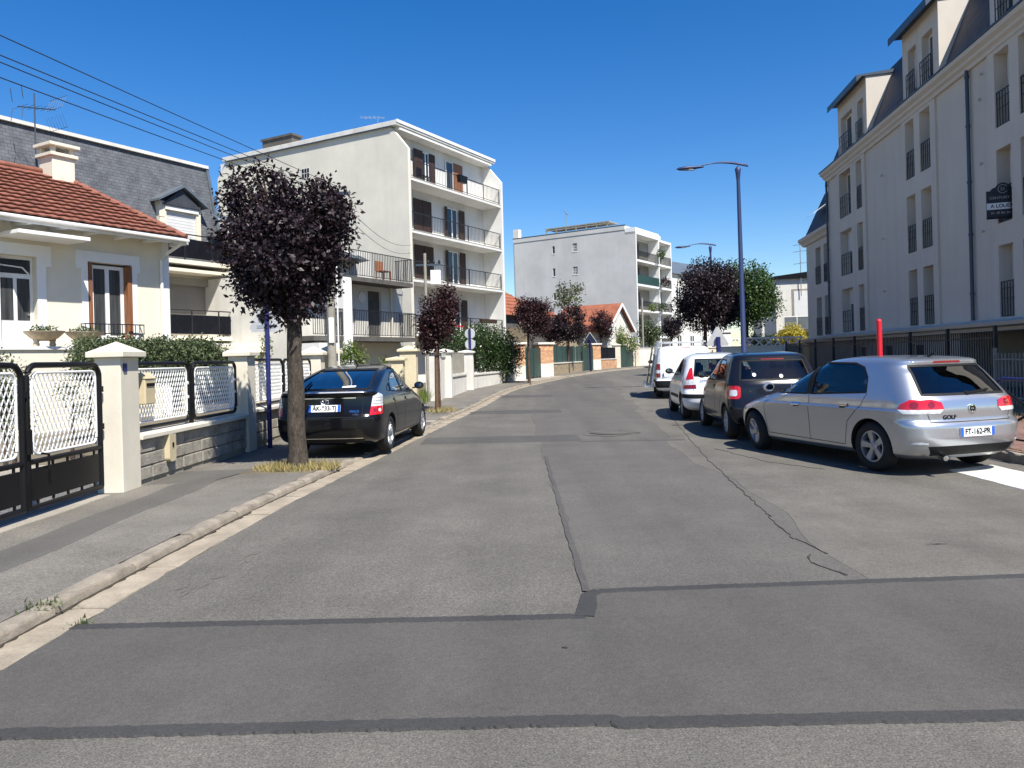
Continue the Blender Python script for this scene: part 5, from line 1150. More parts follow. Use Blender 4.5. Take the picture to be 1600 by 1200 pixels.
# big plum tree by the black car
TY = 11.2; base = Vector((pt(465, 722, TY).x, TY, .1))
def rel(px, py, rp, dy=0, Y=11.2, b=None, ry=None):
    p = pt(px, py, Y) - (b or base); k = rp * Y / 1200; return (p.x, p.y + dy, p.z, k, ry or k * 1.05, k)
bl = [rel(402, 330, 50, .1), rel(374, 305, 32, -.2), rel(400, 280, 22), rel(420, 272, 13, .1), rel(388, 266, 12, .1), rel(455, 360, 62, -.1), rel(505, 335, 46, .1), rel(532, 338, 30, -.1), rel(549, 328, 16), rel(432, 400, 68, .2), rel(392, 385, 48, -.4), rel(372, 362, 32, .2), rel(354, 325, 18), rel(350, 300, 13, .1), rel(500, 395, 52, .1), rel(526, 388, 26, -.2), rel(455, 445, 52), rel(412, 445, 42, -.3), rel(490, 440, 40, .3), rel(455, 485, 28, -.1), rel(395, 478, 20, .1), rel(420, 495, 16), rel(500, 472, 18), rel(445, 385, 72, .5), rel(450, 398, 56, -.7), rel(470, 350, 44, -.55), rel(482, 296, 20, .3), rel(515, 296, 18, .1), rel(500, 286, 10, .1), rel(445, 300, 22, -.3), rel(452, 282, 11, -.2), rel(372, 425, 26, .1), rel(362, 455, 15, 0), rel(542, 362, 20, .2)]
bl = [((b_[0] - bl[5][0]) * .9 + bl[5][0], b_[1], b_[2], b_[3] * .9, b_[4] * .95, b_[5] * .97) for b_ in bl]
tr = tree('large dark purple leaved plum tree with thick rough trunk beside the black car', base, 2.15, .135, bl, 36000, .082, M['leaf_purple'], M['bark'], 5, clump=5, lean=(0, 0), nbr=46, surf=.62, gap=2.3)
# smaller plum trees down the street
def small_tree(label, px, py, Y, cx, cy, rw, rh, n, size, mat, seed, grp='plum trees along the street', rad=.07, name='plum_tree', base_z=.12, x0=None):
    p = pt(px, py, Y); b = Vector((p.x, Y, gz(Y) + base_z)); r = random.Random(seed); bl = []; c = pt(cx, cy, Y) - b; kx, kz = rw * Y / 1200, rh * Y / 1200
    bl.append((c.x, c.y, c.z, kx * .78, kx * .78, kz * .8))
    for k in range(11):
        a = r.uniform(0, 6.28); zz = r.uniform(-.75, .8); q = math.sqrt(max(.05, 1 - zz * zz * .8)); s = r.uniform(.28, .46)
        bl.append((c.x + math.cos(a) * q * kx * .66, c.y + math.sin(a) * q * kx * .66, c.z + zz * kz * .72, kx * s, kx * s, kz * s))
    return tree(label, b, max(.6, c.z - kz * .6), rad, bl, n, size, mat, M['bark_d'], seed, name=name, group=grp, clump=6, nbr=12, gap=2.4 if Y < 45 else 1.6)
t2 = small_tree('slim young purple plum tree tied to a wooden stake near the white pole', 687, 640, 20.8, 684, 496, 33, 62, 11000, .08, M['leaf_purple2'], 21, rad=.045)
small_tree('purple plum tree before the green gate, nearest of the far three', 827, 598, 36.5, 832, 497, 30, 36, 8000, .11, M['leaf_purple2'], 22)
small_tree('purple plum tree in front of the stone wall', 889, 585, 50.5, 888, 508, 28, 33, 8000, .13, M['leaf_purple'], 23)
small_tree('narrow purple plum tree beside the blue pointed sign', 940, 575, 64, 941, 508, 18, 28, 5000, .14, M['leaf_purple2'], 24)
small_tree('wide leafy green top of a tree behind the stone wall', 890, 575, 62, 890, 462, 27, 24, 900, .22, M['leaf_olive'], 25, None, name='garden_tree')
small_tree('dull green tree below the far white balconies', 1015, 560, 75, 1015, 520, 17, 24, 2600, .2, M['leaf_olive'], 26, None, name='garden_tree')
small_tree('small dark purple tree left of the large one on the right', 1050, 560, 62, 1050, 512, 18, 20, 2600, .16, M['leaf_purple'], 27)
small_tree('large round dark purple plum tree on the right behind the van', 1103, 560, 42, 1103, 462, 57, 72, 24000, .14, M['leaf_purple'], 28, rad=.12)
small_tree('tall green tree behind the blue street lamp', 1168, 560, 53, 1172, 462, 46, 66, 18000, .19, M['leaf_green'], 29, None, rad=.15, name='green_tree')
small_tree('grey brown small tree between the first two far plum trees', 860, 585, 54, 862, 515, 18, 26, 2200, .15, M['leaf_purple2'], 30, None, name='garden_tree')
# hedges and shrubs
def hedge(name, label, cat, blobs, n, size, mat, seed, extra=None, clump=5):
    c = blobs[0]; o = thing(name, label, cat, (0, 0, 0)); leaf_cloud('foliage', blobs, n, size, mat, o, seed, .5, .5, clump=clump)
    for b in blobs[:8:2]: m = MB(); m.tube([(b[0], b[1], gz(b[1])), (b[0] + .05, b[1], b[2])], [.04, .015], 5); m.build('stem', M['bark_d'], o)
    if extra: leaf_cloud(extra[0], blobs, extra[1], extra[2], extra[3], o, seed + 1, .15)
    return o
def wp(px, py, rp, Y, dy=0, kz=1, ky=None):
    p = pt(px, py, Y); k = rp * Y / 1200; return (p.x, p.y + dy, p.z, k, ky or k, k * kz)
hedge('garden_hedge', 'grey green clipped hedge behind the mesh fence below the bungalow window', 'hedge', [wp(x, 549 + (x % 5), 22, 16.2, (x % 3) * .15, 1, .5) for x in range(125, 330, 11)] + [wp(x, 575, 24, 16.2, 0, 1, .5) for x in range(130, 330, 18)], 34000, .07, M['leaf_olive'], 41)
hedge('street_hedge', 'tall dark green flowering hedge above the low white wall', 'hedge', [wp(x, y, r_, Y, .5, 1, .8) for x, y, r_, Y in ((700, 530, 24, 32.5), (728, 536, 26, 34), (752, 528, 24, 36), (775, 535, 28, 36.6), (790, 548, 26, 37), (765, 565, 30, 36.6), (790, 570, 24, 37.2), (735, 560, 22, 35), (805, 550, 14, 37.6), (745, 520, 16, 35), (690, 545, 18, 31.5))], 22000, .10, M['leaf_dark'], 42, ('blossom', 260, .06, M['flower']))
hedge('garden_shrub', 'leafy light green shrub behind the driveway gate leaf at far left', 'shrub', [wp(5, 600, 40, 11.5), wp(-10, 640, 40, 11.5), wp(20, 650, 30, 11.8), wp(8, 560, 14, 11.5), wp(110, 610, 20, 13.5), wp(130, 640, 16, 13.5)], 3500, .06, M['leaf_olive'], 43)
hedge('garden_shrub', 'light green shrub climbing behind the dark low gate', 'shrub', [wp(545, 555, 18, 23.5), wp(530, 560, 12, 23.3), wp(565, 560, 12, 23.6), wp(600, 567, 10, 24.5), wp(620, 567, 9, 25), wp(552, 545, 9, 23.5)], 2200, .07, M['leaf_sprig'], 44)
hedge('garden_shrub', 'pale yellow green shrub in front of the gabled house', 'shrub', [wp(965, 525, 15, 66), wp(980, 535, 13, 66), wp(955, 545, 10, 66), wp(920, 535, 10, 62), wp(992, 538, 8, 67)], 2400, .17, M['leaf_sprig'], 45, ('blossom', 300, .13, M['flower']))
hedge('garden_shrub', 'bright yellow leaved shrub beside the shaded wing', 'shrub', [wp(1236, 522, 15, 54), wp(1250, 525, 11, 54), wp(1222, 527, 10, 54)], 2600, .15, M['leaf_yellow'], 46)
hedge('garden_shrub', 'dark green bushes between the balustrade and yellow shrub', 'shrub', [wp(1203, 533, 13, 55), wp(1190, 538, 12, 55), wp(1215, 540, 10, 55), wp(1175, 532, 13, 55), wp(1262, 527, 10, 56)], 2600, .14, M['leaf_dark'], 47)
hedge('climbing_plant', 'thin leafy climber on the veranda post behind the blue sign post', 'climber', [wp(415, y, 5, 25) for y in range(525, 575, 8)] + [wp(398, 560, 5, 25)], 500, .08, M['leaf_sprig'], 48)
for i, x in enumerate((-4.75, -3.72)):
    loc_, rz_ = frame_left(264, 450, 24, 29.4); p = Vector(loc_) + Matrix.Rotation(rz_, 3, 'Z') @ Vector((x, -1.6, 2.62)); o = thing('potted_flowers', ('left' if i == 0 else 'right') + ' low dark plants growing in the stone flower bowl', 'plant'); leaf_cloud('foliage', [(p.x, p.y, p.z, .34, .3, .10)], 260, .07, M['leaf_dark'], o, 60 + i)
# balcony plants on the far block
for i, (x, y, Y, mt) in enumerate(((1020, 480, 82.5, 'leaf_sprig'), (1040, 440, 88, 'leaf_purple2'), (1033, 397, 87, 'leaf_green'), (1036, 480, 88, 'leaf_dark'))):
    o = thing('balcony_plant', ('pale green plants on the third balcony of the grey gable block', 'purple plants hanging from a white balcony of the far block', 'leafy green plant on the top right white balcony', 'dark plants on a lower right white balcony')[i], 'plant'); leaf_cloud('foliage', [wp(x, y, 7, Y)], 220, .2, M[mt], o, 70 + i)
# dry grass: blades
def grass(name, label, cat, pts_fn, n, h, mat, seed, parent=None):
    g = np.random.default_rng(seed); P = np.array([pts_fn(g) for _ in range(n)]); a = g.uniform(0, 6.28, n); hh = h * g.uniform(.4, 1.3, n); w_ = .006 + .006 * g.random(n)
    d = np.stack([np.cos(a), np.sin(a), np.zeros(n)], 1); l = g.normal(size=(n, 3)) * .5; l[:, 2] = 1; l /= np.linalg.norm(l, axis=1)[:, None]
    V = np.stack([P - d * w_[:, None], P + d * w_[:, None], P + l * hh[:, None] + d * .001, P + l * hh[:, None] * 1.0 - d * .001], 1).reshape(-1, 3)
    me = bpy.data.meshes.new(name); me.from_pydata(V.tolist(), [], [(4 * i, 4 * i + 1, 4 * i + 2, 4 * i + 3) for i in range(n)]); at = me.attributes.new('rnd', 'FLOAT', 'FACE'); at.data.foreach_set('value', g.random(n).astype(np.float32)); me.materials.append(mat)
    return tag(link(name, me, parent), label, cat, kind='stuff')
grass('dry_grass', 'dry straw coloured grass round the foot of the big tree', 'grass', lambda g: (lambda r, a: (-3.15 + .62 * r * math.cos(a), 11.1 + .42 * r * math.sin(a), .085))(math.sqrt(g.random()), g.uniform(0, 6.28)), 1900, .10, M['grass_dry'], 1)
jag_sheet('tree_pit', wob((-3.75, 11.6), (-2.72, 11.6), 12, .02, 61), wob((-3.85, 10.65), (-2.8, 10.6), 12, .02, 62), M['soil'], .086, None, .07)
grass('kerb_weeds', 'small green weeds in the kerb joint at lower left', 'weeds', lambda g: (-3.1 + g.normal() * .06, 4.95 + g.normal() * .08, .075) if g.random() < .6 else (-2.74 + g.normal() * .03, 4.8 + g.normal() * .05, .005), 90, .04, M['leaf_olive'], 2)
grass('kerb_weeds', 'dry weeds at the foot of the slim staked tree', 'weeds', lambda g: (-1.95 + g.normal() * .2, 20.6 + g.normal() * .3, gz(20.6) + .12), 500, .12, M['grass_dry'], 3)
grass('dry_lawn', 'straw coloured lawn strip behind the blue barrier on the right', 'grass', lambda g: (g.uniform(9.4, 12.6), g.uniform(9.5, 24), .12), 9000, .14, M['grass_dry_r'], 4)
grass('kerb_weeds', 'green tufts along the right kerb behind the silver hatchback', 'weeds', lambda g: (6.98 + g.normal() * .04, g.uniform(9, 13), .12), 500, .05, M['leaf_sprig'], 5)
grass('wall_weeds', 'weeds growing at the foot of the pillars near the white pole', 'weeds', lambda g: (-2.85 + g.normal() * .08, 24.4 + g.normal() * .5, gz(24.4) + .12), 300, .45, M['leaf_sprig'], 6)
strip('lawn_soil', lambda y: 9.3, lambda y: 12.4, 9.4, 24, .122, M['soil'], 3, 1.0)
# stake of the slim tree
o = thing('tree_stake', 'brown wooden stake supporting the slim plum tree', 'stake', (-2.06, 20.7, gz(20.7) + .1)); m = MB(); m.tube([(0, 0, 0), (.02, 0, 1.75)], [.05, .045], 8); m.build('stake', M['stake'], o, 50); m = MB(); m.tube([(.0, -.06, 1.5), (.10, 0, 1.52), (.02, .07, 1.5)], .02, 6); m.build('tie', M['black'], o, 50)

# ================================================================== CARS
M['silver'] = pm('silver metallic paint', (.52, .54, .57), .30, .02, 2, 0, metal=.85, coat=1)
M['carblack'] = pm('black car paint', (.005, .0052, .0065), .16, 0, var2=0, coat=.35, spec=.25)
M['carnavy'] = pm('black blue car paint', (.008, .009, .014), .2, 0, var2=0, coat=.4, spec=.25)
M['carwhite'] = pm('white car paint', (.74, .75, .76), .3, .02, 2, 0, coat=1)
M['carlilac'] = pm('pale silver car paint', (.56, .57, .60), .32, .02, 2, 0, metal=.35, coat=1)
M['trim'] = pm('black plastic trim', (.010, .010, .011), .6, .1, 8, 0, spec=.2)
M['arch'] = pm('dark underbody', (.008, .008, .008), .9, 0, var2=0)
M['cabin'] = pm('dark cabin lining', (.018, .018, .020), .85, .1, 4, 0)
M['seat'] = pm('seat fabric', (.035, .035, .040), .9, .15, 20, 0)
M['tyre'] = pm('tyre rubber', (.014, .014, .014), .8, .15, 20, .1, 60)
M['rim'] = pm('alloy wheel', (.42, .43, .45), .35, .05, 6, 0, metal=.85)
M['rimgrey'] = pm('grey wheel trim', (.36, .37, .38), .45, .05, 6, 0, metal=.4)
M['carglass'] = glass_mat('tinted car glass', (.30, .35, .34), 1.5)
M['darkglass'] = glass_mat('privacy car glass', (.12, .15, .17), 1.7)
M['lamp_red'] = pm('red tail lamp', (.50, .008, .012), .12, .2, 14, 0, coat=1, spec=.6)
M['lamp_dred'] = pm('dark red tail lamp', (.22, .006, .008), .12, .2, 14, 0, coat=1, spec=.6)
M['lamp_clear'] = pm('clear tail lamp', (.60, .61, .62), .15, .25, 16, 0, coat=1, spec=.6)
M['chrome'] = pm('chrome', (.72, .73, .75), .12, 0, var2=0, metal=1)
M['plate'] = pm('number plate white', (.78, .78, .76), .4, 0, var2=0)
M['plate_blue'] = pm('number plate blue', (.02, .10, .45), .4, 0, var2=0)
M['plate_ink'] = pm('plate ink', (.012, .012, .012), .5, 0, var2=0)
M['sticker'] = pm('white sticker', (.75, .76, .76), .5, 0, var2=0)
M['mirror_glass'] = pm('mirror', (.22, .23, .25), .03, 0, var2=0, metal=1)

def pchip(tab):
    x = np.array([t[0] for t in tab], float); y = np.array([t[1] for t in tab], float); h = np.diff(x); d = np.diff(y) / h; m = np.zeros(len(x)); m[0], m[-1] = d[0], d[-1]
    for i in range(1, len(x) - 1):
        if d[i - 1] * d[i] > 0: w1, w2 = 2 * h[i] + h[i - 1], h[i] + 2 * h[i - 1]; m[i] = (w1 + w2) / (w1 / d[i - 1] + w2 / d[i])
    def f(v):
        v = min(max(v, x[0]), x[-1]); i = min(max(int(np.searchsorted(x, v)) - 1, 0), len(x) - 2); t = (v - x[i]) / h[i]
        return float((2*t**3-3*t*t+1)*y[i] + (t**3-2*t*t+t)*h[i]*m[i] + (-2*t**3+3*t*t)*y[i+1] + (t**3-t*t)*h[i]*m[i+1])
    return f
def body_shell(levels, xr, xf, w, cr, cf, nr, nf, nc=13, nm=20):
    m = MB(); vs = []; per = None
    for z in levels:
        a, b, ww, c1, c2 = xr(z), xf(z), w(z), cr(z), cf(z); L_ = b - a
        if c1 + c2 > L_ * .96: k = L_ * .96 / (c1 + c2); c1 *= k; c2 *= k
        half = []
        for i in range(nc): ph = math.pi / 2 * i / nc; half.append((a + c1 * (1 - math.cos(ph) ** (2 / nr)), ww * max(math.sin(ph), 0) ** (2 / nr)))
        for i in range(nm + 1): t = i / nm; half.append((a + c1 + (L_ - c1 - c2) * t, ww))
        for i in range(nc - 1, -1, -1): ph = math.pi / 2 * i / nc; half.append((b - c2 * (1 - math.cos(ph) ** (2 / nf)), ww * max(math.sin(ph), 0) ** (2 / nf)))
        ring = half + [(x, -y) for x, y in half[-2:0:-1]]; per = len(ring); vs += [(x, y, z) for x, y in ring]
    k = len(levels)
    fs = [(i * per + j, i * per + (j + 1) % per, (i + 1) * per + (j + 1) % per, (i + 1) * per + j) for i in range(k - 1) for j in range(per)] + [tuple(range(per))[::-1], tuple((k - 1) * per + j for j in range(per))]
    return m.add(vs, fs)
def conform(bvh, poly, view, off, mat, name, parent, step=.05, mirror=False, smooth=True):
    """a patch of the body: polygon (s, z) seen along a horizontal view direction, laid on the body surface"""
    al = R(view); d = Vector((math.cos(al), -math.sin(al), 0)); e = Vector((math.sin(al), math.cos(al), 0))
    bm = bmesh.new(); ss = [p[0] for p in poly]; zs = [p[1] for p in poly]; s0, s1, z0, z1 = min(ss), max(ss), min(zs), max(zs)
    nx = max(2, int((s1 - s0) / step) + 1); nz = max(2, int((z1 - z0) / step) + 1); g = [[bm.verts.new((s0 + (s1 - s0) * i / nx, z0 + (z1 - z0) * j / nz, 0)) for i in range(nx + 1)] for j in range(nz + 1)]
    for j in range(nz):
        for i in range(nx): bm.faces.new((g[j][i], g[j][i + 1], g[j + 1][i + 1], g[j + 1][i]))
    ar = sum(poly[i][0] * poly[(i + 1) % len(poly)][1] - poly[(i + 1) % len(poly)][0] * poly[i][1] for i in range(len(poly)))
    P = poly if ar > 0 else poly[::-1]
    for i in range(len(P)):
        a, b = P[i], P[(i + 1) % len(P)]; n = Vector((b[1] - a[1], -(b[0] - a[0]), 0))
        if n.length < 1e-6: continue
        bmesh.ops.bisect_plane(bm, geom=bm.verts[:] + bm.edges[:] + bm.faces[:], plane_co=(a[0], a[1], 0), plane_no=n, clear_outer=True, dist=1e-5)
    for v in bm.verts:
        o = e * v.co.x + Vector((0, 0, v.co.y)); h = bvh.ray_cast(o - d * 6, d)
        if h[0] is None: h = bvh.find_nearest(o - d * .2)
        n = h[1]; n = n if n.dot(d) < 0 else -n; v.co = h[0] + n * off
        if mirror: v.co.y *= -1
    bmesh.ops.recalc_face_normals(bm, faces=bm.faces)
    me = bpy.data.meshes.new(name); bm.to_mesh(me); bm.free(); me.materials.append(mat)
    if smooth: me.polygons.foreach_set('use_smooth', [True] * len(me.polygons))
    return link(name, me, parent)
def ribbon(bvh, line, view, wd, mat, name, parent, off=.0015, mirror=False):
    al = R(view); d = Vector((math.cos(al), -math.sin(al), 0)); e = Vector((math.sin(al), math.cos(al), 0)); m = MB(); pts = []
    for a, b in zip(line[:-1], line[1:]):
        n = max(2, int(math.hypot(b[0] - a[0], b[1] - a[1]) / .04)); pts += [(a[0] + (b[0] - a[0]) * k / n, a[1] + (b[1] - a[1]) * k / n) for k in range(n)]
    pts.append(line[-1]); vs = []
    for i, p in enumerate(pts):
        q, r_ = pts[min(i + 1, len(pts) - 1)], pts[max(i - 1, 0)]; t = Vector((q[0] - r_[0], q[1] - r_[1])).normalized(); nn = Vector((-t.y, t.x)) * wd / 2
        for s in (1, -1):
            o = e * (p[0] + nn.x * s) + Vector((0, 0, p[1] + nn.y * s)); h = bvh.ray_cast(o - d * 6, d)
            if h[0] is None: h = bvh.find_nearest(o - d * .2)
            nv = h[1] if h[1].dot(d) < 0 else -h[1]; c = h[0] + nv * off; vs.append((c.x, -c.y if mirror else c.y, c.z))
    m.add(vs, [(2 * i, 2 * i + 1, 2 * i + 3, 2 * i + 2) for i in range(len(pts) - 1)]); return m.build(name, mat, parent, fix=False)
def temp(m, mats, parent=None): return m.build('cutter', mats, parent)
def wheel_meshes(r, wd, rim_r, spokes, rimmat, sw=.07):
    t = MB(); h = wd / 2; t.lathe([(rim_r - .01, -h + .03), (rim_r, -h + .005), (rim_r + .03, -h - .005), (r - .035, -h), (r - .008, -h + .025), (r, -h + .05), (r, h - .05), (r - .008, h - .025), (r - .035, h), (rim_r + .03, h + .005), (rim_r, h - .005), (rim_r - .015, h - .04), (rim_r - .02, -h + .04)], 36, axis='y', cap=False); ty = t.mesh('tyre', M['tyre'], 50)
    q = MB(); q.lathe([(rim_r, h - .012), (rim_r - .018, h - .008), (rim_r - .025, h - .03), (rim_r - .03, -.02), (.06, -.03)], 36, axis='y', cap=False); q.lathe([(.065, -.03), (.065, h - .035), (.05, h - .02), (.005, h - .018)], 18, axis='y', cap=False)
    for k in range(spokes):
        a = 2 * math.pi * k / spokes + .3; c, s_ = math.cos(a), math.sin(a)
        w0, w1 = sw * .62, sw
        def pp(rr, off, y): return (c * rr - s_ * off, y, s_ * rr + c * off)
        vs = [pp(.04, -w0 / 2, h - .03), pp(.04, w0 / 2, h - .03), pp(rim_r - .015, w1 / 2, h - .014), pp(rim_r - .015, -w1 / 2, h - .014), pp(.04, -w0 / 2 - .012, h - .07), pp(.04, w0 / 2 + .012, h - .07), pp(rim_r - .015, w1 / 2 + .012, h - .06), pp(rim_r - .015, -w1 / 2 - .012, h - .06)]
        q.add(vs, [(0, 1, 2, 3), (0, 4, 5, 1), (1, 5, 6, 2), (2, 6, 7, 3), (3, 7, 4, 0)])
    rm = q.mesh('rim', rimmat, 35)
    d = MB(); d.lathe([(rim_r - .035, -.01), (rim_r - .035, .012), (.02, .012)], 30, axis='y'); dk = d.mesh('brake_disc', M['arch'])
    return ty, rm, dk
def seat_mesh():
    m = MB(); m.box(-.25, .27, -.24, .24, .0, .16); m.prism([(-.28, .05), (-.16, .05), (-.32, .62), (-.42, .62)], -.23, .23, 'y'); m.prism([(-.34, .66), (-.25, .66), (-.29, .84), (-.38, .84)], -.13, .13, 'y'); m.box(-.335, -.315, -.06, -.045, .6, .7); m.box(-.335, -.315, .045, .06, .6, .7)
    return m.mesh('seat', M['seat'])
SEAT = None
def make_car(name, label, cat, S, pos, heading, steer=0, base_z=0.0, tilt=0, group=None):
    global SEAT
    if SEAT is None: SEAT = seat_mesh()
    X0 = S['axle'][0]
    root = thing(name, label, cat, (pos[0], pos[1], base_z), R(90) - heading, group)
    if tilt: root.rotation_euler.x = tilt
    sh = lambda tab: [(z, x - X0) for z, x in tab]
    xr, xf, w = pchip(sh(S['rear'])), pchip(sh(S['front'])), pchip(S['w']); zb, zt = S['w'][0][0], S['w'][-1][0]
    cr = pchip(S.get('cr', [(0, .42), (1.0, .42), (2, .5)])); cf = pchip(S.get('cf', [(0, .95), (.9, .95), (1.05, .7), (2, .6)]))
    lv = sorted(set([zb + (zt - zb) * i / 40 for i in range(41)] + [t[0] for t in S['w'] if t[0] > zt - .12 or S.get('crease')] + [t[0] for t in S['rear']] + [t[0] for t in S['front']] + [zt - .004, zt - .010, zt - .018, zt - .028, zt - .04]))
    lv = [lv[0]] + [b for a, b in zip(lv[:-1], lv[1:]) if b - a > .0035]; lv[-1] = zt
    nr, nf = S.get('nr', 3.2), S.get('nf', 2.5)
    body = body_shell(lv, xr, xf, w, cr, cf, nr, nf).build('body', [S['paint'], M['arch'], M['cabin']], root, 28)
    bvh = BVHTree.FromPolygons([v.co.copy() for v in body.data.vertices], [tuple(p.vertices) for p in body.data.polygons])
    cut = []
    rw = S['r']; ra = rw + S.get('gap', .045); yt = S['w'][3][1]
    for ax in (S['axle'][0] - X0, S['axle'][1] - X0):
        for sd in (1, -1): c = MB(); c.lathe([(ra, yt - .30), (ra, 1.3)] if sd > 0 else [(ra, -1.3), (ra, -yt + .30)], 40, (ax, 0, rw), 'y'); cut.append(temp(c, M['arch'], root))
    if S.get('glazed', True):
        cz0, cz1 = .48, zt - .055
        clv = [cz0 + (cz1 - cz0) * i / 14 for i in range(15)]; fx = S['dash'] - X0
        cx0 = S.get('cab0', None)
        def cxr(z): v = xr(min(z + .03, zt)) + .10; return max(v, cx0 - X0) if cx0 is not None else v
        c = body_shell(clv, cxr, lambda z: min(xf(min(z + .04, zt)) - .10, fx), lambda z: max(w(min(z + .05, zt)) - .075, .2), lambda z: .3, lambda z: .35, 4, 3, 8, 10); cut.append(temp(c, M['cabin'], root))
        for poly in S['side']:
            P = [(x - X0, z) for x, z in poly]
            for sd in (1, -1): c = MB(); c.prism(P, .42 * sd, 1.3 * sd, 'y'); cut.append(temp(c, M['trim'], root))
        if S.get('rearwin'): c = MB(); c.prism(S['rearwin'], -1.5, S['rearcut'] - X0, 'x'); cut.append(temp(c, M['trim'], root))
        c = MB(); c.prism(S['wind'], S['windcut'] - X0, 6, 'x'); cut.append(temp(c, M['trim'], root))
    for c in cut:
        md = body.modifiers.new('cut', 'BOOLEAN'); md.object = c; md.operation = 'DIFFERENCE'; md.solver = 'EXACT'; md.material_mode = 'TRANSFER'
    evaluated(body)
    for c in cut: me = c.data; bpy.data.objects.remove(c); bpy.data.meshes.remove(me)
    body.data.polygons.foreach_set('use_smooth', [True] * len(body.data.polygons)); body.data.set_sharp_from_angle(angle=R(28))
    # glass
    for i, poly in enumerate(S['side']):
        P = [(x - X0, z) for x, z in poly]
        for mir in (False, True): conform(bvh, P, 90, -.006, S.get('glass', M['carglass']), 'side_window', body, .06, mir)
        if S.get('frame', True):
            for mir in (False, True): ribbon(bvh, P + [P[0]], 90, .022, M['trim'], 'window_seal', body, .002, mir)
    if S.get('rearwin'): conform(bvh, S['rearwin'], 0, -.006, S.get('rglass', S.get('glass', M['carglass'])), 'rear_window', body, .06); ribbon(bvh, S['rearwin'] + [S['rearwin'][0]], 0, .03, M['trim'], 'rear_window_seal', body, .002)
    conform(bvh, S['wind'], 180, -.006, M['carglass'], 'windscreen', body, .08)
    # wheels
    ty, rm, dk = wheel_meshes(rw, S.get('tw', .205), S['rim'], S['spokes'], S.get('rimmat', M['rim']), S.get('sw', .07))
    for k, ax in enumerate((S['axle'][0] - X0, S['axle'][1] - X0)):
        for sd in (1, -1):
            wl = link('wheel', ty, root, (ax, sd * (yt - .125), rw)); wl.rotation_euler = (0, R(20 * k + 11 * sd), 0)
            wz = (0 if sd > 0 else math.pi) + (steer if k else 0); wl.rotation_mode = 'ZYX'; wl.rotation_euler = (0, R(23 * k + 11), wz)
            link('rim', rm, wl); link('brake_disc', dk, wl)
    # interior
    if S.get('glazed', True):
        sx = S['seat'] - X0
        for sd in (1, -1): link('seat', SEAT, root, (sx, sd * .36, .44))
        if S.get('bench'):
            for sd in (1, 0, -1): o = link('rear_seat', SEAT, root, (S['bench'] - X0, sd * .42, .46)); o.scale = (.9, .88, .92)
        d = MB(); d.box(S['dash'] - X0 - .28, S['dash'] - X0 + .02, -.62, .62, .7, S['belt'] - .02); d.build('dashboard', M['cabin'], root, bevel=.05)
        t = MB(); t.tube([(S['dash'] - X0 - .38 + .05 * math.sin(a), .36 + .18 * math.cos(a), S['belt'] - .06 + .17 * math.sin(a)) for a in [2 * math.pi * k / 20 for k in range(21)]], .014, 6); t.build('steering_wheel', M['trim'], root, 60)
    # mirrors and handles
    mx, mz = S['mirror']; mx -= X0
    for sd in (1, -1):
        q = MB(); q.lathe([(.01, -.075), (.06, -.06), (.085, 0), (.08, .03), (.01, .045)], 14, (0, 0, 0), 'x'); q.v = [(a * .8, b * 1.15, c * .85) for a, b, c in q.v]; yy = sd * (w(mz) + .10)
        o = q.build('door_mirror', S.get('mirmat', S['paint']), root, 60, (mx, yy, mz + .05)); o.rotation_euler.z = math.pi
        g = MB(); g.lathe([(.058, 0), (.01, .002)], 16, (0, 0, 0), 'x'); g.v = [(a, b * 1.1, c * .8) for a, b, c in g.v]; gm = g.build('mirror_glass', M['mirror_glass'], o, 0, (.042, 0, 0))
        b = MB(); b.bar((mx, sd * (w(mz) - .03), mz), (mx, yy, mz + .02), .05, .03); b.build('mirror_arm', M['trim'], root)
    for hx, hz in S.get('handles', []):
        for mir in (False, True):
            conform(bvh, rrect(hx - X0 - .10, hx - X0 + .10, hz - .022, hz + .022, .02, 3), 90, .014, S.get('hmat', S['paint']), 'door_handle', root, .03, mir); conform(bvh, rrect(hx - X0 - .07, hx - X0 + .05, hz - .04, hz - .005, .015, 3), 90, .002, M['trim'], 'handle_recess', root, .03, mir)
    for line in S.get('seams', []):
        for mir in (False, True): ribbon(bvh, [(x - X0, z) for x, z in line], 90, .009, M['arch'], 'door_seam', body, .0012, mir)
    for line in S.get('rseams', []): ribbon(bvh, line, 0, .008, M['arch'], 'tailgate_seam', body, .0012)
    for poly, view, mk, nm, off in S.get('patch', []):
        both = not nm.startswith('1'); nm = nm.lstrip('1')
        poly = [(s_ - X0 * math.sin(R(view)), z_) for s_, z_ in poly]
        for mir in ((False, True) if both else (False,)): conform(bvh, poly, view, off, M[mk], nm, root, .03, mir)
    for poly, mk, nm in S.get('spatch', []):
        for mir in (False, True): conform(bvh, [(x - X0, z) for x, z in poly], 90, .004, M[mk], nm, root, .05, mir)
    # number plate
    if S.get('plate'):
        txt, pz, py = S['plate']; h = bvh.ray_cast(Vector((-6, py, pz)), Vector((1, 0, 0))); n = h[1]; up = Vector((0, 0, 1)) - n * n.z; up.normalize(); c = h[0] + n * .012; ex = up.cross(n).normalized()
        Mx = frame_m(c, ex, up); b = MB(); b.box(-.26, .26, -.055, .055, -.006, .004); po = b.build('number_plate', M['plate'], root); po.matrix_local = Mx
        q = MB(); q.box(-.259, -.215, -.054, .054, .0041, .0055); q.build('country_band', M['plate_blue'], po); q = MB(); q.box(.215, .259, -.054, .054, .0041, .0055); q.build('region_band', M['plate_blue'], po)
        if txt: lettering(txt, .098, M['plate_ink'], po, Matrix.Translation((0, 0, .0055)), .003, .92)
    root['_w'] = 0; del root['_w']
    return root, body, bvh, X0
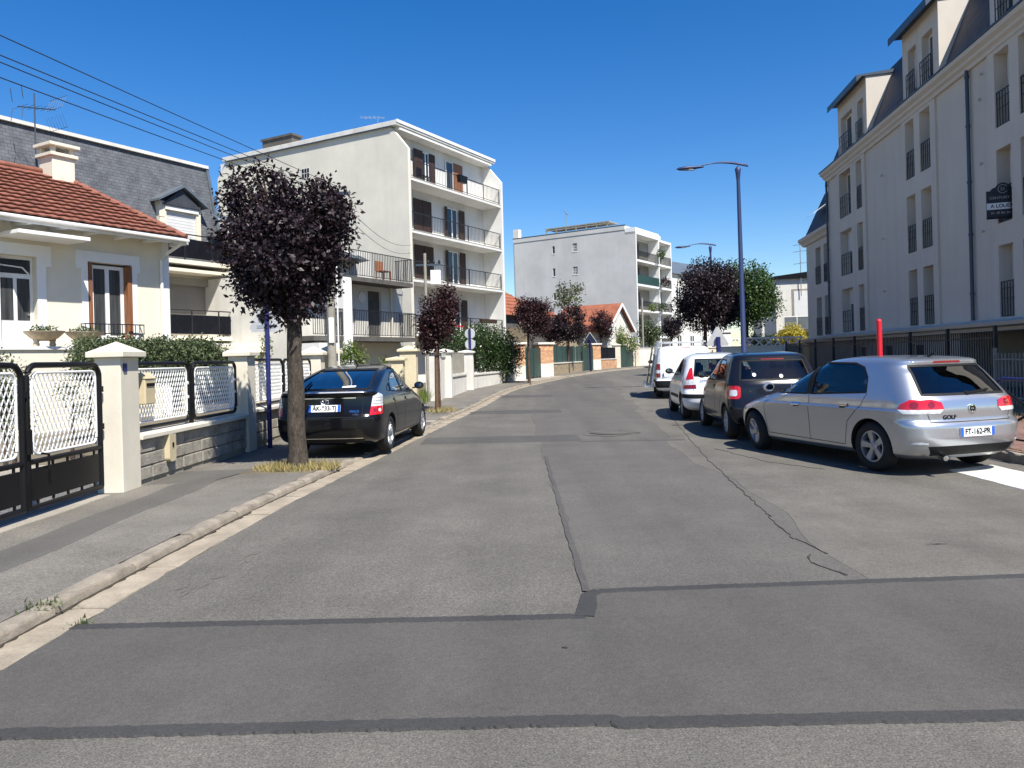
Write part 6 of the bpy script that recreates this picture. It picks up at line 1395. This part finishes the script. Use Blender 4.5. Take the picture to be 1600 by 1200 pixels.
def on_rear(bvh, root, y, z, off=.004):
    h = bvh.ray_cast(Vector((-6, y, z)), Vector((1, 0, 0))); n = h[1]; up = (Vector((0, 0, 1)) - n * n.z).normalized(); return frame_m(h[0] + n * off, up.cross(n), up)
def rear_axle_centre(wheel, heading, hw, side):   # from the outer contact point of one rear wheel
    r_ = Vector((math.cos(heading), -math.sin(heading))); s = 1 if side == 'L' else -1; return (wheel[0] + r_.x * hw * s, wheel[1] + r_.y * hw * s)

# ---- silver hatchback
GOLF = dict(crease=True, paint=M['silver'], axle=(.80, 3.375), r=.318, rim=.205, spokes=5, sw=.085, belt=.95, dash=2.95, seat=2.05, bench=1.12,
 rear=[(.20, .20), (.28, .08), (.36, .03), (.48, .0), (.60, .0), (.645, .02), (.69, .065), (.80, .06), (.92, .085), (.97, .12), (1.10, .22), (1.25, .34), (1.36, .43), (1.395, .42), (1.42, .45), (1.445, .62), (1.465, .95), (1.478, 1.35)],
 front=[(.20, 4.05), (.30, 4.15), (.45, 4.2), (.58, 4.19), (.66, 4.14), (.74, 3.98), (.82, 3.74), (.90, 3.42), (.95, 3.18), (1.02, 2.98), (1.15, 2.72), (1.28, 2.44), (1.38, 2.2), (1.43, 2.02), (1.455, 1.85), (1.47, 1.7), (1.478, 1.55)],
 w=[(.20, .77), (.26, .845), (.40, .872), (.58, .888), (.70, .893), (.79, .897), (.815, .880), (.90, .868), (.95, .852), (1.05, .815), (1.20, .757), (1.34, .70), (1.40, .665), (1.435, .61), (1.458, .53), (1.471, .41), (1.478, .30)],
 cr=[(0, .40), (.62, .40), (.75, .44), (1.0, .40), (2, .40)], nr=3.4,
 side=[[(.90, 1.01), (1.97, .955), (2.02, 1.396), (1.25, 1.385), (1.06, 1.33), (.95, 1.20)], [(2.06, .955), (2.93, .945), (2.97, .967), (2.62, 1.23), (2.40, 1.355), (2.28, 1.39), (2.11, 1.394)]],
 rearwin=[(-.64, .99), (.64, .99), (.545, 1.345), (-.545, 1.345)], rearcut=1.0, wind=[(-.66, 1.0), (.66, 1.0), (.54, 1.385), (-.54, 1.385)], windcut=2.1, mirror=(2.86, .98), mirmat=M['silver'],
 handles=[(2.28, .80), (1.30, .83)], hmat=M['chrome'],
 seams=[[(2.01, .94), (1.985, .55), (2.0, .30)], [(3.02, .92), (3.06, .7), (2.99, .32)], [(2.99, .32), (1.28, .30)], [(.88, 1.0), (.95, .85), (1.20, .62), (1.28, .31)]],
 rseams=[[(-.64, .78), (-.60, .66), (.60, .66), (.64, .78)]],
 patch=[([(.40, .815), (.93, .815), (.90, .88), (.80, .935), (.55, .935), (.43, .90)], 28, 'lamp_red', 'tail_lamp', .006), ([(.56 + .042 * math.cos(a), .872 + .042 * math.sin(a)) for a in [R(30 * k) for k in range(12)]], 28, 'lamp_dred', 'lamp_lens', .009), ([(.76 + .046 * math.cos(a), .872 + .046 * math.sin(a)) for a in [R(30 * k) for k in range(12)]], 28, 'lamp_dred', 'lamp_lens', .009), ([(.41, .815), (.46, .765), (.88, .765), (.93, .815)], 28, 'lamp_clear', 'reversing_lamp', .006),
  ([(-.22, 1.375), (.22, 1.375), (.2, 1.40), (-.2, 1.40)], 0, 'lamp_dred', '1brake_lamp', .004), ([(-.58, .25), (.58, .25), (.66, .37), (-.66, .37)], 0, 'trim', '1bumper_insert', .004), ([(-.30, .46), (.30, .46), (.33, .62), (-.33, .62)], 0, 'silver', '1plate_recess', .001),
  ([(.62, .395), (.84, .40), (.84, .42), (.70, .43), (.62, .415)], 28, 'lamp_clear', 'reflector', .004), ([(-.62, 1.375), (.62, 1.375), (.60, 1.40), (-.60, 1.40)], 0, 'silver', '1spoiler_edge', .002)],
 spatch=[([(1.955, .95), (2.075, .95), (2.125, 1.40), (2.005, 1.40)], 'trim', 'door_pillar')], plate=('FT-162-PR', .535, 0))
hd = math.atan2(-.74, 2.51); c = rear_axle_centre((4.64, 9.93), hd, .83, 'L')
golf, gbody, gb_, GX = make_car('parked_car', 'silver hatchback parked with its front wheels turned, nearest on the right', 'car', GOLF, c, hd, R(-16), gz(10.5) + .012)
Mx = on_rear(gb_, golf, 0, .815, .006); e = MB(); e.lathe([(.058, -.004), (.058, .005), (.048, .006), (.047, 0), (.005, 0)], 28); em = e.build('emblem', M['chrome'], golf, 40); em.matrix_local = Mx
e = MB()
for pl in ([(-.032, .036), (-.010, .004), (0, .024), (.010, .004), (.032, .036)], [(-.041, .018), (-.02, -.036), (0, -.006), (.02, -.036), (.041, .018)]):
    for a, b in zip(pl[:-1], pl[1:]): e.bar((a[0], a[1], .004), (b[0], b[1], .004), .008, .006, (0, 0, 1))
e.build('emblem_letters', M['trim'], em); lettering('GOLF', .07, M['trim'], golf, on_rear(gb_, golf, .34, .715, .004), .002, 1.1)
e = MB(); e.bar((.13 - .8, -.02, 1.0), (.16 - .8, -.36, 1.035), .02, .025); e.lathe([(.03, -.02), (.03, .02)], 10, (.14 - .8, .0, .995), 'x'); e.build('rear_wiper', M['trim'], golf)
e = MB(); e.tube([(.15 - .8, .42, .245), (.02 - .8, .46, .225)], .032, 10); e.build('exhaust_pipe', M['chrome'], golf, 50); e = MB(); e.tube([(.65 - .8, .3, .24), (.2 - .8, .25, .24)], .07, 10); e.build('silencer', M['concrete'], golf, 50)
e = MB(); e.tube([(.72 - .8, 0, 1.455), (.60 - .8, 0, 1.50)], .012, 6); e.build('roof_aerial', M['trim'], golf)

# ---- black liftback on the left
PRI = dict(paint=M['carblack'], axle=(.95, 3.65), r=.312, rim=.205, spokes=7, sw=.055, belt=.98, dash=3.2, seat=2.25, bench=1.35, glass=M['carglass'], rglass=M['darkglass'],
 rear=[(.20, .28), (.28, .12), (.36, .04), (.50, .0), (.64, .0), (.70, .035), (.85, .075), (.98, .085), (1.03, .05), (1.055, .06), (1.075, .16), (1.12, .34), (1.20, .62), (1.30, .98), (1.38, 1.32), (1.44, 1.65), (1.47, 1.95), (1.482, 2.15), (1.488, 2.3)],
 front=[(.20, 4.28), (.35, 4.41), (.5, 4.45), (.62, 4.38), (.74, 4.15), (.86, 3.82), (.95, 3.48), (1.02, 3.24), (1.12, 3.02), (1.25, 2.80), (1.36, 2.64), (1.43, 2.55), (1.465, 2.50), (1.48, 2.47), (1.488, 2.44)],
 w=[(.20, .75), (.28, .825), (.42, .85), (.60, .862), (.75, .860), (.88, .848), (.96, .83), (1.02, .80), (1.08, .768), (1.18, .728), (1.30, .675), (1.38, .625), (1.43, .57), (1.46, .50), (1.48, .39), (1.488, .30)],
 cr=[(0, .45), (.7, .45), (1.0, .38), (1.1, .30), (2, .25)], nr=3.6, nf=2.6,
 side=[[(1.22, 1.02), (1.95, .985), (1.98, 1.36), (1.66, 1.32), (1.36, 1.20)], [(2.03, .985), (2.95, .965), (3.05, .985), (2.72, 1.22), (2.40, 1.38), (2.06, 1.385)], [(.95, 1.045), (1.17, 1.025), (1.28, 1.16), (1.15, 1.13)]],
 rearwin=[(-.66, 1.095), (.66, 1.095), (.50, 1.40), (-.50, 1.40)], rearcut=1.75, wind=[(-.64, 1.03), (.64, 1.03), (.5, 1.39), (-.5, 1.39)], windcut=2.45, mirror=(3.0, 1.0),
 handles=[(2.15, .86), (1.30, .88)], seams=[[(2.0, .98), (1.98, .55), (2.0, .28)], [(3.2, .95), (3.25, .7), (3.15, .3)], [(3.15, .3), (1.45, .28)], [(1.18, 1.0), (1.2, .85), (1.42, .6), (1.45, .3)]],
 rseams=[[(-.70, .66), (.70, .66)], [(-.62, 1.0), (-.60, .68)], [(.62, 1.0), (.60, .68)]],
 patch=[([(.70, .82), (.94, .82), (.97, .99), (.86, 1.03), (.74, .98)], 32, 'lamp_clear', 'tail_lamp', .006), ([(.66, .68), (.93, .69), (.94, .82), (.70, .82)], 32, 'lamp_red', 'brake_lamp', .006), ([(.73, .855), (.95, .855), (.95, .863), (.73, .863)], 32, 'concrete', 'lamp_rib', .008), ([(.74, .90), (.955, .90), (.955, .908), (.74, .908)], 32, 'concrete', 'lamp_rib', .008), ([(.745, .945), (.96, .945), (.96, .953), (.745, .953)], 32, 'concrete', 'lamp_rib', .008), ([(.76 + .03 * math.cos(a), .755 + .03 * math.sin(a)) for a in [R(36 * k) for k in range(10)]], 32, 'lamp_dred', 'lamp_lens', .009), ([(.85 + .03 * math.cos(a), .755 + .03 * math.sin(a)) for a in [R(36 * k) for k in range(10)]], 32, 'lamp_clear', 'lamp_lens', .009),
  ([(-.58, .24), (.58, .24), (.62, .30), (-.62, .30)], 0, 'trim', '1bumper_insert', .004), ([(-.5, .955), (.5, .955), (.5, .968), (-.5, .968)], 0, 'chrome', '1tailgate_trim', .003), ([(-.60, .315), (.60, .315), (.60, .326), (-.60, .326)], 0, 'chrome', '1bumper_strip', .003), ([(-.63, 1.046), (.63, 1.046), (.62, 1.062), (-.62, 1.062)], 0, 'carlilac', '1spoiler_lip', .002)],
 plate=('AK-933-TJ', .80, 0.0))
hd = R(5.0); c = rear_axle_centre((-2.13, 13.05), hd, .80, 'R')
pri, pbody, pb_, PX = make_car('parked_car', 'glossy black liftback parked across the pavement behind the big tree', 'car', PRI, c, hd, 0, gz(13) + .045)
Mx = on_rear(pb_, pri, 0, .905, .006); e = MB()
for rx, ry, rz_ in ((.062, .042, 0), (.022, .040, 0), (.040, .018, .018)): e.tube([(rx * math.cos(a), rz_ + ry * math.sin(a), .003) for a in [2 * math.pi * k / 24 for k in range(25)]], .006, 5)
e.build('emblem', M['chrome'], pri, 60).matrix_local = Mx
lettering('PRIUS', .05, M['chrome'], pri, on_rear(pb_, pri, -.48, .745, .004), .001, 1.2); lettering('HSD', .04, M['chrome'], pri, on_rear(pb_, pri, -.50, .695, .004), .002, 1.2)
e = MB(); e.tube([(1.95 - .95, 0, 1.465), (1.80 - .95, 0, 1.56)], .010, 6); e.lathe([(.03, 0), (.015, .03)], 10, (1.95 - .95, 0, 1.46)); e.build('roof_aerial', M['trim'], pri)
e = MB(); e.bar((.20 - .95, .38, 1.10), (.62 - .95, .40, 1.215), .02, .02); e.build('rear_wiper', M['trim'], pri)
conform(pb_, rrect(-.42, -.26, 1.12, 1.145, .012, 3), 0, .003, M['sticker'], 'sticker', pri, .02); conform(pb_, rrect(-.35, -.20, 1.118, 1.138, .009, 3), 0, .0045, M['sticker'], 'sticker', pri, .02)
e = MB(); e.lathe([(.075, -.09), (.085, 0), (.075, .09)], 14, (.25 - .95, -.35, .30), 'y'); e.build('silencer', M['concrete'], pri, 50)

# ---- dark city car
SMA = dict(paint=M['carnavy'], axle=(.52, 2.98), r=.302, rim=.20, spokes=9, sw=.05, rimmat=M['rimgrey'], belt=1.02, dash=2.6, seat=1.75, bench=.95, glass=M['carglass'],
 rear=[(.22, .2), (.30, .06), (.42, .01), (.55, 0), (.66, .03), (.8, .06), (.95, .075), (1.02, .11), (1.12, .17), (1.28, .27), (1.40, .35), (1.45, .35), (1.48, .38), (1.515, .58), (1.54, .95), (1.55, 1.25)],
 front=[(.22, 3.36), (.35, 3.46), (.5, 3.49), (.65, 3.45), (.8, 3.33), (.92, 3.12), (1.0, 2.92), (1.05, 2.76), (1.2, 2.48), (1.35, 2.22), (1.45, 2.02), (1.5, 1.88), (1.53, 1.72), (1.545, 1.6), (1.55, 1.45)],
 w=[(.22, .74), (.30, .80), (.46, .828), (.65, .835), (.85, .825), (.97, .81), (1.08, .782), (1.25, .725), (1.40, .672), (1.47, .63), (1.51, .57), (1.535, .47), (1.55, .32)], cr=[(0, .42), (2, .36)], nr=3.4,
 side=[[(.72, 1.06), (1.38, 1.03), (1.42, 1.42), (.98, 1.40), (.82, 1.28)], [(1.47, 1.03), (2.40, 1.02), (2.48, 1.05), (2.12, 1.36), (1.98, 1.42), (1.50, 1.425)]],
 rearwin=[(-.61, 1.05), (.61, 1.05), (.54, 1.39), (-.54, 1.39)], rearcut=.9, wind=[(-.62, 1.07), (.62, 1.07), (.5, 1.44), (-.5, 1.44)], windcut=1.9, mirror=(2.4, 1.06), mirmat=M['trim'],
 handles=[(1.55, .92)], seams=[[(1.44, 1.02), (1.42, .6), (1.44, .32)], [(2.5, 1.0), (2.55, .7), (2.5, .34)], [(2.5, .34), (.95, .32)], [(.70, 1.05), (.72, .9), (.9, .65), (.95, .33)]],
 rseams=[[(-.62, 1.02), (-.60, .62), (.60, .62), (.62, 1.02)]],
 patch=[(rrect(.59, .87, .72, .95, .05, 4), 30, 'lamp_red', 'tail_lamp', .006), (rrect(.65, .79, .77, .88, .03, 3), 30, 'lamp_clear', 'lamp_centre', .009), ([(-.2, 1.405), (.2, 1.405), (.2, 1.425), (-.2, 1.425)], 0, 'lamp_dred', '1brake_lamp', .004), ([(-.5, .24), (.5, .24), (.6, .38), (-.6, .38)], 0, 'trim', '1bumper_insert', .004)],
 plate=(None, .52, 0))
hd = R(4.0); c = rear_axle_centre((3.87, 13.95), hd, .79, 'L')
sma, sbody, sb_, SX = make_car('parked_car', 'dark blue black city car parked between the silver and white hatchbacks', 'car', SMA, c, hd, 0, gz(15) + .010)
for y, z in ((.36, 1.14), (-.10, 1.11)): o = conform(sb_, [(y + .032 * math.cos(a), z + .032 * math.sin(a)) for a in [2 * math.pi * k / 14 for k in range(14)]], 0, .003, M['sticker'], 'sticker', sma, .03)
e = MB(); e.bar((.15 - .52, .05, 1.07), (.2 - .52, -.35, 1.12), .02, .02); e.build('rear_wiper', M['trim'], sma)

# ---- white hatchback
CTR = dict(paint=M['carlilac'], axle=(.72, 3.18), r=.30, rim=.195, spokes=9, sw=.05, rimmat=M['rimgrey'], belt=.98, dash=2.75, seat=1.85, bench=1.0,
 rear=[(.22, .22), (.30, .08), (.42, .01), (.55, 0), (.62, .03), (.68, .07), (.8, .10), (.95, .13), (1.1, .22), (1.25, .33), (1.36, .45), (1.42, .55), (1.47, .78), (1.50, 1.1), (1.515, 1.4)],
 front=[(.22, 3.72), (.35, 3.82), (.5, 3.85), (.62, 3.8), (.74, 3.66), (.86, 3.4), (.95, 3.1), (1.0, 2.92), (1.1, 2.72), (1.25, 2.42), (1.38, 2.14), (1.45, 1.95), (1.49, 1.8), (1.515, 1.6)],
 w=[(.22, .74), (.3, .805), (.45, .83), (.65, .836), (.85, .822), (.95, .80), (1.1, .755), (1.28, .69), (1.38, .64), (1.44, .57), (1.485, .46), (1.515, .32)], cr=[(0, .48), (2, .42)], nr=2.9,
 side=[[(.98, 1.03), (1.62, 1.0), (1.66, 1.38), (1.35, 1.36), (1.12, 1.24)], [(1.71, 1.0), (2.58, .98), (2.66, 1.0), (2.24, 1.30), (2.05, 1.38), (1.74, 1.39)]],
 rearwin=[(-.58, .99), (.58, .99), (.50, 1.36), (-.50, 1.36)], rearcut=.95, wind=[(-.62, 1.03), (.62, 1.03), (.5, 1.40), (-.5, 1.40)], windcut=2.0, mirror=(2.55, 1.02), mirmat=M['trim'],
 handles=[(1.8, .86)], seams=[[(1.68, .98), (1.66, .55), (1.68, .32)], [(2.7, .97), (2.76, .7), (2.7, .33)], [(2.7, .33), (1.15, .31)]],
 rseams=[[(-.62, .98), (-.60, .62), (.60, .62), (.62, .98)]],
 patch=[([(.60, .92), (.80, .90), (.76, 1.16), (.70, 1.18)], 32, 'lamp_red', 'tail_lamp', .006), ([(.55, .80), (.84, .79), (.80, .90), (.60, .92)], 32, 'lamp_clear', 'indicator_lamp', .006), ([(.53, .71), (.87, .71), (.84, .79), (.55, .80)], 32, 'lamp_dred', 'brake_lamp', .006), ([(-.76, .50), (.76, .50), (.76, .59), (-.76, .59)], 0, 'trim', '1bumper_strip', .004), ([(.60, .50), (.98, .50), (.98, .59), (.60, .59)], 35, 'trim', 'bumper_corner_strip', .004)],
 spatch=[([(1.15, .46), (2.65, .46), (2.65, .54), (1.15, .54)], 'trim', 'side_rub_strip')], plate=(None, .42, 0))
CTR['paint'] = M['carwhite']; hd = R(5.5); c = rear_axle_centre((3.91, 17.75), hd, .79, 'L')
ctr, cbody, cb_, CX_ = make_car('parked_car', 'small white hatchback parked behind the white van', 'car', CTR, c, hd, 0, gz(19) + .008)
lettering('CITROEN', .065, M['chrome'], ctr, on_rear(cb_, ctr, .30, .88, .004), .001, 1.2)
e = MB(); e.tube([(1.3 - .72, 0, 1.505), (1.2 - .72, 0, 1.56)], .015, 6); e.build('roof_aerial', M['trim'], ctr)

# ---- white van with glazier's rack
VAN = dict(paint=M['carwhite'], axle=(.82, 3.55), r=.315, rim=.20, spokes=8, sw=.06, rimmat=M['rimgrey'], belt=1.1, dash=3.55, seat=2.75, cab0=2.35,
 rear=[(.25, .16), (.33, .04), (.45, 0), (.60, 0), (.64, .04), (1.0, .05), (1.3, .07), (1.6, .12), (1.72, .17), (1.765, .24), (1.79, .5), (1.80, .9)],
 front=[(.25, 4.2), (.4, 4.34), (.6, 4.38), (.75, 4.32), (.9, 4.12), (1.0, 3.9), (1.08, 3.68), (1.15, 3.5), (1.3, 3.24), (1.5, 2.9), (1.65, 2.66), (1.74, 2.48), (1.775, 2.3), (1.792, 2.1), (1.80, 1.9)],
 w=[(.25, .82), (.33, .885), (.5, .902), (.8, .905), (1.0, .895), (1.2, .872), (1.45, .83), (1.62, .79), (1.70, .755), (1.75, .68), (1.782, .56), (1.80, .42)], cr=[(0, .30), (2, .28)], nr=4.5,
 side=[[(2.62, 1.16), (3.35, 1.14), (3.42, 1.17), (3.05, 1.50), (2.66, 1.56)]], rearwin=None, wind=[(-.68, 1.18), (.68, 1.18), (.58, 1.64), (-.58, 1.64)], windcut=2.7, mirror=(3.35, 1.18), mirmat=M['trim'],
 seams=[[(2.55, 1.6), (2.55, .4)], [(3.5, 1.15), (3.5, .45)]], rseams=[[(0, 1.68), (0, .66)], [(-.74, 1.66), (-.78, .68), (.78, .68), (.74, 1.66), (-.74, 1.66)]],
 patch=[([(.70, 1.18), (.86, 1.18), (.83, 1.34), (.72, 1.34)], 30, 'lamp_clear', 'reversing_lamp', .006), ([(.69, .98), (.88, .98), (.86, 1.18), (.70, 1.18)], 30, 'lamp_dred', 'tail_lamp', .006), ([(.69, .72), (.89, .72), (.88, .86), (.69, .86)], 30, 'lamp_dred', 'reflector', .006), ([(-.2, 1.70), (.2, 1.70), (.2, 1.725), (-.2, 1.725)], 0, 'lamp_dred', '1brake_lamp', .004), ([(-.80, .36), (.80, .36), (.80, .60), (-.80, .60)], 0, 'trim', '1rear_bumper', .006), ([(.60, .36), (1.0, .36), (1.0, .60), (.60, .60)], 35, 'trim', 'bumper_corner', .006)],
 spatch=[([(1.3, .50), (3.1, .50), (3.1, .60), (1.3, .60)], 'trim', 'side_rub_strip')], plate=(None, .80, .42))
hd = R(9); c = rear_axle_centre((4.70, 25.15), hd, .87, 'L')
van, vbody, vb_, VX = make_car('white_van', 'white van with roof bars and a glazing rack on its left side', 'van', VAN, c, hd, 0, gz(26.5) + .006)
for k, x in enumerate((.35, 1.15, 1.95)):
    e = MB(); e.tube([(x - .82, -.72, 1.78), (x - .82, -.70, 1.92), (x - .82, .70, 1.92), (x - .82, .72, 1.78)], .022, 8); e.build('roof_bar', M['alu'], van, 50)
for y in (-.62, .62): e = MB(); e.tube([(-.55, y, 1.95), (1.4, y, 1.95)], .02, 8); e.build('roof_rail', M['alu'], van, 50)
for k, x in enumerate((-.35, .25, .85, 1.45, 2.0)):
    e = MB(); e.bar((x, .93, .42), (x, 1.02, .42), .05, .05); e.bar((x, 1.02, .42), (x, .78, 1.98), .06, .06); e.bar((x, 1.25, .40), (x, .93, .40), .05, .05); e.bar((x, 1.25, .40), (x, 1.22, .52), .04, .04); e.build('rack_upright', M['alu'], van)
for z, y in ((.42, 1.04), (1.0, .95), (1.5, .88), (1.96, .80)): e = MB(); e.bar((-.45, y, z), (2.1, y, z), .05, .05); e.build('rack_rail', M['alu'], van)
for k, (x0, x1, z1) in enumerate(((-.3, .8, 1.5), (.5, 1.9, 1.7))):
    e = MB(); y0 = 1.18 - k * .04; e.add([(x0, y0, .45), (x1, y0, .45), (x1, y0 - .22, z1), (x0, y0 - .22, z1), (x0, y0 + .02, .45), (x1, y0 + .02, .45), (x1, y0 - .20, z1), (x0, y0 - .20, z1)], [(0, 1, 2, 3), (7, 6, 5, 4), (0, 4, 5, 1), (1, 5, 6, 2), (2, 6, 7, 3), (3, 7, 4, 0)]); tag(e.build('glass_sheet', M['darkglass']), ('shorter', 'taller')[k] + ' sheet of glass carried on the side rack of the white van', 'glass sheet', 'glass sheets on the van rack').matrix_world = Matrix.Translation((c[0], c[1], gz(26.5) + .006)) @ Matrix.Rotation(R(90) - hd, 4, 'Z')

for o in list(van.children):                              # the van is a low model: lower everything but its wheels
    if not o.name.startswith('wheel'): o.scale.z *= .925; o.location.z *= .925
# look-alikes of a kind share a group
GR = {'gate_pillar': 'rendered gate pillars on the left side', 'white_pillar': 'white capped pillars', 'brick_pillar': 'brick gate pillars', 'stone_pillar': 'cream pillars by the far gate', 'sign_post': 'blue sign posts', 'fence_wall': 'low fence walls', 'mesh_fence': 'white mesh fences', 'white_wall': 'white garden walls', 'garden_wall': 'garden walls', 'green_gate': 'green sheet metal gates', 'panel_fence': 'dark panel fences',
      'flower_bowl': 'stone flower bowls', 'potted_flowers': 'plants in the stone bowls', 'balcony_plant': 'plants on the far balconies', 'garden_shrub': 'garden shrubs', 'garden_tree': 'garden trees behind the walls', 'utility_pole': 'utility poles', 'telegraph_pole': 'thin far poles', 'parked_car': 'cars parked along the street', 'kerb_weeds': 'weeds along the kerbs', 'planter_box': 'balcony planters', 'balcony_chair': 'balcony chairs', 'plum_tree': 'plum trees along the street'}
for o in list(COL.objects):
    b = o.name.split('.')[0]
    if o.parent is None and 'category' in o and 'group' not in o and b in GR: o['group'] = GR[b]
